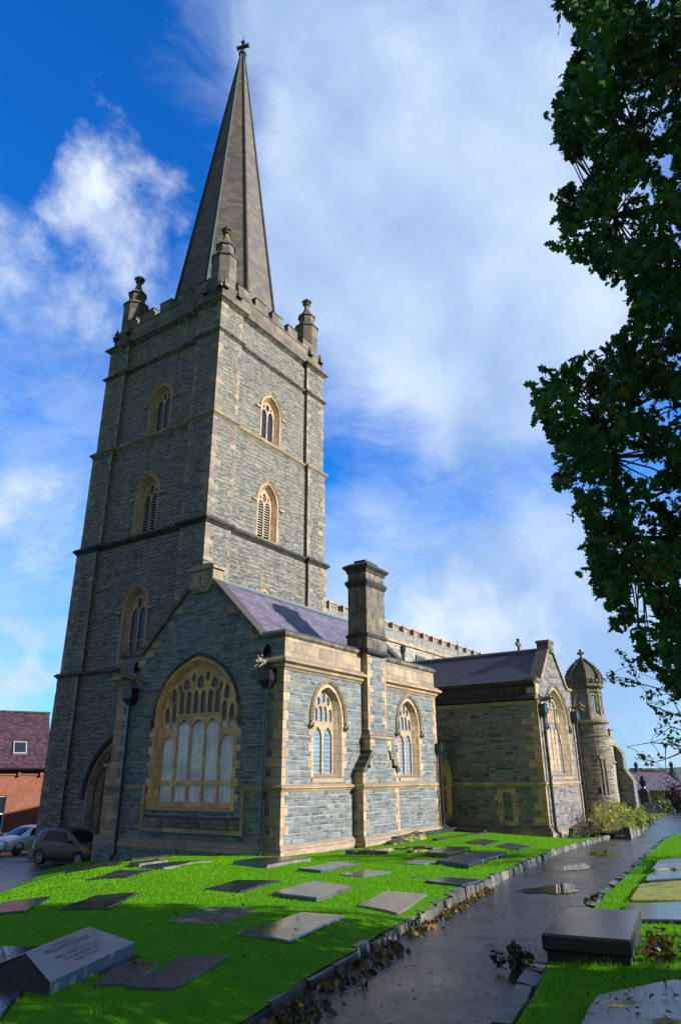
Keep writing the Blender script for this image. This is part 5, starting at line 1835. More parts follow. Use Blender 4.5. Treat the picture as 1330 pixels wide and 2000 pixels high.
def m_hill():
    m, g, p = material('wooded_hillside')
    pos = gpos(g)
    n = g.noise(pos, 0.012, 8, 0.65)
    n2 = g.noise(pos, 0.08, 5, 0.6)
    c = g.mix(g.mr(n, 0.42, 0.58), (0.025, 0.05, 0.042), (0.10, 0.14, 0.085))
    c = g.mix(g.mr(n2, 0.4, 0.65, 0, 0.7), c, (0.018, 0.036, 0.036))
    P(g, p, c, 0.9)
    return m


M['hill'] = m_hill()
rr = np.concatenate([np.linspace(110, 300, 12), np.linspace(330, 2600, 50), np.linspace(2800, 9000, 8)])
aa = np.linspace(rad(-75), rad(150), 150)
R_, A_ = np.meshgrid(rr, aa, indexing='ij')
hz = -6.6 - np.clip((R_ - 150) / 300, 0, 1) * 8
hill = np.clip((R_ - 500) / 900, 0, 1) ** 1.4 * 25 * (0.75 + 0.3 * np.sin(A_ * 5 + 1.1) + 0.12 * np.sin(A_ * 17))
Z = hz + hill + np.random.default_rng(3).normal(0, 1, R_.shape) * np.clip((R_ - 400) / 900, 0, 1) * 2.0
hills = grid_mesh('hills', R_ * np.cos(A_), R_ * np.sin(A_), Z, M['hill'])
hills['kind'] = 'structure'
xq, yq = np.meshgrid(np.linspace(-9000, 9000, 60), np.linspace(-9000, 9000, 60), indexing='ij')
plain_ = grid_mesh('terrain', xq, yq, np.full(xq.shape, -15.0), M['hill'])
plain_['kind'] = 'structure'
xq, yq = np.meshgrid(np.linspace(-130, 170, 30), np.linspace(-130, 130, 30), indexing='ij')
near_ = grid_mesh('ground', xq, yq, -6.55 + 0 * xq, M['grass'])
near_['kind'] = 'structure'


# ------------------------------------------------------------------ grass blades
def blades(name, n, sampler, zfun, hmin, hmax, wid, mask=None):
    px, py = sampler(n)
    if mask is not None:
        k = mask(px, py)
        px, py = px[k], py[k]
    n = len(px)
    pz_ = zfun(px, py)
    a = RNG.uniform(0, 2 * math.pi, n)
    h = RNG.uniform(hmin, hmax, n)
    tuft = np.sin(px * 3.7 + 1.3 * np.sin(py * 2.9)) * np.sin(py * 4.3 + 1.7 * np.sin(px * 2.3))
    h = h * (0.85 + 0.75 * np.clip(tuft - 0.15, 0, 1)) * np.where(RNG.random(n) < 0.03, 1.7, 1.0)
    d = np.hypot(px, py)
    w = wid * np.clip(d / 8, 0.7, 3.0)
    lean = RNG.normal(0, 0.45, (n, 2)) * h[:, None]
    b0 = np.stack([px - np.cos(a) * w, py - np.sin(a) * w, pz_ - 0.004], -1)
    b1 = np.stack([px + np.cos(a) * w, py + np.sin(a) * w, pz_ - 0.004], -1)
    tp = np.stack([px + lean[:, 0], py + lean[:, 1], pz_ + h], -1)
    V = np.stack([b0, b1, tp], 1).reshape(-1, 3)
    me = bpy.data.meshes.new(name)
    me.vertices.add(3 * n)
    me.vertices.foreach_set('co', V.astype(np.float32).ravel())
    me.loops.add(3 * n)
    me.loops.foreach_set('vertex_index', np.arange(3 * n, dtype=np.int32))
    me.polygons.add(n)
    me.polygons.foreach_set('loop_start', np.arange(0, 3 * n, 3, dtype=np.int32))
    at = me.attributes.new('tint', 'FLOAT', 'FACE')
    at.data.foreach_set('value', np.clip(RNG.normal(0.45, 0.25, n), 0, 1).astype(np.float32))
    me.materials.append(M['blade'])
    me.update(calc_edges=True)
    o = bpy.data.objects.new(name, me)
    COL.objects.link(o)
    o['kind'] = 'stuff'
    return o


SLABS = []          # outlines of the stones lying in the grass, filled in below
def in_quad(px, py, q):
    k = np.ones(len(px), bool)
    s = 0
    for i in range(len(q)):
        (x0, y0), (x1, y1) = q[i][:2], q[(i + 1) % len(q)][:2]
        s += x0 * y1 - x1 * y0
    for i in range(len(q)):
        (x0, y0), (x1, y1) = q[i][:2], q[(i + 1) % len(q)][:2]
        c = (x1 - x0) * (py - y0) - (y1 - y0) * (px - x0)
        k &= (c * (1 if s > 0 else -1)) > -0.0
    return k


def no_slab(px, py):
    k = np.ones(len(px), bool)
    for q in SLABS:
        cx, cy = sum(a[0] for a in q) / len(q), sum(a[1] for a in q) / len(q)
        jig = 0.955 + 0.03 * np.sin(px * 23.0) * np.sin(py * 19.0)
        k &= ~in_quad(cx + (px - cx) / jig, cy + (py - cy) / jig, q)
    return k


# ------------------------------------------------------------------ stones in the grass
def slab(name, quad, h, mat, label, zf=gz, group=None, cat='gravestone', thick=None, side=None):
    """a flat grave slab; its edges are worn, never ruler-straight"""
    c = np.mean(np.array([q[:2] for q in quad]), 0)
    pts, rng = [], random.Random(hash(label) % 1000)
    for i in range(4):
        a, b = np.array(quad[i][:2]), np.array(quad[(i + 1) % 4][:2])
        for t in (0.0, 0.05, 0.27, 0.5, 0.73, 0.95):
            q = a + (b - a) * t
            if t == 0.0:
                q = q + (c - q) * 0.018
            else:
                e = np.array([-(b - a)[1], (b - a)[0]])
                e = e / max(1e-6, np.linalg.norm(e))
                q = q + e * rng.uniform(-0.007, 0.007)
            pts.append(q)
    zt = [float(zf(q[0], q[1])) + h for q in pts]
    if len(quad[0]) > 2:
        pass
    n = len(pts)
    mb = MB()
    ins = [q + (c - q) / np.linalg.norm(c - q) * 0.018 for q in pts]
    lo_ = [(q[0], q[1], z - max(h, 0.03) - 0.12) for q, z in zip(pts, zt)]
    mi_ = [(q[0], q[1], z - 0.016) for q, z in zip(pts, zt)]
    hi_ = [(q[0], q[1], z) for q, z in zip(ins, zt)]
    cz = float(zf(c[0], c[1])) + h
    vs = lo_ + mi_ + hi_ + [(c[0], c[1], np.mean(zt))]
    for i in range(n):
        j = (i + 1) % n
        mb.add([vs[i], vs[j], vs[n + j], vs[n + i]], [(0, 1, 2, 3)], 1 if side else 0, 0.5)
        mb.add([vs[n + i], vs[n + j], vs[2 * n + j], vs[2 * n + i]], [(0, 1, 2, 3)], 0, 0.5)
        mb.add([vs[2 * n + i], vs[2 * n + j], vs[3 * n]], [(0, 1, 2)], 0, 0.5)
    o = mb.build(name, [M[mat]] + ([M[side]] if side else []))
    SLABS.append([tuple(q) for q in pts[::6]])
    return tag(o, label, cat, group)


G1 = 'flat gravestones in the lawn'
vz = verge_z
S_ = lambda q, h, mat, lab, zf=gz, gr=G1, side=None: slab('ledger_stone', q, h, mat, lab, zf, gr, side=side)
S_([(17.3, 21.9), (19.24, 21.6), (19.6, 20.3), (17.4, 20.1)], 0.08, 's_brown', 'brown ledger stone lying closest to the shaded gable wall beside the car')
S_([(14.6, 17.0), (16.5, 17.9), (14.4, 15.2), (12.7, 14.4)], 0.1, 's_black', 'black ledger stone with a pale front edge, third from the car', side='kerb_l')
S_([(12.3, 13.9), (14.9, 14.7), (14.9, 14.05), (12.0, 12.8)], 0.06, 's_dark', 'long thin dark ledger stone in the middle of the stones near the gable', side='kerb_l')
S_([(14.14, 19.2), (15.18, 19.67), (16.05, 18.95), (15.4, 18.4)], 0.12, 's_dark', 'dark worn ledger stone at the lawn edge beside the front wheel of the car')
S_([(10.0, 12.9), (11.7, 14.0), (11.6, 12.7), (10.4, 12.1)], 0.03, 's_brown', 'brown ledger stone at the left of the sunny lawn below the gable')
S_([(6.45, 8.75), (8.05, 10.1), (8.5, 9.6), (6.86, 8.3)], 0.03, 's_dark', 'cracked dark ledger stone with moss in its cracks')
S_([(5.6, 9.3), (7.4, 11.5), (7.85, 10.9), (6.15, 9.05)], 0.03, 's_blue', 'smooth blue grey slab cut by the left edge of the photo')
S_([(9.36, 9.0), (10.6, 9.42), (11.1, 8.74), (9.28, 8.14)], 0.03, 's_dark', 'dark green wet ledger stone sunk in the sunny lawn')
S_([(6.29, 6.72), (7.78, 7.29), (7.8, 6.55), (6.63, 6.05)], 0.01, 's_moss', 'mossy broken ledger stone almost lost in the shaded grass')
S_([(13.7, 12.3), (16.9, 13.5), (16.4, 11.95), (13.1, 10.75)], 0.085, 's_dark', 'thick wet ledger stone raised on the lawn below the drainpipe corner', side='kerb_l')
S_([(12.9, 9.75), (15.24, 10.39), (15.2, 9.62), (12.74, 9.04)], 0.06, 's_grey', 'grey raised ledger stone between the wall corner and the square raised one')
S_([(12.74, 8.6), (13.95, 8.75), (13.85, 8.0), (12.45, 7.83)], 0.02, 's_tan', 'small tan ledger stone flush with the sunny grass')
S_([(9.28, 7.5), (10.92, 7.87), (10.61, 6.89), (8.9, 6.39)], 0.06, 's_grey', 'broad grey raised ledger stone in the middle of the sunny lawn')
S_([(8.74, 5.61), (10.47, 6.16), (10.4, 5.41), (8.62, 4.92)], 0.03, 's_tan', 'tan ledger stone flush in the lawn nearest the kerb of the path')
S_([(6.13, 5.4), (7.75, 5.79), (7.78, 5.14), (6.09, 4.7)], 0.03, 's_mud', 'wet ledger stone spotted with dark mud, half in tree shade')
S_([(4.13, 4.72), (5.13, 5.14), (5.37, 4.77), (4.3, 4.4)], 0.02, 's_brown', 'dark brown ledger stone lowest in the foreground shade')
S_([(4.02, 4.96), (4.67, 5.45), (4.86, 5.1), (4.2, 4.76)], 0.015, 's_brown', 'dark brown slab with a moss patch against the sloping memorial')
S_([(19.9, 10.4), (23.6, 11.5), (22.9, 10.26), (18.7, 9.1)], 0.13, 's_dark', 'raised black ledger stone tilted above the pale slab')
S_([(16.5, 8.35), (21.2, 9.35), (20.8, 8.2), (15.6, 7.1)], 0.09, 's_black', 'largest black ledger stone, spotted with pale lichen')
S_([(16.2, 9.1), (17.7, 9.5), (17.9, 8.9), (16.1, 8.4)], 0.02, 's_pale', 'pale grey slab in the shade beside the two black stones')
S_([(12.2, 6.4), (13.1, 6.5), (13.15, 5.73), (11.8, 5.5)], 0.04, 's_dark', 'dark worn ledger stone beside the path kerb near the puddle')
S_([(27.3, 12.5), (29.4, 12.8), (28.6, 11.55), (26.5, 11.25)], 0.03, 's_brown', 'brown ledger stone highest on the mound in front of the porch', )
S_([(25.7, 10.6), (27.6, 10.75), (25.9, 9.25), (23.95, 9.08)], 0.03, 's_brown', 'brown ledger stone on the mound, the nearer of two to the path')
S_([(13.1, 7.2), (13.34, 7.17), (13.24, 6.95), (12.9, 6.95)], 0.015, 's_dark', 'tiny square stone set in the grass')
S_([(3.3, 5.7), (4.3, 6.6), (4.62, 6.28), (3.7, 5.45)], 0.05, 's_blue', 'blue grey slab behind the sloping memorial')
S_([(2.9, 4.9), (3.45, 5.35), (3.62, 5.2), (3.1, 4.7)], 0.03, 's_blue', 'speckled blue slab corner at the lower left edge')
G2_ = 'gravestones beside the right side of the path'
S_([(17.92, 3.75), (21.4, 4.3), (22.98, 3.7), (18.79, 3.12)], 0.11, 's_pale', 'pale wet raised slab farthest along the right side', vz, G2_)
S_([(15.5, 3.4), (17.5, 3.7), (18.6, 3.1), (16.2, 2.72)], 0.07, 's_blue', 'wet blue grey slab between the pale one and the moss', vz, G2_)
S_([(12.2, 2.95), (15.1, 3.4), (16.0, 2.65), (12.45, 2.0)], 0.05, 's_mossy', 'slab covered with bright yellow green moss', vz, G2_)
S_([(9.9, 2.55), (11.7, 2.88), (12.4, 2.0), (10.2, 1.6)], 0.05, 's_blue', 'wet blue slab directly behind the chest tomb', vz, G2_)
S_([(5.3, 1.72), (6.1, 1.82), (6.75, 1.35), (6.1, 0.6)], 0.03, 's_wet', 'wet slab with moss spots in the lower right corner', vz, G2_)

# chest tomb on the right
tb = thing('chest_tomb', 'low chest tomb with a wet polished top beside the path', 'tomb', (8.0, 2.3, -1.7))
q = [(7.15, 2.56), (7.29, 1.80), (8.86, 2.04), (8.67, 2.78)]
mb = MB()
ins = lambda t: [(a[0] + (8.0 - a[0]) * t, a[1] + (2.3 - a[1]) * t) for a in q]
ZT = -1.365
for (ta, za, tb_, zb) in ((0.0, ZT - 0.12, 0.0, ZT - 0.02), (0.0, ZT - 0.02, 0.02, ZT), (0.05, ZT - 0.15, 0.0, ZT - 0.12)):
    A_, B_ = ins(ta), ins(tb_)
    for i in range(4):
        j = (i + 1) % 4
        mb.quad((*A_[i], za), (*A_[j], za), (*B_[j], zb), (*B_[i], zb), 1 if zb < ZT else 0, 0.5)
mb.add([(*a, ZT) for a in ins(0.02)], [(0, 1, 2, 3)], 0, 0.5)
mb.add([(*a, ZT - 0.15) for a in ins(0.05)], [(3, 2, 1, 0)], 1, 0.5)
mb.build('lid', [M['tomb'], M['tomb_s']], tb)
mb = MB()
A_ = ins(0.07)
mb.hull8([(*a, -1.95) for a in A_] + [(*a, ZT - 0.15) for a in A_], 0)
mb.build('chest', [M['tomb_s']], tb)
SLABS.append(ins(-0.02))

# coped memorial with its inscription
mem = thing('memorial_stone', 'grey granite coped memorial with an inscription, lying in the grass', 'gravestone', (4.2, 5.3, -1.48))
A_, B_ = Vector((3.68, 5.0, -1.375)), Vector((4.88, 5.5, -1.375))
C_, D_ = Vector((3.72, 5.40, -1.245)), Vector((4.63, 5.83, -1.245))
nrm = (B_ - A_).cross(C_ - A_).normalized()
e_ = (B_ - A_).normalized()
bk = Vector((-e_.y, e_.x, 0))
A2, B2 = C_ + bk * 0.36 - e_ * 0.12 + Vector((0, 0, -0.13)), D_ + bk * 0.36 + e_ * 0.1 + Vector((0, 0, -0.13))
dn = Vector((0, 0, -0.1))
mb = MB()
mb.add([A_, B_, D_, C_], [(0, 1, 2, 3)], 0, 0.5)
mb.add([C_, D_, B2, A2], [(0, 1, 2, 3)], 0, 0.5)
mb.add([A_, C_, A2, A2 + dn, A_ + dn], [(0, 1, 2, 3, 4)], 1, 0.5)
mb.add([B_, D_, B2, B2 + dn, B_ + dn], [(0, 1, 2, 3, 4)], 1, 0.5)
mb.add([A_, B_, B_ + dn, A_ + dn], [(0, 1, 2, 3)], 0, 0.5)
mb.add([A2, B2, B2 + dn, A2 + dn], [(0, 1, 2, 3)], 1, 0.5)
mb.build('coped_block', [M['granite'], M['granite_r']], mem)
mb = MB()
k_ = [A_ + e_ * 0.18 - bk * 0.045, B_ + e_ * 0.02 - bk * 0.045, B2 + bk * 0.05, A2 + bk * 0.05]
mb.hull8([(v.x, v.y, -1.7) for v in k_] + [(v.x, v.y, -1.474) for v in k_])
mb.build('base', [M['granite_r']], mem)
up_ = nrm.cross(e_).normalized()
ctr = (A_ + B_ + C_ + D_) / 4
rows = [('IN MEMORY OF', 0.036, 0.150), ('WILLIAM HUNTER,', 0.056, 0.096), ('OF THIS CITY,', 0.026, 0.054), ('WHO DEPARTED THIS LIFE', 0.036, 0.008), ('13TH NOVEMBER 1876', 0.038, -0.042), ('AGED 76 YEARS.', 0.036, -0.092)]
tv, tf = [], []
for s_, size, off in rows:
    cu = bpy.data.curves.new('inscription', 'FONT')
    cu.body = s_
    cu.size = size * 1.3
    cu.align_x = 'CENTER'
    cu.space_character = 1.12
    to = bpy.data.objects.new('inscription', cu)
    COL.objects.link(to)
    dg = bpy.context.evaluated_depsgraph_get()
    tm = to.evaluated_get(dg).to_mesh()
    b0 = len(tv)
    for v in tm.vertices:
        w_ = ctr + e_ * (v.co.x + 0.0) + up_ * ((v.co.y + off) * 1.0 - 0.02) + nrm * 0.002
        tv.append(tuple(w_))
    tf += [[b0 + i for i in pl.vertices] for pl in tm.polygons]
    to.evaluated_get(dg).to_mesh_clear()
    bpy.data.objects.remove(to)
mb = MB()
mb.v, mb.f, mb.mi, mb.ti = tv, tf, [0] * len(tf), [0.5] * len(tf)
mb.build('inscription', [M['ink']], mem)
SLABS.append([(A_.x, A_.y), (B_.x, B_.y), (B2.x, B2.y), (A2.x, A2.y)])

# ruined round kerb and a kerbed plot against the wall
mb = MB()
rc = (22.6, 13.0)
for k in range(11):
    a = 2 * math.pi * k / 11
    if k == 7:
        continue
    x, y = rc[0] + 1.9 * math.cos(a), rc[1] + 1.1 * math.sin(a)
    r0 = random.uniform(0.2, 0.3)
    F = Fr((x, y, 0), (-math.sin(a), math.cos(a), 0), (math.cos(a), math.sin(a), 0))
    z = float(gz(x, y))
    hgt = random.uniform(0.08, 0.2)
    mb.hull8([F.p(-0.5, z - 0.2, -r0), F.p(0.5, z - 0.2, -r0), F.p(0.5, z - 0.2, r0 * .6), F.p(-0.5, z - 0.2, r0 * .6),
              F.p(-0.42, z + hgt, -r0 * .7), F.p(0.44, z + hgt * .8, -r0 * .8), F.p(0.45, z + hgt * .7, r0 * .3), F.p(-0.45, z + hgt, r0 * .4)])
tag(mb.build('grave_kerb', [M['s_moss']]), 'ruined round kerb of mossy stones sunk in the grass below the chimney', 'grave kerb')
mb = MB()
for (xa, ya, xb, yb, w, h) in ((28.0, 16.0, 33.6, 15.9, 0.14, 0.2), (33.6, 15.9, 33.4, 14.2, 0.12, 0.16), (28.3, 14.3, 33.4, 14.2, 0.1, 0.08)):
    d = Vector((xb - xa, yb - ya, 0))
    F = Fr((xa, ya, 0), d.normalized(), (d.normalized().y, -d.normalized().x, 0))
    z0_, z1_ = float(gz(xa, ya)), float(gz(xb, yb))
    L = d.length
    mb.hull8([F.p(0, z0_ - .2, -w), F.p(L, z1_ - .2, -w), F.p(L, z1_ - .2, w), F.p(0, z0_ - .2, w), F.p(0, z0_ + h, -w), F.p(L, z1_ + h, -w), F.p(L, z1_ + h, w), F.p(0, z0_ + h, w)])
tag(mb.build('grave_kerb', [M['s_brown']]), 'long low stone kerb of a plot against the sunny wall', 'grave kerb')
mb = MB()
z = float(gz(27.5, 15.6))
mb.hull8([(26.6, 15.2, z - .2), (29.4, 15.0, z - .2), (29.6, 15.9, z - .2), (26.9, 16.0, z - .2), (26.9, 15.5, z + .05), (29.3, 15.3, z + .32), (29.4, 15.75, z + .36), (27.0, 15.85, z + .1)])
tag(mb.build('rough_stone', [M['s_moss']]), 'rough slanting stone at the foot of the chimney breast', 'stone')


# ------------------------------------------------------------------ kerbs
def kerb_run(xa, xb, hmin, hmax, lmin, lmax, depth, yf, zf, mats, out=1, back=0.0):
    mb = MB()
    x = xa
    while x < xb:
        L = random.uniform(lmin, lmax)
        x1 = min(x + L, xb)
        ya, yb = float(yf(x)), float(yf(x1))
        d = Vector((x1 - x, yb - ya, 0))
        F = Fr((x, ya, 0), d.normalized(), (d.normalized().y, -d.normalized().x, 0))
        za, zb = float(zf(x, ya)), float(zf(x1, yb))
        h = random.uniform(hmin, hmax) * (float(np.interp(x, [4, 7, 11], [0.5, 0.75, 1.25])) if yf is yL else 1.0)
        j = lambda s=0.012: random.uniform(-s, s)
        d0, d1 = -depth + j(), 0.0 + j(0.025)
        g_ = 0.004
        LL = d.length
        n = 4
        mb.hull8([F.p(g_, za - .25, d0), F.p(LL - g_, zb - .25, d0), F.p(LL - g_, zb - .25, d1 + .01), F.p(g_, za - .25, d1 + .01),
                  F.p(g_, za + h + j(), d0 + .02), F.p(LL - g_, zb + h + j(), d0 + .02), F.p(LL - g_ - .008, zb + h - .015 + j(.02), d1 - .03 + j()), F.p(g_ + .008, za + h - .015 + j(.02), d1 - .03 + j())],
                 0 if random.random() < 0.75 else 1)
        x = x1
    return mb


mb = kerb_run(-4, 43.4, 0.125, 0.16, 0.3, 0.8, 0.14, yL, zp, None)
o = mb.build('stone_kerb', [M['kerb'], M['kerb_l']])
tag(o, 'low kerb of rough stones holding the lawn along the left of the path', 'kerb')
mb = kerb_run(3.0, 60, 0.04, 0.09, 0.3, 0.6, 0.2, yR, zp, None)
for i in range(len(mb.v)):
    mb.v[i] = (mb.v[i][0], mb.v[i][1] - 0.04, mb.v[i][2])
tag(mb.build('stone_edging', [M['kerb'], M['s_moss']]), 'mossy flat stone edging along the right of the path', 'kerb')
bedY = lambda X: np.interp(X, [42.2, 44, 63, 77], [9.7, 10.0, 12.8, 13.5])
mb = kerb_run(42.4, 76, 0.45, 0.62, 0.4, 0.9, 0.35, bedY, zp, None)
tag(mb.build('bed_wall', [M['kerb_l'], M['kerb']]), 'low pale stone wall round the flower border', 'wall')
mb = MB()
mb.hull8([(41.7, 9.75, -3.45), (42.45, 9.85, -3.45), (42.4, 10.5, -3.45), (41.6, 10.45, -3.45), (41.76, 9.8, -3.0), (42.38, 9.9, -2.97), (42.33, 10.42, -2.99), (41.68, 10.4, -3.02)])
tag(mb.build('stone_step', [M['s_dark']]), 'dark stone block at the near end of the flower border', 'step')
xb_ = np.linspace(42.4, 76, 40)
X = np.repeat(xb_[:, None], 8, 1)
Y = bedY(xb_)[:, None] + 0.1 + (16.0 - bedY(xb_) - 0.1)[:, None] * np.linspace(0, 1, 8)[None]
Z = zp(X, bedY(xb_)[:, None]) + np.interp(X, [42.4, 45], [0.1, 0.42]) + 0.5 * np.linspace(0, 1, 8)[None] ** 0.7
sb = grid_mesh('soil', X, Y, Z, M['soil'])
sb['kind'] = 'structure'
# puddle
mb = MB()
pts = []
for k in range(26):
    a = 2 * math.pi * k / 26
    r = 1 + 0.22 * math.sin(3 * a + 1) + 0.1 * math.sin(7 * a)
    x, y = 14.45 + 1.0 * r * math.cos(a) , 4.85 + 0.42 * r * math.sin(a)
    pts.append((x, y))
zc = float(max(zp(np.array([p[0] for p in pts]), np.array([p[1] for p in pts])))) - 0.008
mb.add([(x, y, float(zp(x, y)) - 0.003) for x, y in pts], [tuple(range(26))], 0)
pd = mb.build('puddle', [M['water']])
pd['kind'] = 'structure'
for (cx, cy, ra, rb, ph) in ((20.4, 6.1, 1.3, 0.28, 1.2), (27.5, 7.4, 1.8, 0.3, 3.0)):
    mb = MB()
    pts = [(cx + ra * (1 + 0.25 * math.sin(3 * t + ph) + 0.12 * math.sin(8 * t + ph)) * math.cos(t + 0.2), cy + rb * (1 + 0.25 * math.sin(4 * t + ph) + 0.15 * math.sin(9 * t)) * math.sin(t + 0.2) + 0.17 * ra * math.cos(t)) for t in np.linspace(0, 2 * math.pi, 30, endpoint=False)]
    mb.add([(x, y, float(zp(x, y)) - 0.0035) for x, y in pts], [tuple(range(30))], 0)
    pd = mb.build('puddle', [M['water']])
    pd['kind'] = 'structure'


def lawn_sample(n):
    r = 3.5 + 38 * RNG.power(0.62, n)
    a = rad(33.8) + RNG.uniform(rad(-30), rad(32), n)
    return r * np.cos(a), r * np.sin(a)


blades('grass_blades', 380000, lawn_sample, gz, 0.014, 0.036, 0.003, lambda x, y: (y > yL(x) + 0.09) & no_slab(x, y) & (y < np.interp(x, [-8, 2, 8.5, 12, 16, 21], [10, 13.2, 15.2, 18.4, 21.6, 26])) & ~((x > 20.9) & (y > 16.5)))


def verge_sample(n):
    r = 4.5 + 40 * RNG.power(0.55, n)
    a = rad(33.8) + RNG.uniform(rad(-34), rad(4), n)
    return r * np.cos(a), r * np.sin(a)


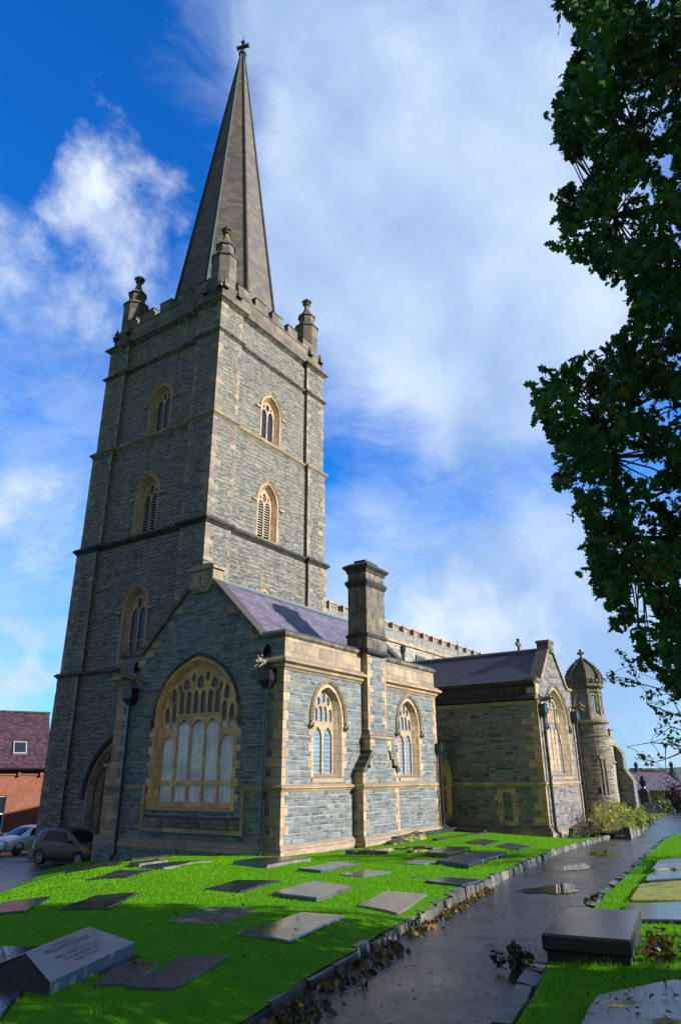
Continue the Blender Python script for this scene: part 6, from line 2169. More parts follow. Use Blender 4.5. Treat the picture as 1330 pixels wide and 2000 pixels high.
blades('verge_grass', 200000, verge_sample, verge_z, 0.02, 0.055, 0.003, lambda x, y: (y < yR(x) - 0.10 + 0.09 * np.sin(x * 5.3) * np.sin(x * 1.9 + 1)) & no_slab(x, y))
OAK = [(7.14,1.54,2.27,0.12),(5.75,0.76,5.38,0.2),(7.34,0.56,0.61,0.12),(9.4,0.67,1.75,0.16),(7.33,0.77,3.36,0.16),(5.72,0.14,8.88,0.12),(5.53,0.38,4.46,0.2),(6.3,0.88,6.74,0.12),(5.56,-0.12,6.21,0.12),(5.13,0.37,3.56,0.2),(7.11,0.94,1.81,0.12),(7.17,0.54,1.05,0.12),(6.6,1.39,3.16,0.16),(6.13,-0.38,8.34,0.12),(5.58,-0.06,6.76,0.2),(9.1,0.47,3.61,0.12),(6.61,0.24,1.85,0.16),(6.2,0.51,5.43,0.16),(4.59,0.66,4.17,0.16),(7.22,0.99,1.11,0.16),(6.02,1.21,1.76,0.2),(6.26,0.92,1.51,0.2),(6.98,0.21,4.87,0.2),(4.47,0.57,5.09,0.16),(7.72,-0.03,7.17,0.16),(7.63,0.52,5.92,0.12),(6.76,0.2,5.74,0.2),(5.13,1.11,2.42,0.2),(4.93,0.21,5.99,0.2),(6.36,0.69,3.6,0.12),(7.99,1.05,3.69,0.2),(7.98,1.44,3.51,0.12),(7.48,0.41,5.15,0.16),(5.49,-0.09,3.7,0.2),(5.8,0.78,1.56,0.12),(6.82,0.91,3.95,0.16),(6.09,0.63,3.31,0.2),(6.45,0.1,8.0,0.12),(5.45,0.81,4.56,0.2),(4.88,0.28,5.63,0.12),(4.79,-0.33,6.96,0.2),(6.35,0.06,3.83,0.12),(6.24,0.42,7.87,0.16),(4.01,0.05,6.86,0.12),(8.23,0.75,4.6,0.12),(6.45,0.69,1.07,0.2),(7.44,1.59,2.59,0.12),(8.27,1.35,3.02,0.12),(9.5,1.06,1.31,0.12),(4.83,0.4,4.58,0.16),(5.03,0.25,7.96,0.16),(6.82,0.33,1.1,0.16),(6.0,0.5,8.9,0.2),(8.93,0.6,1.36,0.16),(7.16,0.28,8.14,0.2),(5.91,-0.56,6.88,0.2),(5.46,0.23,6.91,0.16),(6.5,1.37,2.2,0.12),(6.73,-0.36,5.76,0.12),(7.84,0.66,4.76,0.2),(6.38,0.62,4.84,0.16),(6.38,0.18,4.23,0.16),(6.11,0.07,1.85,0.12),(7.19,1.53,3.51,0.12),(3.99,0.27,6.68,0.12),(8.37,1.72,2.29,0.2),(6.04,0.61,9.9,0.12),(7.7,0.73,0.83,0.12),(6.93,1.03,7.96,0.16),(8.33,0.67,2.4,0.2),(5.81,0.48,6.65,0.16),(5.34,-0.34,6.37,0.12),(7.94,-0.71,8.33,0.12),(6.19,0.62,6.27,0.2),(7.12,0.25,8.62,0.16),(5.49,0.07,8.35,0.12),(5.53,-0.69,5.53,0.12),(6.14,0.91,1.08,0.16),(7.64,-0.57,6.27,0.16),(7.64,0.85,5.91,0.12),(7.01,-0.98,7.53,0.12),(5.23,-0.34,8.2,0.2),(6.97,0.42,4.27,0.12),(5.78,0.63,3.43,0.12),(5.86,0.49,5.95,0.2),(9.14,0.96,2.52,0.16),(6.87,-0.3,4.62,0.12),(6.06,1.28,1.66,0.12),(9.36,1.04,1.37,0.12),(6.16,0.5,2.84,0.16),(6.03,0.78,3.68,0.16),(5.35,0.5,4.19,0.2),(5.67,0.03,4.95,0.2),(8.74,0.89,2.2,0.16),(7.38,-0.15,4.67,0.16),(6.1,0.85,4.82,0.12),(6.48,-0.28,7.61,0.16),(5.16,0.3,8.5,0.2),(5.23,0.34,3.83,0.2),(8.76,0.5,3.84,0.2),(6.8,-0.16,7.78,0.2),(7.23,0.8,1.63,0.16),(9.36,0.89,1.32,0.12),(5.02,0.56,7.18,0.16),(7.34,-0.61,5.53,0.2),(6.5,1.44,2.91,0.2),(6.74,1.0,1.81,0.16),(4.96,0.2,4.24,0.16),(6.34,0.4,4.97,0.2),(6.53,-0.02,9.33,0.12),(6.69,0.86,5.74,0.16),(6.05,0.5,4.39,0.12),(7.55,1.85,3.82,0.16),(7.73,-0.59,6.87,0.16),(5.78,0.49,2.52,0.16),(8.14,0.96,4.61,0.2),(6.57,-0.67,6.97,0.2),(4.51,0.43,6.89,0.2),(6.15,0.43,8.78,0.16),(4.25,0.1,6.88,0.2),(6.0,0.76,2.91,0.12),(6.27,-0.17,4.15,0.12),(6.78,0.36,5.17,0.12),(5.98,0.45,10.38,0.12),(6.7,1.22,3.44,0.16),(4.95,0.06,7.43,0.12),(6.92,0.8,0.98,0.12),(9.07,0.4,2.27,0.12),(6.46,0.4,8.91,0.16),(4.4,-0.07,6.85,0.16),(5.99,0.38,3.6,0.12),(4.58,0.38,6.84,0.16),(5.84,0.83,2.24,0.12),(7.33,1.29,1.92,0.2),(6.68,-0.11,3.95,0.2),(5.95,0.52,5.73,0.16),(4.66,-0.65,6.69,0.16),(8.13,0.31,4.58,0.12),(6.76,0.99,4.11,0.2),(5.75,0.21,9.44,0.2),(8.78,0.98,2.56,0.16),(4.84,-0.52,6.34,0.2),(6.09,0.56,3.29,0.12),(4.18,-0.29,6.66,0.16),(7.18,0.89,1.14,0.16),(6.44,0.59,4.79,0.16),(5.09,-0.35,8.12,0.16),(7.73,0.66,5.55,0.2),(6.7,1.44,3.37,0.12),(8.85,0.37,3.33,0.12),(6.75,1.44,2.02,0.16),(5.25,0.16,3.98,0.2),(5.87,0.99,5.3,0.2),(7.78,1.48,3.29,0.2),(8.44,0.22,4.12,0.12),(8.57,-0.2,4.23,0.12),(4.75,0.55,4.86,0.12),(5.8,0.9,6.62,0.16),(6.62,-0.21,5.93,0.16),(5.96,0.05,2.24,0.16),(5.93,-0.07,5.81,0.2),(8.28,0.85,5.38,0.12),(6.45,0.34,0.63,0.2),(7.09,0.24,1.28,0.2),(6.24,0.56,2.57,0.16),(7.48,1.06,4.45,0.12),(4.37,0.35,5.73,0.2),(4.49,0.01,7.0,0.12),(6.14,0.03,6.92,0.16),(6.0,0.97,1.73,0.2),(6.48,0.14,7.76,0.16),(7.07,-0.02,8.15,0.16),(4.97,0.24,6.56,0.16),(6.8,-0.04,4.21,0.16),(5.99,-0.22,3.39,0.16),(4.87,0.51,7.74,0.12),(7.1,0.42,3.66,0.2),(7.68,-0.51,8.26,0.16),(3.99,0.37,5.87,0.16),(7.26,0.77,5.69,0.16),(5.95,-0.26,4.32,0.12),(9.54,1.22,1.69,0.2),(4.91,0.12,5.89,0.2),(7.29,0.33,6.72,0.16),(6.88,1.05,1.33,0.2),(8.3,0.59,4.87,0.2),(5.57,0.07,3.83,0.16),(9.16,1.09,2.95,0.12),(8.17,1.12,5.08,0.16),(6.59,-0.39,8.04,0.2),(5.04,0.32,3.78,0.16),(5.61,-0.39,5.32,0.16),(6.16,0.69,7.09,0.16),(6.74,0.84,2.16,0.16),(7.77,1.62,3.32,0.16),(7.59,0.43,3.2,0.2),(6.48,0.41,1.99,0.16),(5.81,1.14,1.38,0.12),(4.6,0.38,6.32,0.16),(7.95,-0.17,3.63,0.12),(5.74,-0.22,5.83,0.12),(6.15,1.13,2.35,0.12),(8.85,1.05,1.64,0.16),(8.08,1.79,3.72,0.12),(6.53,-0.41,5.3,0.2),(6.85,1.32,3.44,0.12),(8.21,1.66,3.77,0.2),(5.36,0.1,7.6,0.16),(7.16,0.55,1.35,0.16),(6.66,-0.94,8.13,0.2),(5.87,0.72,6.44,0.16),(5.1,-0.49,5.7,0.12),(4.36,0.51,5.22,0.2),(5.91,-0.7,7.28,0.2),(5.29,0.46,3.52,0.12),(5.51,-0.05,9.1,0.12),(9.29,0.98,1.82,0.2),(7.81,0.14,2.51,0.12),(7.0,0.83,1.35,0.2),(8.7,1.24,1.09,0.2),(6.0,-0.15,6.38,0.16),(6.46,0.4,9.92,0.12),(6.52,0.85,0.88,0.2),(6.25,0.88,5.77,0.2),(6.71,0.6,1.2,0.16),(4.89,0.53,3.84,0.12),(4.4,-0.52,6.37,0.16),(5.23,0.33,9.15,0.2),(7.68,-0.89,8.3,0.16),(8.51,1.53,3.49,0.2),(8.12,0.82,1.48,0.2),(5.42,0.37,5.28,0.2),(6.77,0.88,0.71,0.16),(7.41,-0.66,5.79,0.12),(5.88,0.38,5.57,0.12),(7.14,0.44,6.01,0.16),(7.1,-0.28,6.46,0.2),(6.42,0.49,7.11,0.12),(7.38,0.46,1.42,0.12),(5.38,0.2,7.17,0.16),(8.07,-0.04,3.46,0.2),(4.31,-0.12,6.33,0.2),(7.16,0.17,1.95,0.16),(6.13,1.09,5.56,0.12),(7.13,0.58,4.79,0.16),(7.26,-1.19,9.49,0.2),(6.76,0.08,5.68,0.2),(7.44,-0.02,5.9,0.2),(7.05,0.97,2.47,0.16),(7.75,1.01,4.34,0.16),(5.67,-0.03,3.73,0.16),(7.0,-0.01,4.87,0.2),(6.33,0.65,6.6,0.12),(7.1,1.02,5.93,0.2),(6.61,0.36,6.89,0.2),(5.61,-0.05,6.4,0.16),(7.11,-1.13,8.25,0.16),(4.14,0.14,5.92,0.16),(8.53,1.04,1.08,0.16),(6.99,0.61,7.84,0.16),(6.27,0.19,4.56,0.12),(6.63,-1.05,7.54,0.2),(6.87,0.04,6.26,0.12),(6.5,-0.24,3.32,0.16),(5.42,-0.46,8.61,0.16),(7.02,-0.33,4.15,0.16),(5.18,0.52,6.19,0.16),(8.4,1.44,3.99,0.2),(6.45,0.0,2.33,0.16),(8.9,-0.2,5.55,0.12),(7.41,0.87,0.89,0.2),(7.04,1.26,3.47,0.2),(9.79,0.64,1.65,0.12),(5.09,-0.51,6.09,0.16),(4.61,0.27,6.55,0.16),(6.0,0.39,8.67,0.12),(9.05,1.33,2.54,0.2),(6.67,1.34,2.24,0.16),(5.53,0.26,3.55,0.2),(6.88,0.22,2.88,0.16),(8.96,0.17,3.05,0.16),(9.07,0.87,3.51,0.12),(6.41,1.32,3.37,0.16),(6.21,0.72,7.43,0.16),(6.09,-0.14,9.53,0.2),(5.65,0.54,7.65,0.12),(7.11,0.82,7.92,0.12),(8.32,1.31,1.3,0.12),(8.7,1.7,2.07,0.12),(5.48,0.43,7.33,0.12),(6.17,0.47,10.23,0.12),(7.78,0.54,0.78,0.12),(8.2,1.14,1.54,0.12),(6.31,0.35,1.69,0.2),(8.37,1.68,3.76,0.12),(5.81,-0.03,4.31,0.12),(6.76,1.26,2.24,0.12),(7.25,0.44,2.59,0.16),(6.59,0.59,4.56,0.12),(5.46,-0.16,6.46,0.16),(6.85,0.5,3.42,0.16),(5.29,-0.06,5.03,0.16),(6.41,1.16,2.99,0.2),(6.75,0.19,3.82,0.12),(7.2,1.04,1.54,0.12),(5.09,0.61,5.73,0.12),(7.58,-0.35,5.89,0.2),(5.4,0.83,2.66,0.12),(4.29,-0.24,6.49,0.12),(8.56,0.94,0.84,0.16),(6.23,-0.3,3.52,0.2),(5.43,0.62,5.06,0.16),(6.18,-0.3,8.0,0.12),(5.2,0.22,8.45,0.12),(6.79,0.15,4.55,0.12),(5.38,0.06,4.34,0.16),(5.39,0.55,8.34,0.2),(8.34,0.95,1.38,0.12),(5.94,-0.81,6.72,0.12),(5.58,0.93,6.18,0.12),(6.26,1.17,2.81,0.16),(4.97,-0.03,6.21,0.16),(6.37,0.98,6.72,0.12),(8.94,0.18,2.99,0.12),(7.12,0.54,5.05,0.12),(4.5,0.26,7.01,0.16),(4.39,-0.66,6.6,0.12),(6.31,0.77,3.46,0.12),(8.19,1.45,2.59,0.16),(8.23,1.05,0.88,0.16),(7.8,-0.21,6.7,0.12),(8.87,0.24,1.77,0.2),(8.64,1.84,2.11,0.12),(6.48,1.12,2.63,0.12),(8.61,0.91,2.97,0.2),(6.03,0.79,6.38,0.12),(6.94,0.84,3.06,0.16),(6.66,-0.7,7.39,0.16),(5.64,1.32,2.86,0.2),(6.24,1.1,3.53,0.16),(8.53,1.88,3.19,0.16),(7.05,0.1,4.63,0.16),(7.44,0.01,8.16,0.2),(7.07,0.36,7.57,0.2),(6.31,-0.37,4.36,0.2),(7.98,0.02,3.72,0.16),(7.4,0.34,5.26,0.12),(6.84,1.39,3.17,0.16),(6.4,1.07,5.91,0.16),(5.5,0.42,6.75,0.2),(6.12,0.58,7.7,0.2),(6.34,0.63,6.19,0.12),(8.27,0.49,2.19,0.2),(4.48,0.41,7.31,0.16),(6.62,0.31,4.1,0.12),(7.97,-0.7,6.5,0.16),(5.63,0.51,6.16,0.16),(4.19,0.38,6.99,0.16),(6.16,0.3,10.62,0.16),(6.31,0.03,2.12,0.12),(8.92,0.92,0.87,0.12),(7.63,1.54,2.93,0.2),(7.78,1.01,2.3,0.12),(6.15,0.82,7.16,0.12),(5.73,-0.18,3.37,0.12),(7.21,0.43,0.6,0.2),(6.51,-0.54,6.85,0.2),(5.95,0.18,5.26,0.12),(7.69,-0.81,7.22,0.16),(8.27,0.97,1.76,0.12),(8.62,-0.16,5.62,0.2),(5.6,-0.59,7.11,0.12),(5.61,0.07,5.52,0.16),(6.93,-0.23,8.33,0.2),(6.04,0.26,9.17,0.16),(4.12,0.1,6.81,0.12),(7.73,0.85,2.52,0.12),(8.6,-0.09,5.31,0.12),(5.81,0.47,7.94,0.2),(5.94,-0.0,9.07,0.12),(6.51,1.36,2.53,0.12),(8.9,1.21,1.25,0.2),(6.93,-0.11,6.25,0.12),(6.97,1.16,7.61,0.12),(6.71,1.76,3.82,0.16),(7.59,0.67,5.92,0.16),(5.15,0.62,5.39,0.12),(6.39,1.2,1.77,0.16),(4.76,0.47,5.54,0.12),(6.23,0.61,4.9,0.2),(5.89,0.65,7.14,0.12),(5.65,0.6,6.28,0.16),(6.51,1.09,2.23,0.2),(4.23,0.08,6.16,0.2),(8.67,0.37,3.88,0.16),(9.52,1.04,1.06,0.12),(5.97,0.85,5.6,0.16),(8.5,0.68,4.64,0.2),(8.62,1.25,3.37,0.16),(6.5,0.75,1.83,0.12),(9.18,0.88,0.77,0.12),(5.47,-0.9,6.85,0.16),(6.61,0.93,1.48,0.16),(6.81,1.1,3.81,0.2),(4.99,-0.52,5.73,0.12),(7.06,0.67,2.17,0.16),(6.2,0.57,9.27,0.12),(8.35,1.18,2.22,0.2),(5.67,0.29,3.04,0.2),(7.05,-0.55,9.54,0.2),(6.47,-0.22,7.38,0.16),(7.73,0.41,2.21,0.16),(7.41,1.8,3.2,0.16),(5.85,0.53,6.86,0.16),(9.01,0.74,1.35,0.12),(7.42,-0.77,7.75,0.12),(7.74,1.27,4.58,0.16),(6.45,0.64,0.55,0.2),(8.18,1.43,2.85,0.16),(8.65,0.1,3.81,0.2),(5.48,0.61,7.96,0.12),(5.14,0.32,8.7,0.16),(5.48,-0.12,8.22,0.2),(6.31,0.55,2.41,0.2),(5.28,0.78,5.69,0.12),(7.07,0.77,7.98,0.16),(6.56,0.86,5.48,0.12),(7.03,-0.05,5.71,0.12),(6.85,0.61,6.44,0.16),(7.17,-0.81,9.77,0.16),(6.48,-0.22,7.19,0.12),(4.39,-0.24,6.87,0.2),(6.77,0.74,0.67,0.2),(7.46,-1.18,9.27,0.12),(5.14,1.27,2.88,0.2),(5.83,-0.5,8.66,0.12),(6.7,0.24,3.78,0.12),(6.97,-0.11,6.73,0.16),(5.59,0.17,7.21,0.12),(9.86,1.21,1.44,0.2),(5.53,1.13,2.46,0.16),(5.35,1.22,3.1,0.16),(6.68,0.3,1.36,0.2),(5.44,0.26,9.25,0.16),(4.59,0.47,7.44,0.12),(8.18,1.27,4.27,0.2),(6.19,0.04,8.71,0.16),(5.67,0.82,3.16,0.12),(5.31,-0.37,7.05,0.12),(6.11,-0.74,7.17,0.16),(6.48,0.72,6.61,0.16),(6.61,0.49,7.97,0.2),(5.36,0.36,5.37,0.2),(5.34,0.5,6.46,0.12),(5.55,0.3,8.16,0.16),(6.68,-0.01,8.41,0.2),(8.75,1.78,2.19,0.16),(4.59,0.14,6.9,0.12),(8.27,0.53,1.69,0.2),(6.63,0.83,1.22,0.16),(5.5,0.3,5.5,0.16),(8.42,0.77,4.49,0.12),(6.7,0.23,7.14,0.16),(8.08,1.08,0.95,0.12),(5.38,0.19,3.29,0.12),(4.96,0.57,7.5,0.16),(9.9,0.7,1.04,0.2),(5.85,-0.05,5.87,0.2),(6.41,0.76,2.49,0.12),(9.18,0.4,2.39,0.2),(8.62,0.84,1.89,0.16),(7.19,1.46,1.88,0.12),(6.08,-0.31,9.16,0.12),(7.38,1.83,4.0,0.2),(7.63,0.59,2.55,0.2),(8.88,0.88,1.19,0.16),(9.94,0.53,2.25,0.12),(6.01,0.09,3.69,0.12),(6.65,-1.04,9.2,0.12),(8.17,-0.84,7.85,0.2),(7.04,1.11,1.63,0.12),(6.74,0.7,4.11,0.2),(4.39,-0.03,5.87,0.2),(6.44,0.43,0.83,0.2),(7.44,0.55,1.6,0.16),(6.09,1.16,3.66,0.2),(8.36,1.31,2.4,0.12),(8.09,0.93,3.83,0.16),(6.57,-0.56,7.66,0.12),(5.73,1.2,1.76,0.12),(6.56,-0.32,8.14,0.12),(5.16,-0.8,5.81,0.2),(7.26,-1.07,9.19,0.16),(7.48,1.29,4.27,0.12),(7.14,-0.97,10.16,0.16),(6.57,0.95,3.39,0.16),(7.82,0.24,4.99,0.2),(7.38,-1.01,8.02,0.12),(6.83,0.36,4.5,0.2),(5.99,0.22,7.13,0.16),(7.12,1.74,4.2,0.12),(7.73,0.9,6.35,0.12),(8.39,0.64,1.08,0.12),(5.15,0.47,3.32,0.12),(6.06,0.65,9.86,0.12),(6.05,0.43,4.35,0.16),(5.52,-0.03,6.02,0.16),(7.49,0.67,2.93,0.2),(9.33,0.37,2.55,0.2),(4.19,0.25,7.15,0.12),(6.76,0.54,8.6,0.2),(6.57,0.63,4.48,0.16),(7.25,1.51,2.01,0.2),(5.36,0.85,5.66,0.12),(8.73,1.11,0.84,0.16),(5.56,0.92,2.94,0.16),(7.89,0.95,3.91,0.16),(4.75,0.34,5.96,0.2),(5.92,0.39,3.97,0.2),(5.92,0.15,6.76,0.12),(4.61,0.61,6.94,0.07),(4.43,0.6,6.56,0.07),(4.24,0.57,6.18,0.07),(4.19,0.56,6.01,0.07),(4.48,0.53,6.27,0.07),(4.77,0.5,6.51,0.07),(5.01,0.51,6.71,0.07),(5.19,0.57,6.87,0.07),(5.33,0.63,6.98,0.07),(5.47,0.64,7.04,0.07),(5.55,0.66,7.04,0.07),(5.56,0.71,6.98,0.07),(5.53,0.76,6.86,0.07),(5.45,0.79,6.68,0.07),(5.33,0.81,6.46,0.07),(5.18,0.82,6.19,0.07),(5.0,0.82,5.89,0.07),(4.8,0.8,5.57,0.07),(4.58,0.77,5.24,0.07),(4.47,0.76,5.02,0.07),(4.73,0.82,5.23,0.07),(4.98,0.87,5.42,0.07),(5.24,0.9,5.59,0.07),(5.46,0.92,5.72,0.07),(5.8,0.72,5.8,0.07),(5.97,0.71,5.84,0.07),(6.0,0.82,5.83,0.07),(5.93,1.0,5.77,0.07),(5.87,1.08,5.67,0.07),(5.81,1.09,5.51,0.07),(5.71,1.08,5.32,0.07),(5.56,1.06,5.09,0.07),(5.38,1.03,4.84,0.07),(5.17,1.0,4.57,0.07),(4.95,0.96,4.28,0.07),(4.8,0.87,4.05,0.07),(5.13,0.86,4.21,0.07),(5.45,0.85,4.35,0.07),(5.76,0.83,4.47,0.07),(6.04,0.81,4.56,0.07),(6.35,0.68,4.62,0.07),(6.51,0.7,4.64,0.07),(6.63,0.71,4.63,0.07),(6.69,0.71,4.57,0.07),(6.68,0.72,4.47,0.07),(6.59,0.76,4.34,0.07),(6.44,0.82,4.18,0.07),(6.23,0.88,3.99,0.07),(5.97,0.95,3.77,0.07),(5.66,1.05,3.55,0.07),(5.32,1.13,3.32,0.07),(5.03,1.14,3.09,0.07),(5.29,1.27,3.2,0.07),(5.53,1.42,3.29,0.07),(5.75,1.56,3.37,0.07),(5.97,1.66,3.43,0.07),(6.2,1.69,3.45,0.07),(6.38,1.71,3.46,0.07),(6.51,1.71,3.43,0.07),(6.58,1.7,3.37,0.07),(6.6,1.68,3.28,0.07),(6.57,1.64,3.16,0.07),(6.47,1.6,3.03,0.07),(6.32,1.57,2.87,0.07),(6.12,1.53,2.7,0.07),(5.86,1.52,2.53,0.07),(5.6,1.46,2.34,0.07),(5.42,1.26,2.16,0.07),(5.69,1.29,2.19,0.07),(6.01,1.37,2.24,0.07),(6.31,1.43,2.27,0.07),(6.59,1.48,2.29,0.07),(6.83,1.52,2.29,0.07),(7.01,1.56,2.27,0.07),(7.14,1.59,2.22,0.07),(7.2,1.61,2.16,0.07),(7.21,1.62,2.08,0.07),(7.16,1.61,1.98,0.07),(7.05,1.59,1.87,0.07),(6.89,1.55,1.75,0.07),(6.68,1.5,1.62,0.07),(6.49,1.35,1.49,0.07),(6.28,1.2,1.35,0.07),(5.97,1.15,1.22,0.07),(6.13,1.27,1.2,0.07),(6.57,1.2,1.2,0.07),(6.91,1.24,1.19,0.07),(7.2,1.3,1.16,0.07),(7.48,1.31,1.13,0.07),(7.71,1.31,1.08,0.07),(7.88,1.3,1.02,0.07),(8.0,1.26,0.95,0.07),(8.05,1.22,0.87,0.07),(8.01,1.18,0.79,0.07)]
# ------------------------------------------------------------------ foliage
def m_leaf(name, stops, trans=0.35, rough=0.45):
    m, g, p = material(name)
    t = tint(g)
    c = g.ramp(t, stops)
    P(g, p, c, rough, spec=0.35)
    tr = g.add('ShaderNodeBsdfTranslucent')
    g.put(tr.inputs['Color'], g.mix(1, c, (1.7, 1.9, 0.9), 'MULTIPLY'))
    mx = g.add('ShaderNodeMixShader')
    mx.inputs[0].default_value = trans
    g.l.new(p.outputs[0], mx.inputs[1])
    g.l.new(tr.outputs[0], mx.inputs[2])
    g.l.new(mx.outputs[0], m.node_tree.nodes['Material Output'].inputs[0])
    return m


M['oak'] = m_leaf('oak_leaf', [(0, (0.013, 0.038, 0.015)), (0.4, (0.03, 0.078, 0.022)), (0.75, (0.052, 0.12, 0.027)), (0.9, (0.08, 0.125, 0.022)), (0.95, (0.16, 0.10, 0.02)), (1, (0.30, 0.11, 0.02))])
M['haw'] = m_leaf('thorn_leaf', [(0, (0.02, 0.05, 0.015)), (0.7, (0.045, 0.09, 0.02)), (1, (0.16, 0.15, 0.03))])
M['ivy'] = m_leaf('ivy_leaf', [(0, (0.012, 0.03, 0.012)), (0.6, (0.03, 0.07, 0.018)), (0.85, (0.07, 0.11, 0.03)), (1, (0.28, 0.12, 0.03))], 0.15, 0.35)
M['litter'] = m_leaf('fallen_leaf', [(0, (0.03, 0.045, 0.012)), (0.3, (0.055, 0.06, 0.02)), (0.5, (0.07, 0.034, 0.014)), (0.75, (0.12, 0.055, 0.016)), (0.92, (0.26, 0.12, 0.016)), (1, (0.45, 0.27, 0.03))], 0.15, 0.5)
M['bed'] = m_leaf('border_leaf', [(0, (0.07, 0.12, 0.02)), (0.35, (0.14, 0.2, 0.03)), (0.6, (0.28, 0.28, 0.04)), (0.8, (0.36, 0.28, 0.06)), (1, (0.42, 0.25, 0.1))], 0.3)
M['bed_t'] = m_leaf('dry_grass_leaf', [(0, (0.12, 0.11, 0.05)), (0.6, (0.3, 0.23, 0.12)), (1, (0.4, 0.3, 0.17))], 0.3)
M['bed_g'] = m_leaf('grey_green_leaf', [(0, (0.07, 0.10, 0.06)), (1, (0.2, 0.24, 0.16))], 0.3)
M['ever'] = m_leaf('evergreen_leaf', [(0, (0.02, 0.05, 0.015)), (0.6, (0.05, 0.11, 0.025)), (1, (0.15, 0.2, 0.04))], 0.2)
M['plum'] = m_leaf('copper_leaf', [(0, (0.016, 0.008, 0.012)), (0.6, (0.035, 0.014, 0.02)), (1, (0.08, 0.03, 0.03))], 0.2)
M['bark'] = plain('bark', (0.045, 0.036, 0.028), 0.9, var=0.6, scale=14, bump=0.6)

OAK_T = np.array([(0, -0.5), (0.10, -0.34), (0.22, -0.25), (0.13, -0.12), (0.30, 0.02), (0.16, 0.12), (0.27, 0.27), (0.12, 0.33), (0, 0.5), (-0.12, 0.33), (-0.27, 0.27), (-0.16, 0.12), (-0.30, 0.02), (-0.13, -0.12), (-0.22, -0.25), (-0.10, -0.34)])
OVAL_T = np.array([(0, -0.5), (0.2, -0.28), (0.3, 0.02), (0.18, 0.3), (0, 0.5), (-0.18, 0.3), (-0.3, 0.02), (-0.2, -0.28)])
STRAP_T = np.array([(-0.06, -0.5), (0.06, -0.5), (0.05, 0.1), (0, 0.5), (-0.05, 0.1)])
DIAMOND_T = np.array([(0, -0.5), (0.33, 0.0), (0, 0.5), (-0.33, 0.0)])


def leaf_mesh(name, C, size, template, mat, parent=None, up=0.35, tints=None, fold=0.12, rng=None, nrm=None, axis=None):
    """leaf-sized faces at the points C (n,3)"""
    rng = rng or RNG
    n = len(C)
    k = len(template)
    N = rng.normal(0, 1, (n, 3))
    N[:, 2] += up * 3
    if nrm is not None:
        N = N * 0.5 + nrm
    N /= np.linalg.norm(N, axis=1)[:, None]
    A = rng.normal(0, 1, (n, 3)) if axis is None else axis + rng.normal(0, 0.35, (n, 3))
    A -= N * (A * N).sum(1)[:, None]
    A /= np.linalg.norm(A, axis=1)[:, None]
    B = np.cross(N, A)
    s = size * rng.uniform(0.5, 1.32, n)
    T = template
    V = C[:, None, :] + s[:, None, None] * (T[None, :, 0, None] * B[:, None, :] + T[None, :, 1, None] * A[:, None, :] + (np.abs(T[:, 0])[None, :, None] * 2 - T[None, :, 1, None] ** 2) * fold * N[:, None, :])
    me = bpy.data.meshes.new(name)
    V = V.reshape(-1, 3)
    c = V.mean(0)
    c[2] = V[:, 2].min()
    me.vertices.add(n * k)
    me.vertices.foreach_set('co', (V - c).astype(np.float32).ravel())
    me.loops.add(n * k)
    me.loops.foreach_set('vertex_index', np.arange(n * k, dtype=np.int32))
    me.polygons.add(n)
    me.polygons.foreach_set('loop_start', np.arange(0, n * k, k, dtype=np.int32))
    at = me.attributes.new('tint', 'FLOAT', 'FACE')
    t = np.clip(rng.beta(2, 2.6, n), 0, 1) if tints is None else tints
    # a few leaves have turned
    at.data.foreach_set('value', t.astype(np.float32))
    me.materials.append(mat)
    me.update(calc_edges=True)
    o = bpy.data.objects.new(name, me)
    COL.objects.link(o)
    if parent is not None:
        o.parent = parent
        o.location = Vector(c) - parent.location
    else:
        o.location = c
    return o


def ball(c, r, n, rng=None):
    rng = rng or RNG
    d = rng.normal(0, 1, (n, 3))
    d /= np.linalg.norm(d, axis=1)[:, None]
    return np.array(c) + d * (np.asarray(r) * rng.uniform(0.25, 1.0, n)[:, None] ** 0.55)


_camR = np.array([_R2, _U2, _F])


def in_view(Pt, margin=0.0):
    q = Pt @ _camR.T
    w = q[:, 2]
    return (w > 0.2) & (np.abs(q[:, 0]) < w * (0.4972 + margin)) & (np.abs(q[:, 1]) < w * (0.7475 + margin))


# ---- the oak overhanging the path -------------------------------------------------
oak = thing('oak_tree', 'dark green oak with a few browned leaves overhanging the path on the right', 'tree', (8.4, -3.3, float(verge_z(8.4, -3.3))))
r1 = np.random.default_rng(21)
O = np.array(OAK)
pts, tn = [], []
for (x, y, z, r) in OAK:
    n = 13 if r < 0.1 else (31 if r < 0.14 else (44 if r < 0.18 else 58))
    pts.append(ball((x, y, z), (r, r, r * 0.85), n, r1))
    base = r1.normal(0.42, 0.14)
    t = np.clip(r1.normal(base, 0.14, n), 0, 0.88)
    if r1.random() < 0.14:
        t[: n // 3] = r1.uniform(0.9, 1.0, n // 3)
    tn.append(t)
# the rest of the crown, beyond the right edge of the picture
C = r1.normal(0, 1, (3000, 3))
C /= np.linalg.norm(C, axis=1)[:, None]
C = np.array((7.7, -2.7, 4.4)) + C * np.array((3.2, 3.5, 4.6)) * r1.uniform(0.15, 1, (3000, 1)) ** 0.45
C = C[~in_view(C, 0.06) & (C[:, 2] > 0.4)]
IN = np.concatenate([ball(c, (0.42, 0.42, 0.3), 16, r1) for c in C])
leaf_mesh('crown', IN, 0.15, OVAL_T, M['oak'], oak, 0.3, np.clip(r1.normal(0.42, 0.16, len(IN)), 0, 0.95), rng=r1)
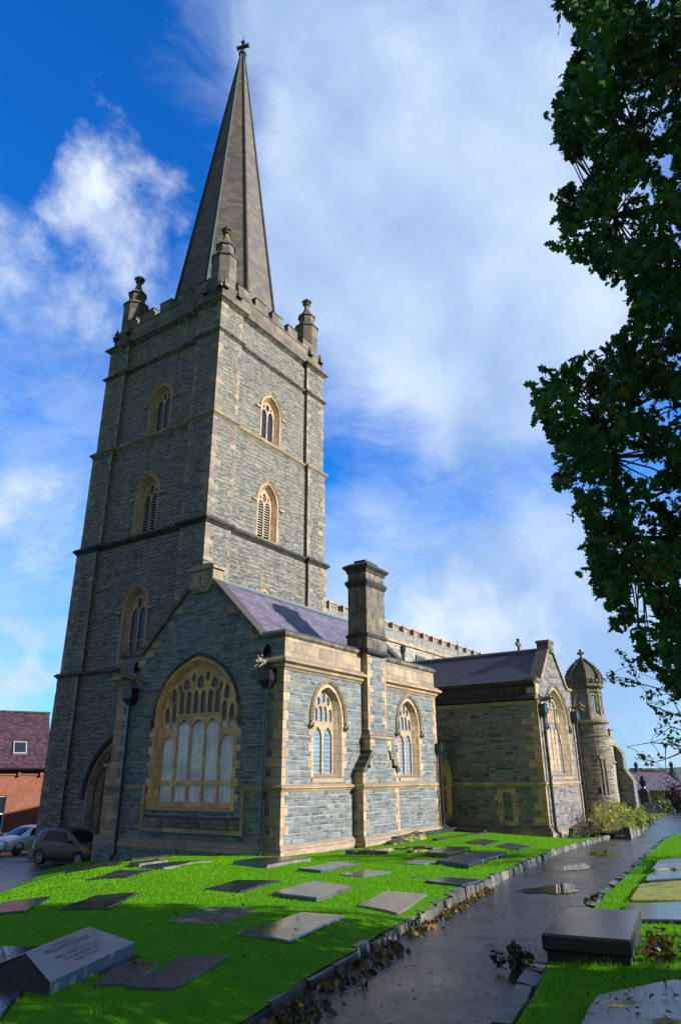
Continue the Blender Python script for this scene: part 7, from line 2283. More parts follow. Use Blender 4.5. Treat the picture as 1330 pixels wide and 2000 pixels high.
# loose sprays that break the outline
SPRAY = []
for (x, y, z, r) in OAK:
    if r < 0.17 and r1.random() < 0.55:
        c = Vector((x, y, z))
        d = Vector((-0.25, 0.25, 0)) + Vector(r1.normal(0, 0.6, 3))
        d = d.normalized() * r1.uniform(0.09, 0.19)
        SPRAY.append((c, c + d))
        n = int(r1.integers(4, 8))
        q = np.array([tuple(c + d * t) for t in np.linspace(0.35, 1.05, n)]) + r1.normal(0, 0.022, (n, 3))
        pts.append(q)
        tn.append(np.clip(r1.normal(0.5, 0.15, n), 0, 0.9))
pts, tn = np.concatenate(pts), np.concatenate(tn)
leaf_mesh('crown', pts, 0.118, OAK_T, M['oak'], oak, 0.25, tn, rng=r1)
mb = MB()
tz = float(verge_z(8.4, -3.3))
trunk = [(8.4, -3.3, tz - 0.2), (8.35, -3.25, 0.2), (8.3, -3.1, 2.2), (8.25, -2.9, 4.5), (8.0, -2.7, 7.0), (7.9, -2.6, 9.0)]
mb.tube(trunk, [0.52, 0.4, 0.33, 0.26, 0.15, 0.05], 12)
mb.build('trunk', [M['bark']], oak, smooth=True)
LIMBS = [[(7.93, 0.34, 3.26), (7.43, 0.73, 3.2), (6.9, 0.99, 3.15), (6.48, 1.18, 3.22)], [(7.43, 0.73, 3.2), (6.96, 0.97, 3.05), (6.6, 1.2, 2.95)], [(7.23, 0.85, 3.19), (6.86, 0.93, 3.32), (6.56, 0.96, 3.39)],
         [(7.21, -0.49, 7.39), (6.83, -0.12, 7.11), (6.55, 0.09, 6.86), (6.28, 0.35, 6.53)], [(7.14, -0.2, 5.72), (6.53, 0.24, 5.59), (6.08, 0.69, 5.34)], [(8.38, 0.45, 2.41), (7.77, 0.83, 2.34), (7.15, 1.23, 2.27)], [(6.94, -0.67, 8.22), (6.12, 0.07, 7.81), (5.71, 0.36, 7.71)]]
for i, L in enumerate(LIMBS):
    pts_ = [Vector(q) for q in L]
    if i not in (1, 2):
        h0 = min(max(L[0][2] - 1.2, 1.2), 8.0)
        t0 = Vector((8.3 - 0.03 * h0, -3.15 + 0.07 * h0, h0))
        pts_ = [t0, t0.lerp(pts_[0], 0.5) + Vector((0.1, 0.1, 0.25))] + pts_
        rs = [0.13, 0.09] + [0.055, 0.04, 0.028, 0.016][:len(L)]
    else:
        rs = [0.035, 0.022, 0.014, 0.01][:len(L)]
    mb = MB()
    mb.tube(pts_, rs, 7)
    mb.build('limb', [M['bark']], oak, smooth=True)
for k in range(14):
    a, h0 = random.uniform(0, 6.28), random.uniform(2, 8)
    t0 = Vector((8.25, -2.95, h0))
    e = t0 + Vector((math.cos(a) * 2.6, math.sin(a) * 2.6, 0.7))
    if not in_view(np.array([e]), 0.08)[0]:
        mb = MB()
        mb.tube([t0, t0.lerp(e, 0.5) + Vector((0, 0, 0.3)), e], [0.1, 0.06, 0.02], 6)
        mb.build('limb', [M['bark']], oak, smooth=True)
mains = [Vector(q) for L in LIMBS for q in L[1:]]
mb = MB()
for k, (x, y, z, r) in enumerate(OAK):
    if k % 3 == 0 or r < 0.1:
        c = Vector((x, y, z))
        t = min(mains, key=lambda q: (q - c).length)
        if (t - c).length < 1.6:
            md = t.lerp(c, 0.5) + Vector((random.uniform(-.08, .08), random.uniform(-.08, .08), random.uniform(-.02, .1)))
            mb.tube([t, md, c], [0.012, 0.008, 0.004], 4)
for a_, b_ in SPRAY:
    mb.tube([a_, a_.lerp(b_, 0.5) + Vector((0, 0, 0.01)), b_], [0.005, 0.0035, 0.002], 4)
tag(mb.build('twigs', [M['bark']], oak), kind='stuff')

# ---- thin thorn tree below it -------------------------------------------------------
haw = thing('thorn_tree', 'thin twiggy tree with small sparse leaves below the oak at the right edge', 'tree', (9.95, -0.5, float(verge_z(9.95, -0.5))))
HAW = [[(9.65, 0.9, 0.71), (9.05, 1.28, 0.88), (8.51, 1.63, 0.98), (8.09, 1.86, 1.0)], [(8.51, 1.63, 0.98), (8.3, 1.64, 1.15), (8.06, 1.69, 1.32)],
       [(9.78, 0.99, 0.28), (9.23, 1.41, 0.32), (9.01, 1.53, 0.34), (8.79, 1.65, 0.35), (8.43, 1.84, 0.3)], [(9.76, 0.97, 0.37), (9.25, 1.42, 0.25), (9.06, 1.56, 0.18), (8.85, 1.73, 0.12)],
       [(9.7, 0.94, 0.54), (9.24, 1.35, 0.65), (8.97, 1.52, 0.72), (8.75, 1.62, 0.77)], [(9.72, 0.95, 0.48), (9.23, 1.3, 0.47), (9.1, 1.46, 0.53), (8.92, 1.61, 0.41)],
       [(9.24, 1.35, 0.65), (8.99, 1.39, 0.86), (8.74, 1.45, 1.02)], [(9.01, 1.53, 0.34), (9.05, 1.57, 0.19), (9.11, 1.6, 0.03)]]
HL = [(8.09, 1.86, 1.01), (8.36, 1.88, 1.08), (8.66, 1.91, 1.09), (8.29, 1.81, 1.0), (8.6, 1.81, 1.01), (8.23, 1.68, 0.96), (8.55, 1.68, 0.98), (8.6, 1.83, 1.35), (8.24, 1.7, 1.27), (8.54, 1.74, 1.24), (8.18, 1.6, 1.19), (8.49, 1.64, 1.17), (8.77, 1.72, 1.13), (8.4, 1.63, 1.02), (8.8, 1.62, 0.86), (8.41, 1.5, 0.85), (8.72, 1.5, 0.86), (9.02, 1.49, 0.93), (8.62, 1.36, 0.94), (8.91, 1.34, 1.03), (8.55, 1.25, 0.9), (8.87, 1.29, 0.85), (9.14, 1.39, 0.82), (8.68, 1.4, 0.75), (8.91, 1.5, 0.79), (8.46, 1.5, 0.74), (8.78, 1.53, 0.68), (9.11, 1.55, 0.65), (8.74, 1.44, 0.56), (9.0, 1.55, 0.53), (8.57, 1.52, 0.46), (8.91, 1.49, 0.46), (9.24, 1.46, 0.51), (8.83, 1.33, 0.54), (9.09, 1.33, 0.66), (8.6, 1.36, 0.63), (8.95, 1.52, 0.34), (9.28, 1.52, 0.34), (8.88, 1.39, 0.35), (9.21, 1.42, 0.28), (8.55, 1.73, 0.21), (8.86, 1.77, 0.19), (9.19, 1.75, 0.18), (8.81, 1.58, 0.21), (9.11, 1.48, 0.41), (8.73, 1.32, 0.39), (8.82, 1.81, 0.2), (9.19, 1.79, 0.14)]
mb = MB()
hz_ = float(verge_z(9.95, -0.5))
mb.tube([(9.95, -0.5, hz_ - .1), (9.9, -0.3, -0.6), (9.85, 0.1, 0.4), (9.8, 0.2, 1.6), (9.9, 0.1, 2.8)], [0.09, 0.07, 0.05, 0.03, 0.01], 8)
mb.build('trunk', [M['bark']], haw, smooth=True)
mb = MB()
for i, L in enumerate(HAW):
    P_ = [Vector(q) for q in L]
    if i in (0, 2, 3, 4, 5):
        P_ = [Vector((9.86, 0.05, L[0][2] - 0.35))] + P_
    mb.tube(P_, list(np.linspace(0.016 if i in (0, 2, 3, 4, 5) else 0.007, 0.0025, len(P_))), 5)
ends = [Vector(q) for L in HAW for q in L]
for q in HL:
    c = Vector(q)
    t = min(ends, key=lambda e: (e - c).length)
    mb.tube([t, t.lerp(c, 0.5) + Vector((0, 0, 0.02)), c], [0.004, 0.003, 0.002], 4)
mb.build('twig', [M['bark']], haw)
pts = [ball(q, (0.06, 0.06, 0.05), 9, r1) for q in HL]
for z in np.linspace(0.3, 2.9, 40):
    q = (9.9 + r1.normal(0, 0.5), 0.0 + r1.normal(-0.2, 0.5), z)
    if not in_view(np.array([q]), 0.03)[0]:
        pts.append(ball(q, (0.2, 0.2, 0.15), 20, r1))
leaf_mesh('leaf', np.concatenate(pts), 0.052, OVAL_T, M['haw'], haw, 0.25, rng=r1)


# ---- trees south of the path: outside the picture, they cast its shade -----------------
def shade_tree(name, label, x, y, rx, ry, zc, rz, n, size=0.2):
    z0 = float(verge_z(x, y))
    t = thing(name, label, 'tree', (x, y, z0))
    d = r1.normal(0, 1, (n, 3))
    d /= np.linalg.norm(d, axis=1)[:, None]
    cs = np.array((x, y, zc)) + d * np.array((rx, ry, rz)) * r1.uniform(0.2, 1, (n, 1)) ** 0.4
    pts = np.concatenate([ball(c, (0.55, 0.55, 0.4), 12, r1) for c in cs])
    pts = pts[~in_view(pts, 0.02)]
    leaf_mesh('crown', pts, size, DIAMOND_T, M['oak'], t, 0.3, rng=r1)
    mb = MB()
    mb.tube([(x, y, z0 - .2), (x + 0.1, y, z0 + 2), (x, y + 0.1, zc), (x, y, zc + rz * 0.8)], [0.4, 0.3, 0.2, 0.05], 9)
    for k in range(9):
        a, h0 = random.uniform(0, 6.28), zc + random.uniform(-0.5, 0.4) * rz
        mb.tube([(x, y, h0), (x + math.cos(a) * rx * 0.4, y + math.sin(a) * ry * 0.4, h0 + 0.6), (x + math.cos(a) * rx * 0.75, y + math.sin(a) * ry * 0.75, h0 + 0.9)], [0.12, 0.08, 0.03], 6)
    mb.build('trunk', [M['bark']], t, smooth=True)


shade_tree('broadleaf_tree', 'broad leafy tree standing in the grass south of the path', 24.6, -4.6, 4.2, 3.0, 3.2, 3.6, 420)

# ---- fallen leaves along the kerb and on the path ---------------------------------------
r2 = np.random.default_rng(9)
n = 1150
x = 3.9 + 9.5 * r2.power(0.62, n)
off = np.abs(r2.normal(0, 0.10, n)) * np.where(x < 7.5, 1.5, 0.75)
patch = np.sin(x * 3.1) + np.sin(x * 7.7 + 1) + np.sin(x * 1.3) > -0.9
x, off = x[patch], off[patch]
y = yL(x) - 0.03 - off
C = np.stack([x, y, zp(x, y) + r2.uniform(0.005, 0.06, len(x)) * np.clip(1 - off / 0.3, 0.1, 1)], -1)
lf = leaf_mesh('fallen_leaves', C, 0.085, OAK_T, M['litter'], None, 0.35, r2.uniform(0, 1, len(x)), 0.2, r2)
lf['kind'] = 'stuff'
n = 900
x = 4.4 + 12 * r2.power(0.7, n)
y = yR(x) + (yL(x) - yR(x)) * r2.uniform(0.02, 0.98, n)
C = np.stack([x, y, zp(x, y) + 0.008], -1)
lf = leaf_mesh('leaf_scraps', C, 0.028, OVAL_T, M['litter'], None, 1.2, r2.uniform(0, 0.8, n) ** 1.6, 0.1, r2)
lf['kind'] = 'stuff'
n = 70
x = np.concatenate([r2.uniform(4, 10, n)])
y = yL(x) + r2.uniform(0.3, 3.2, n)
C = np.stack([x, y, gz(x, y) + 0.045], -1)
lf = leaf_mesh('leaves_on_lawn', C, 0.07, OAK_T, M['litter'], None, 1.0, r2.uniform(0.4, 1, n), 0.2, r2)
lf['kind'] = 'stuff'
n = 260
t = r2.uniform(0, 1, n)
C = np.stack([7.5 + 1.4 * t + r2.normal(0, .06, n), 1.78 + 0.2 * t - np.abs(r2.normal(0, 0.16, n)), -1.63 + r2.uniform(0, 0.09, n)], -1)
lf = leaf_mesh('leaf_drift', C, 0.085, OAK_T, M['litter'], None, 0.4, r2.uniform(0.3, 0.7, n), 0.25, r2)
lf['kind'] = 'stuff'
n = 60
C = np.stack([r2.uniform(5.6, 7.2, n), r2.uniform(1.2, 1.9, n), np.full(n, -1.5)], -1)
C[:, 2] = verge_z(C[:, 0], C[:, 1]) + 0.05
lf = leaf_mesh('leaves_on_verge', C, 0.048, OAK_T, M['litter'], None, 0.8, r2.uniform(0.2, 0.9, n), 0.25, r2)
lf['kind'] = 'stuff'


# ---- bushes and border plants ---------------------------------------------------------------
def bush(name, label, cat, c, r, n, size, tmpl, mat, group=None, up=0.3, stems=5, axis=None):
    z0 = c[2]
    t = thing(name, label, cat, c, group)
    nb = max(4, n // 40)
    d = r2.normal(0, 1, (nb, 3))
    d /= np.linalg.norm(d, axis=1)[:, None]
    d[:, 2] = np.abs(d[:, 2])
    cs = np.array(c) + d * np.array(r) * r2.uniform(0.25, 0.95, (nb, 1)) ** 0.5
    pts = np.concatenate([ball(q, (r[0] * .32, r[1] * .32, r[2] * .3), n // nb, r2) for q in cs])
    pts[:, 2] = np.maximum(pts[:, 2], z0 + 0.02)
    leaf_mesh('foliage', pts, size, tmpl, mat, t, up, rng=r2, axis=axis)
    mb = MB()
    for k in range(stems):
        q = cs[r2.integers(nb)]
        mb.tube([(c[0] + r2.normal(0, r[0] * .12), c[1] + r2.normal(0, r[1] * .12), z0 - .05), ((c[0] + q[0]) / 2, (c[1] + q[1]) / 2, (z0 + q[2]) / 2 + .05), tuple(q)], [0.012 + 0.01 * r[2], 0.008 + .006 * r[2], 0.004], 5)
    mb.build('stem', [M['bark']], t)
    return t


bush('ivy_bush', 'dark ivy bush spilling onto the path at the foot of the chest tomb', 'bush', (6.95, 2.72, -1.68), (0.3, 0.22, 0.3), 420, 0.06, OVAL_T, M['ivy'])
bush('weed', 'small green weed growing where the moss meets the path edge', 'weed', (12.15, 3.5, -1.86), (0.22, 0.1, 0.18), 90, 0.07, OVAL_T, M['ivy'])
bush('weed', 'small leafy weed standing against the sunlit kerb of the path', 'weed', (8.55, 4.58, -1.76), (0.12, 0.08, 0.2), 70, 0.06, OVAL_T, M['haw'])
BG = 'plants in the flower border'
xs_ = np.linspace(43.0, 76, 21)
kinds = [('bed_g', 'low grey green cushion plant at the porch end of the flower border', 'grey_cushion_plant', STRAP_T), ('bed_t', 'pale dry grass tuft beside the grey cushion in the flower border', 'dry_grass_tuft', STRAP_T)]
for k, x in enumerate(xs_):
    for row in (0, 1):
        y0 = float(bedY(x)) + (0.55 if row == 0 else 1.7) + r2.uniform(-0.15, 0.2)
        xx = x + (0.8 if row else 0) + r2.uniform(-0.3, 0.3)
        zz = float(zp(xx, float(bedY(xx)))) + 0.55 + 0.25 * row
        if k == 0 and row == 0:
            bush(kinds[0][2], kinds[0][1], 'plant', (41.6, 12.0, -3.2), (0.9, 0.7, 0.5), 420, 0.16, kinds[0][3], M['bed_g'], BG)
            bush(kinds[1][2], kinds[1][1], 'plant', (42.8, 11.3, -3.0), (0.8, 0.6, 0.75), 420, 0.24, kinds[1][3], M['bed_t'], BG)
            continue
        q = r2.random()
        mt, nm, lb = ('bed', 'border_plant', 'leafy yellow green plant in the flower border by the path') if q < 0.66 else (('bed_t', 'border_grass', 'tan seeding grass in the flower border by the path') if q < 0.85 else ('haw', 'green_plant', 'mid green leafy plant in the flower border by the path'))
        hgt = r2.uniform(0.5, 0.85) + 0.55 * row
        bush(nm, lb, 'plant', (xx, y0, zz - 0.15), (0.95, 0.7, hgt), 460, 0.145, OVAL_T if mt != 'bed_t' else STRAP_T, M[mt], BG, stems=4)

for k in range(9):
    xx, y0 = 42.6 + 0.62 * k + r2.uniform(-.2, .2), 10.9 + 0.28 * (k % 5) + r2.uniform(-.2, .3)
    zz = float(zp(xx, y0)) + 0.12
    mt, nm, lb = [('bed_t', 'border_grass', 'tan seeding grass in the flower border by the path'), ('bed', 'border_plant', 'leafy yellow green plant in the flower border by the path'), ('haw', 'green_plant', 'mid green leafy plant in the flower border by the path')][k % 3]
    bush(nm, lb, 'plant', (xx, y0, zz), (0.8, 0.6, r2.uniform(0.55, 0.95)), 340, 0.16, OVAL_T if mt != 'bed_t' else STRAP_T, M[mt], BG, stems=4)
# small twigs blown down on the path
for k in range(9):
    x = r2.uniform(4.8, 10)
    y = float(yR(x)) + (float(yL(x)) - float(yR(x))) * r2.uniform(0.1, 0.95)
    a, z = r2.uniform(0, 6.28), float(zp(x, y))
    L = r2.uniform(0.05, 0.13)
    mb = MB()
    p_ = [(x, y, z + .006), (x + math.cos(a) * L * .5, y + math.sin(a) * L * .5, z + .014), (x + math.cos(a + .4) * L, y + math.sin(a + .4) * L, z + .008)]
    mb.tube(p_, [0.004, 0.003, 0.0015], 5)
    mb.tube([p_[1], (p_[1][0] + math.cos(a - .8) * L * .4, p_[1][1] + math.sin(a - .8) * L * .4, z + .01)], [0.003, 0.001], 4)
    tag(mb.build('twig', [M['bark']]), 'small dark twig lying on the wet path', 'twig', 'twigs blown onto the path')
# ------------------------------------------------------------------ far right: gable house, monuments, shrubs
def at(px, py, d):
    """a point d metres away along a direction given in degrees of azimuth and height"""
    return Vector((d * math.cos(px), d * math.sin(px), py))


gh = thing('gable_house', 'red brick house with violet slate roof and gable coping beyond the border', 'house', (124, 22.5, -9))
FH = Fr((118, 27.0, 0), (math.sin(rad(28)), -math.cos(rad(28)), 0), (-math.cos(rad(28)), -math.sin(rad(28)), 0))
mb = MB()
fbox(mb, FH, -6, 8.6, -12, -2.1, -8, 0)
mb.build('wall', [M['brick']], gh)
mb = MB()
mb.hull8([FH.p(-6, -2.0, 0.35), FH.p(8.6, -2.0, 0.35), FH.p(8.6, -2.0, -8.3), FH.p(-6, -2.0, -8.3), FH.p(-6, 0.35, -3.9), FH.p(8.6, 0.35, -3.9), FH.p(8.6, 0.35, -4.1), FH.p(-6, 0.35, -4.1)])
mb.build('roof', [M['slate_f']], gh)
mb = MB()
fbox(mb, FH, -6, 8.6, 0.3, 0.5, -4.15, -3.85)
mb.build('ridge_tile', [M['terracotta']], gh)
mb = MB()
mb.hull8([FH.p(8.6, -2.4, 0.5), FH.p(9.1, -2.4, 0.5), FH.p(9.1, -2.4, -8.5), FH.p(8.6, -2.4, -8.5), FH.p(8.6, 0.75, -3.9), FH.p(9.1, 0.75, -3.9), FH.p(9.1, 0.75, -4.1), FH.p(8.6, 0.75, -4.1)])
mb.build('gable_coping', [M['sand_b']], gh)
for u in (8.8, 3.4):
    mb = MB()
    q = FH.p(u, 0.6, -4)
    mb.lathe(q, [(0.3, 0), (0.3, 0.5), (0.2, 0.6), (0.34, 0.9), (0.3, 1.2), (0.1, 1.45)], 8)
    mb.build('finial', [M['sand_k']], gh)
mb = MB()
fbox(mb, FH, -6, 8.6, -2.16, -2.03, 0.0, 0.42)
mb.build('gutter', [M['lead']], gh)
for u in (0.5, 5.2):
    mb = MB()
    fbox(mb, FH, u - 1.0, u + 1.0, -7.0, -4.2, -0.1, 0.03)
    w_ = mb.build('window', [M['glass_t']], gh)
    mb = MB()
    fbox(mb, FH, u - 1.15, u + 1.15, -4.2, -3.9, -0.05, 0.08)
    mb.build('lintel', [M['sand_b']], w_)

mon = thing('pillar_monument', 'tall dark pillar gravestone with an urn standing beyond the flower border', 'gravestone', (80.0, 16.4, -4.9))
mb = MB()
mb.hull8([(79.5, 15.9, -5.4), (80.5, 15.9, -5.4), (80.5, 16.9, -5.4), (79.5, 16.9, -5.4), (79.6, 16.0, -1.6), (80.4, 16.0, -1.6), (80.4, 16.8, -1.6), (79.6, 16.8, -1.6)])
mb.box((79.3, 15.7, -5.5), (80.7, 17.1, -4.7))
mb.hull8([(79.5, 15.9, -1.6), (80.5, 15.9, -1.6), (80.5, 16.9, -1.6), (79.5, 16.9, -1.6), (79.8, 16.2, -1.2), (80.2, 16.2, -1.2), (80.2, 16.6, -1.2), (79.8, 16.6, -1.2)])
mb.build('pillar', [M['s_black']], mon)
mb = MB()
mb.lathe((80, 16.4, -1.25), [(0.2, 0), (0.14, 0.15), (0.36, 0.5), (0.4, 0.75), (0.2, 0.9), (0.26, 1.0), (0.1, 1.25)], 10)
mb.build('urn', [M['s_dark']], mon)
tt_ = thing('table_tomb', 'black table tomb behind iron rails beside the buttress', 'tomb', (73.5, 15.4, -4.7))
mb = MB()
mb.box((72.3, 14.5, -2.75), (75.0, 16.4, -2.55))
mb.build('top', [M['tomb']], tt_)
mb = MB()
mb.box((72.6, 14.8, -5.2), (74.7, 16.1, -2.75))
mb.build('chest', [M['s_black']], tt_)
rl = thing('grave_railing', 'black iron grave railing round the table tomb', 'railing', (71.5, 14.5, -4.7))
mb = MB()
for k in range(14):
    x = 69.6 + 0.55 * k
    y = 14.35 + 0.02 * k
    mb.tube([(x, y, -5.2), (x, y, -2.6 + 0.2 * (k % 4 == 0))], 0.035, 5)
    mb.lathe((x, y, -2.62 + 0.2 * (k % 4 == 0)), [(0.03, 0), (0.09, 0.08), (0.02, 0.25)], 6)
for z in (-3.0, -4.4):
    mb.tube([(69.6, 14.35, z), (76.75, 14.61, z)], 0.03, 5)
mb.build('rails', [M['iron']], rl)
mb = MB()
mb.box((76.5, 13.2, -5.6), (77.6, 14.0, -3.55))
mb.hull8([(76.4, 13.1, -3.55), (77.7, 13.1, -3.55), (77.7, 14.1, -3.55), (76.4, 14.1, -3.55), (76.6, 13.3, -3.4), (77.5, 13.3, -3.4), (77.5, 13.9, -3.4), (76.6, 13.9, -3.4)])
mb.hull8([(76.6, 13.9, -5.6), (77.3, 13.9, -5.6), (77.3, 19.5, -5.6), (76.6, 19.5, -5.6), (76.6, 13.9, -3.4), (77.3, 13.9, -3.4), (77.3, 19.5, -3.4), (76.6, 19.5, -3.4)])
tag(mb.build('end_wall', [M['s_dark']]), 'dark low stone wall closing the far end of the flower border', 'wall')
bush('evergreen_shrub', 'pointed green shrub behind the end of the flower border', 'shrub', (81.6, 15.3, -5.2), (1.6, 1.5, 3.3), 1500, 0.28, OVAL_T, M['ever'])
bush('copper_shrub', 'dark copper leaved shrub at the right edge beyond the path', 'shrub', (84.2, 13.9, -5.4), (1.9, 1.9, 5.2), 3000, 0.3, OVAL_T, M['plum'])
bush('dark_hedge', 'dark green hedge below the copper shrub at the far right', 'hedge', (86.0, 12.9, -5.6), (1.8, 1.8, 3.2), 1800, 0.26, OVAL_T, M['ever'])
for k, (az, d, s) in enumerate([(10.15, 430, 6), (9.9, 520, 7), (10.4, 640, 7), (11.2, 1150, 9), (11.9, 1250, 9), (10.7, 1050, 9), (12.3, 1180, 9)]):
    ax_, ay_ = d * math.cos(rad(az)), d * math.sin(rad(az))
    a_ = rad(az)
    zb = -14.6 + min(1, max(0, (d - 500) / 900)) ** 1.4 * 25 * (0.75 + 0.3 * math.sin(a_ * 5 + 1.1) + 0.12 * math.sin(a_ * 17))
    mb = MB()
    F = Fr((ax_, ay_, 0), (math.sin(rad(az)), -math.cos(rad(az)), 0), (-math.cos(rad(az)), -math.sin(rad(az)), 0))
    fbox(mb, F, -s, s, zb - 8, zb + 4, -6, 0, 0)
    mb.hull8([F.p(-s - .3, zb + 4, .4), F.p(s + .3, zb + 4, .4), F.p(s + .3, zb + 4, -6.4), F.p(-s - .3, zb + 4, -6.4), F.p(-s - .3, zb + 7.5, -2.9), F.p(s + .3, zb + 7.5, -2.9), F.p(s + .3, zb + 7.5, -3.1), F.p(-s - .3, zb + 7.5, -3.1)], 1)
    tag(mb.build('distant_house', [M['white'], M['slate_d']]), 'small white house among trees on the far hillside', 'house', 'houses on the far hillside')

# ------------------------------------------------------------------ left: brick house
HA = rad(55.7)
fdir = Vector((math.cos(HA), math.sin(HA), 0))
hs_ = 74.0
ang = HA + rad(7)
hn = Vector((-math.cos(ang), -math.sin(ang), 0))
hu = Vector((-hn.y, hn.x, 0))      # along the facade, to the right in the picture
K = fdir * hs_
FB = Fr((K.x, K.y, 0), hu, hn, 1.25)
if (FB.U.dot(_R)) < 0:
    FB = Fr((K.x, K.y, 0), -hu, hn, 1.25)
bh = thing('brick_house', 'red brick house with a plum tiled roof and skylight left of the tower', 'house', (K.x, K.y, -5.7))
mb = MB()
panel(mb, FB, [(-14, -5.5), (0.0, -5.5), (0.0, 0.75), (-14, 0.75)], [[(-4.0, -3.65), (-2.45, -3.65), (-2.45, -1.15), (-4.0, -1.15)], [(-8.0, -3.65), (-6.5, -3.65), (-6.5, -1.15), (-8.0, -1.15)]])
for (a, b) in ((-4.0, -2.45), (-8.0, -6.5)):
    splay(mb, FB, [(a, -3.65), (b, -3.65), (b, -1.15), (a, -1.15)], 0, [(a, -3.65), (b, -3.65), (b, -1.15), (a, -1.15)], -0.2)
mb.add([FB.p(0, -5.5, 0), FB.p(0, -5.5, -9), FB.p(0, 0.75, -9), FB.p(0, 4.9, -4.5), FB.p(0, 0.75, 0)], [(0, 1, 2, 3, 4)])
fbox(mb, FB, -14, 0.0, 0.2, 0.75, 0.0, 0.07)
for k in range(9):
    u = -0.35 - 1.5 * k
    fbox(mb, FB, u - 0.09, u + 0.09, 0.15, 0.6, 0.06, 0.2)
mb.build('wall', [M['brick']], bh)
mb = MB()
mb.quad(FB.p(-14, 0.72, 0.42), FB.p(0.15, 0.72, 0.42), FB.p(0.15, 5.0, -4.5), FB.p(-14, 5.0, -4.5))
mb.quad(FB.p(-14, 0.55, 0.42), FB.p(0.15, 0.55, 0.42), FB.p(0.15, 4.83, -4.5), FB.p(-14, 4.83, -4.5))
mb.quad(FB.p(-14, 0.72, -9.4), FB.p(0.15, 0.72, -9.4), FB.p(0.15, 5.0, -4.5), FB.p(-14, 5.0, -4.5))
rf = mb.build('roof', [M['slate_r']], bh)
mb = MB()
mb.tube([FB.p(-14, 5.03, -4.5), FB.p(0.2, 5.03, -4.5)], 0.12, 8)
mb.build('ridge_tile', [M['slate_d']], rf)
mb = MB()
mb.tube([FB.p(-14, 0.66, 0.5), FB.p(0.2, 0.66, 0.5)], 0.09, 8)
mb.build('gutter', [M['iron']], bh)
mb = MB()
mb.tube([FB.p(0.12, 0.66, 0.42), FB.p(0.1, 0.2, 0.1), FB.p(0.1, -1.6, 0.1)], 0.06, 8)
mb.build('downpipe', [M['white']], bh)


def on_roof(u, t):
    return (u, 0.72 + 4.28 * t, 0.42 - 4.92 * t)


rn = Vector(FB.p(*(0, 1, 1))) - Vector(FB.p(0, 0, 0))
mb = MB()
c4 = [on_roof(-2.45, 0.22), on_roof(-1.5, 0.22), on_roof(-1.5, 0.43), on_roof(-2.45, 0.43)]
up4 = lambda q, h: FB.p(q[0], q[1] + h * 0.75, q[2] + h * 0.65)
mb.hull8([up4(q, -0.05) for q in c4] + [up4(q, 0.12) for q in c4], 0)
i4 = [on_roof(-2.36, 0.24), on_roof(-1.59, 0.24), on_roof(-1.59, 0.41), on_roof(-2.36, 0.41)]
sk = mb.build('skylight', [plain('grey_frame', (0.3, 0.31, 0.32), 0.4)], bh)
mb = MB()
mb.hull8([up4(q, 0.1) for q in i4] + [up4(q, 0.135) for q in i4], 0)
mb.build('pane', [M['glass_t']], sk)
for (a, b) in ((-4.0, -2.45), (-8.0, -6.5)):
    mb = MB()
    for (u0, u1, z0, z1) in ((a, a + .09, -3.6, -1.15), (b - .09, b, -3.6, -1.15), (a + .09, b - .09, -1.24, -1.15), (a + .09, b - .09, -3.6, -3.5), (a + .09, b - .09, -2.42, -2.34), ((a + b) / 2 - .03, (a + b) / 2 + .03, -3.5, -1.24)):
        fbox(mb, FB, u0, u1, z0, z1, -0.16, -0.1)
    w_ = mb.build('window', [M['white']], bh)
    mb = MB()
    fbox(mb, FB, a, b, -3.6, -1.15, -0.2, -0.15)
    mb.build('pane', [M['glass_t']], w_)
    mb = MB()
    fbox(mb, FB, a - 0.15, b + 0.15, -3.75, -3.6, -0.2, 0.1)
    mb.build('sill', [M['white']], w_)
rl = thing('street_railing', 'black spiked iron railing in front of the brick house', 'railing', FB.p(-1, -4.6, 1.2))
mb = MB()
for k in range(26):
    u = -2.3 + 0.14 * k
    mb.tube([FB.p(u, -4.9, 1.2), FB.p(u, -3.75, 1.2)], 0.014, 4)
    mb.lathe(FB.p(u, -3.76, 1.2), [(0.015, 0), (0.035, 0.04), (0.005, 0.14)], 5)
for z in (-3.85, -4.5):
    mb.tube([FB.p(-2.35, z, 1.2), FB.p(1.3, z, 1.2)], 0.018, 4)
mb.build('rails', [M['iron']], rl)


# ------------------------------------------------------------------ cars
def paint(name, col, rough=0.25, metal=0.4):
    m, g, p = material(name)
    n = g.noise(gpos(g), 3, 3)
    P(g, p, g.mix(g.mr(n, 0.4, 0.7, 0, 0.25), col, g.mix(1, col, (0.7, 0.7, 0.7), 'MULTIPLY')), rough, None, metal, 0.4, 0.35)
    p.inputs['Coat Roughness'].default_value = 0.06
    return m


M['paint_b'] = paint('bronze_grey_paint', (0.10, 0.068, 0.048), 0.35, 0.2)
M['paint_w'] = paint('silver_white_paint', (0.8, 0.82, 0.86), 0.3, 0.0)
M['tyre'] = plain('tyre_rubber', (0.012, 0.012, 0.012), 0.8)
M['rim'] = plain('alloy_rim', (0.42, 0.42, 0.43), 0.3, 0.9)
M['clad'] = plain('black_cladding', (0.018, 0.018, 0.019), 0.55)
M['cglass'] = plain('car_glass', (0.008, 0.009, 0.010), 0.06, spec=0.4, var=0.1)
M['lamp'] = plain('lamp_glass', (0.5, 0.53, 0.58), 0.08, 0.3)
M['red'] = plain('red_lamp', (0.55, 0.01, 0.015), 0.15)


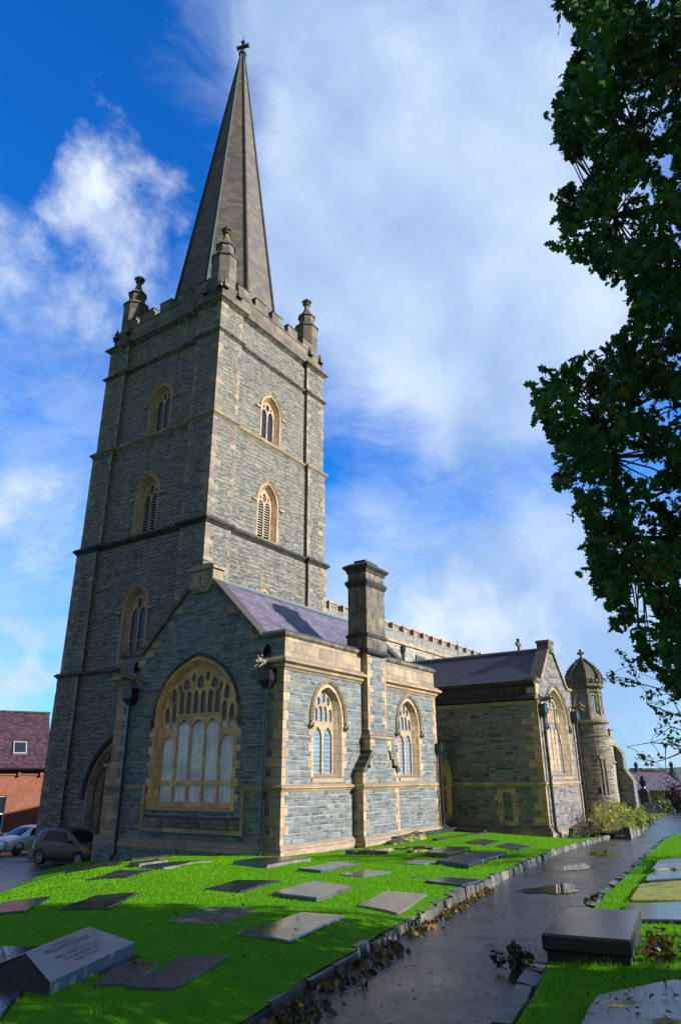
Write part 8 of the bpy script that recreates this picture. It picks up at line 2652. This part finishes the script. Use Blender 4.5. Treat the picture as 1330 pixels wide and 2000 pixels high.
def car(name, label, pos, heading, st, paintm, wb, wr, track, belt_range, lights, clad=True):
    """st: stations from tail to nose: x, underside z, sill half width, widest half width, widest z, belt half width, belt z, roof half width, roof z, centre z"""
    t = thing(name, label, 'car', pos)
    ch_, sh_ = math.cos(heading), math.sin(heading)

    def W(x, y, z):
        return (pos[0] + x * ch_ - y * sh_, pos[1] + x * sh_ + y * ch_, pos[2] + z)
    # refine the stations
    S = np.array(st, float)
    xs_ = np.unique(np.concatenate([S[:, 0], np.linspace(S[0, 0], S[-1, 0], 40)]))
    I = np.stack([np.interp(xs_, S[:, 0], S[:, k]) for k in range(1, S.shape[1])], -1)
    secs = []
    for x, (zs, ys, yw, zm, yb, zb, yr, zr, zc) in zip(xs_, I):
        half = [(ys - 0.06, zs), (ys, zs + 0.06), (yw - 0.015, (zs + zm) / 2), (yw, zm), (yw - 0.02, (zm + zb * 1.6) / 2.6), (yb, zb), ((yb + yr) / 2 + 0.012, (zb + zr) / 2), (yr, zr - 0.015), (yr - 0.1, zr + 0.012), (yr * 0.45, zc - 0.004), (0, zc)]
        secs.append([(x, y, z) for y, z in half] + [(x, -y, z) for y, z in half[-2::-1]])
    k = len(secs[0])
    mb = MB()
    vs = [W(*q) for s in secs for q in s]
    fs = []
    for i in range(len(secs) - 1):
        for j in range(k - 1):
            fs.append((i * k + j, (i + 1) * k + j, (i + 1) * k + j + 1, i * k + j + 1))
        fs.append((i * k + k - 1, (i + 1) * k + k - 1, (i + 1) * k, i * k))
    fs.append(tuple(range(k)))
    fs.append(tuple(range((len(secs) - 1) * k, len(secs) * k))[::-1])
    mb.add(vs, fs, 0, 0.5)
    mb.build('body', [paintm], t, smooth=True)

    def sec(x):
        return [float(np.interp(x, S[:, 0], S[:, q])) for q in range(1, S.shape[1])]

    def side_pt(x, f, sd, o=0.006):
        zs, ys, yw, zm, yb, zb, yr, zr, zc = sec(x)
        if f <= 0.5:
            y, z = yb + (((yb + yr) / 2 + 0.012) - yb) * f * 2, zb + (zr - zb) * f
        else:
            y, z = ((yb + yr) / 2 + 0.012) + (yr - ((yb + yr) / 2 + 0.012)) * (f - .5) * 2, zb + (zr - zb) * f
        return W(x, sd * (y + o), z)

    def body_pt(x, z, sd, o=0.006):
        zs, ys, yw, zm, yb, zb, yr, zr, zc = sec(x)
        y = np.interp(z, [zs, zs + .06, (zs + zm) / 2, zm, (zm + zb * 1.6) / 2.6, zb], [ys - .06, ys, yw - .015, yw, yw - .02, yb])
        return W(x, sd * (y + o), z)
    # side glass
    for sd in (1, -1):
        for (x0, x1, x2, x3) in belt_range:      # bottom rear, bottom front, top front, top rear
            mb = MB()
            nn = 6
            for q in range(nn):
                a, b = q / nn, (q + 1) / nn
                for f0, f1 in ((0.08, 0.5), (0.5, 0.88)):
                    xa = lambda t_, f: (x0 + (x1 - x0) * t_) * (1 - f) + (x3 + (x2 - x3) * t_) * f
                    mb.quad(side_pt(xa(a, f0), f0, sd), side_pt(xa(b, f0), f0, sd), side_pt(xa(b, f1), f1, sd), side_pt(xa(a, f1), f1, sd))
            mb.build('window', [M['cglass']], t, smooth=True)
        # door seams and handles
        for xd, zh in lights['seams']:
            mb = MB()
            pts_ = [body_pt(xd, z, sd, 0.002) for z in np.linspace(0.32, sec(xd)[5], 7)]
            mb.tube(pts_, 0.006, 4)
            mb.build('door_seam', [M['clad']], t)
        for xd, zh in lights['handles']:
            mb = MB()
            mb.tube([body_pt(xd - 0.09, zh, sd, 0.0), body_pt(xd - 0.07, zh, sd, 0.03), body_pt(xd + 0.07, zh, sd, 0.03), body_pt(xd + 0.09, zh, sd, 0.0)], 0.014, 6)
            mb.build('door_handle', [M['clad'] if clad else paintm], t)
        # mirror
        mb = MB()
        xm = lights['mirror']
        zs, ys, yw, zm, yb, zb, yr, zr, zc = sec(xm)
        y0_ = yb + 0.02
        mb.hull8([W(xm - 0.09, sd * (y0_ + .03), zb + .02), W(xm + .05, sd * (y0_ + .03), zb + .02), W(xm + .03, sd * (y0_ + .2), zb + .03), W(xm - .07, sd * (y0_ + .2), zb + .03),
                  W(xm - 0.09, sd * (y0_ + .03), zb + .16), W(xm + .03, sd * (y0_ + .03), zb + .15), W(xm + .0, sd * (y0_ + .2), zb + .14), W(xm - .06, sd * (y0_ + .2), zb + .15)])
        mb.tube([W(xm, sd * (y0_ - .06), zb + .03), W(xm - .02, sd * (y0_ + .06), zb + .06)], .02, 5)
        mb.build('mirror', [M['clad'] if clad else paintm], t)
        # lamps
        mb = MB()
        pl = lights['head']
        mb.add([body_pt(x, z, sd, 0.008) for x, z in pl], [tuple(range(len(pl)))])
        mb.build('headlight', [M['lamp']], t)
        mb = MB()
        pl = lights['tail']
        mb.add([body_pt(x, z, sd, 0.01) for x, z in pl], [tuple(range(len(pl)))])
        mb.build('taillight', [M['red']], t)
        # wheels
        for xw in (-wb / 2, wb / 2):
            ya = track
            mb = MB()
            n = 26
            arch = []
            for q in range(n + 1):
                a = -0.25 + (math.pi + 0.5) * q / n
                arch.append((xw + (wr + 0.10) * math.cos(a), wr + (wr + 0.09) * math.sin(a)))
            inn = [(xw + (x - xw) * 0.86, wr + (z - wr) * 0.86) for x, z in arch]
            # arch lip and dark housing
            for q in range(n):
                mb.quad(body_pt(*arch[q], sd, 0.012), body_pt(*arch[q + 1], sd, 0.012), body_pt(*inn[q + 1], sd, 0.022), body_pt(*inn[q], sd, 0.022), 0 if clad else 1)
                mb.quad(body_pt(*inn[q], sd, 0.022), body_pt(*inn[q + 1], sd, 0.022), W(xw, sd * (ya + 0.0), wr), W(xw, sd * (ya + 0.0), wr), 0)
            mb.build('wheel_arch', [M['clad'], paintm], t)
            wv, wf = [], []
            prof = [(wr * 0.62, 0.085), (wr * 0.9, 0.09), (wr, 0.06), (wr, -0.1), (wr * 0.6, -0.1)]
            nn = 28
            for (r_, o_) in prof:
                for q in range(nn):
                    a = 2 * math.pi * q / nn
                    wv.append(W(xw + r_ * math.cos(a), sd * (ya + o_), wr + r_ * math.sin(a)))
            for i in range(len(prof) - 1):
                for q in range(nn):
                    wf.append((i * nn + q, i * nn + (q + 1) % nn, (i + 1) * nn + (q + 1) % nn, (i + 1) * nn + q))
            mb = MB()
            mb.add(wv, wf, 0, 0.5)
            wh = bpy.data.objects.new('wheel', None)
            COL.objects.link(wh)
            wh.parent = t
            wh.location = Vector(W(xw, sd * ya, wr)) - t.location
            mb.build('tyre', [M['tyre']], wh, smooth=True)
            mb = MB()
            ci = lambda r_, a, o_: W(xw + r_ * math.cos(a), sd * (ya + o_), wr + r_ * math.sin(a))
            for q in range(10):
                a = 2 * math.pi * q / 10
                mb.hull8([ci(wr * .1, a - .5, .05), ci(wr * .1, a + .5, .05), ci(wr * .64, a + .10, .05), ci(wr * .64, a - .10, .05), ci(wr * .1, a - .5, .085), ci(wr * .1, a + .5, .085), ci(wr * .64, a + .07, .08), ci(wr * .64, a - .07, .08)])
            for q in range(nn):
                a, b = 2 * math.pi * q / nn, 2 * math.pi * (q + 1) / nn
                mb.quad(ci(wr * .62, a, .092), ci(wr * .62, b, .092), ci(wr * .69, b, .093), ci(wr * .69, a, .093))
                mb.add([ci(wr * .62, a, 0.0), ci(wr * .62, b, 0.0), W(xw, sd * ya, wr)], [(0, 1, 2)], 1)
            mb.build('rim', [M['rim'], M['tyre']], wh)

    def top_pt(x, fy, o=0.008):
        zs, ys, yw, zm, yb, zb, yr, zr, zc = sec(x)
        y = yr * fy
        z = np.interp(abs(y), [0, yr * .45, max(yr - .1, yr * .46), yr], [zc, zc - .004, zr + .012, zr - .015])
        return W(x, y, z + o)
    for nm, xa, xb in (('windscreen', *lights['screen']), ('rear_window', *lights['rear'])):
        mb = MB()
        X_ = np.linspace(xa, xb, 7)
        Yf = np.linspace(-0.93, 0.93, 7)
        for i in range(6):
            for j in range(6):
                mb.quad(top_pt(X_[i], Yf[j]), top_pt(X_[i + 1], Yf[j]), top_pt(X_[i + 1], Yf[j + 1]), top_pt(X_[i], Yf[j + 1]))
        mb.build(nm, [M['cglass']], t, smooth=True)
    # lower cladding, grille and number-less bumper openings at the nose
    if clad:
        for sd in (1, -1):
            mb = MB()
            X_ = np.linspace(-wb / 2 + wr + .08, wb / 2 - wr - .08, 8)
            for i in range(7):
                mb.quad(body_pt(X_[i], 0.2, sd, .012), body_pt(X_[i + 1], 0.2, sd, .012), body_pt(X_[i + 1], 0.33, sd, .012), body_pt(X_[i], 0.33, sd, .012))
            mb.build('sill_cladding', [M['clad']], t)
    xn = S[-1, 0]
    mb = MB()
    for (ya_, yb_, za_, zb_) in lights['grille']:
        def npnt(y, z):
            # on the nose: march back from the front until the body reaches this half width and height
            for x in np.linspace(xn, xn - 0.6, 61):
                zs, ys, yw, zm, yb, zb, yr, zr, zc = sec(x)
                if zc >= z and np.interp(z, [zs, zm, zb, zr], [ys, yw, yb, yr]) >= abs(y):
                    return W(x + 0.012, y, z)
            return W(xn - 0.6, y, z)
        Yg = np.linspace(ya_, yb_, 9)
        for i in range(8):
            mb.quad(npnt(Yg[i], za_), npnt(Yg[i + 1], za_), npnt(Yg[i + 1], zb_), npnt(Yg[i], zb_))
    mb.build('grille', [M['clad']], t)
    return t


#        x      zs    ys    yw    zm    yb    zb    yr    zr    zc
HATCH = [(-1.80, 0.42, 0.52, 0.60, 0.62, 0.58, 0.80, 0.50, 0.86, 0.88), (-1.76, 0.30, 0.66, 0.74, 0.62, 0.68, 0.95, 0.52, 1.10, 1.12), (-1.62, 0.22, 0.72, 0.79, 0.60, 0.73, 0.98, 0.56, 1.34, 1.37), (-1.40, 0.19, 0.74, 0.80, 0.60, 0.745, 0.97, 0.575, 1.45, 1.49),
         (-0.6, 0.18, 0.74, 0.80, 0.60, 0.75, 0.95, 0.59, 1.48, 1.525), (0.1, 0.18, 0.74, 0.80, 0.60, 0.75, 0.93, 0.58, 1.44, 1.49), (0.42, 0.18, 0.74, 0.80, 0.60, 0.75, 0.92, 0.58, 1.34, 1.38), (0.78, 0.18, 0.74, 0.80, 0.60, 0.745, 0.915, 0.63, 1.12, 1.15), (1.12, 0.18, 0.73, 0.79, 0.60, 0.73, 0.90, 0.68, 0.95, 0.98),
         (1.45, 0.19, 0.71, 0.77, 0.58, 0.69, 0.82, 0.62, 0.87, 0.92), (1.66, 0.22, 0.64, 0.70, 0.54, 0.63, 0.74, 0.55, 0.78, 0.84), (1.78, 0.27, 0.52, 0.58, 0.50, 0.5, 0.64, 0.42, 0.68, 0.72), (1.83, 0.36, 0.36, 0.40, 0.46, 0.34, 0.54, 0.28, 0.57, 0.6)]
LH = dict(seams=[(-0.62, 0), (0.32, 0), (1.0, 0)], handles=[(-0.42, 0.80), (0.55 - 0.42, 0.79), ], mirror=0.72, head=[(1.28, 0.80), (1.52, 0.76), (1.7, 0.68), (1.74, 0.58), (1.62, 0.60), (1.45, 0.66)],
          tail=[(-1.70, 0.66), (-1.74, 0.9), (-1.66, 0.97), (-1.56, 0.93), (-1.6, 0.74)], screen=(0.30, 1.12), rear=(-1.74, -1.46), grille=[(-0.34, 0.34, 0.34, 0.50), (-0.30, 0.30, 0.58, 0.66), (0.4, 0.62, 0.32, 0.5), (-0.62, -0.4, 0.32, 0.5)])
hd = math.atan2(28.25 - 30.65, 21.45 - 21.15)
mid_ = Vector(((21.15 + 21.45) / 2, (28.25 + 30.65) / 2, 0))
side = Vector((-math.sin(hd), math.cos(hd), 0))
cpos = mid_ + side * 0.74
if cpos.x < mid_.x:
    cpos = mid_ - side * 0.74
zc_ = -3.6 - 0.04 * (cpos.y - 28.2)
car('hatchback_car', 'small bronze grey hatchback parked by the tower door', (cpos.x, cpos.y, zc_), hd, HATCH, M['paint_b'], 2.4, 0.30, 0.70, [(-1.18, -0.62, -0.56, -0.98), (-0.55, 0.52, 0.12, -0.5)], LH)
#        x      zs    ys    yw    zm    yb    zb    yr    zr    zc
SALOON = [(-2.34, 0.45, 0.60, 0.66, 0.66, 0.62, 0.84, 0.55, 0.92, 0.95), (-2.26, 0.32, 0.74, 0.80, 0.66, 0.74, 0.94, 0.62, 1.00, 1.04), (-1.9, 0.22, 0.80, 0.88, 0.64, 0.80, 0.97, 0.66, 1.04, 1.09), (-1.55, 0.19, 0.82, 0.90, 0.62, 0.83, 0.97, 0.64, 1.10, 1.14), (-0.95, 0.18, 0.82, 0.90, 0.62, 0.84, 0.96, 0.60, 1.36, 1.41),
          (-0.3, 0.18, 0.82, 0.905, 0.62, 0.84, 0.94, 0.61, 1.42, 1.47), (0.2, 0.18, 0.82, 0.905, 0.62, 0.84, 0.93, 0.61, 1.40, 1.45), (0.55, 0.18, 0.82, 0.90, 0.62, 0.84, 0.92, 0.62, 1.28, 1.32), (1.2, 0.18, 0.81, 0.89, 0.62, 0.82, 0.90, 0.74, 0.96, 1.0),
          (1.75, 0.19, 0.79, 0.87, 0.60, 0.78, 0.80, 0.70, 0.85, 0.91), (2.1, 0.21, 0.70, 0.77, 0.55, 0.68, 0.70, 0.6, 0.74, 0.8), (2.26, 0.25, 0.56, 0.62, 0.5, 0.54, 0.6, 0.46, 0.64, 0.68), (2.34, 0.34, 0.34, 0.38, 0.45, 0.32, 0.52, 0.26, 0.55, 0.58)]
LS = dict(seams=[(-0.75, 0), (0.3, 0), (1.15, 0)], handles=[(-0.5, 0.82), (0.5 - 0.35, 0.8)], mirror=0.85, head=[(1.5, 0.72), (1.85, 0.70), (2.18, 0.62), (2.2, 0.55), (1.9, 0.58), (1.65, 0.63)],
          tail=[(-2.26, 0.7), (-2.28, 0.86), (-2.0, 0.92), (-1.9, 0.84)], screen=(0.36, 1.2), rear=(-1.55, -0.9), grille=[(-0.5, 0.5, 0.28, 0.46), (-0.36, 0.36, 0.54, 0.58), (0.56, 0.72, 0.3, 0.52), (-0.72, -0.56, 0.3, 0.52)])
car('saloon_car', 'silver white saloon parked nose towards the left behind the tower', (26.9, 40.3, -4.06), rad(187), SALOON, M['paint_w'], 2.7, 0.325, 0.78, [(-1.35, -0.75, -0.7, -1.0), (-0.68, 0.7, 0.3, -0.62)], LS, clad=False)
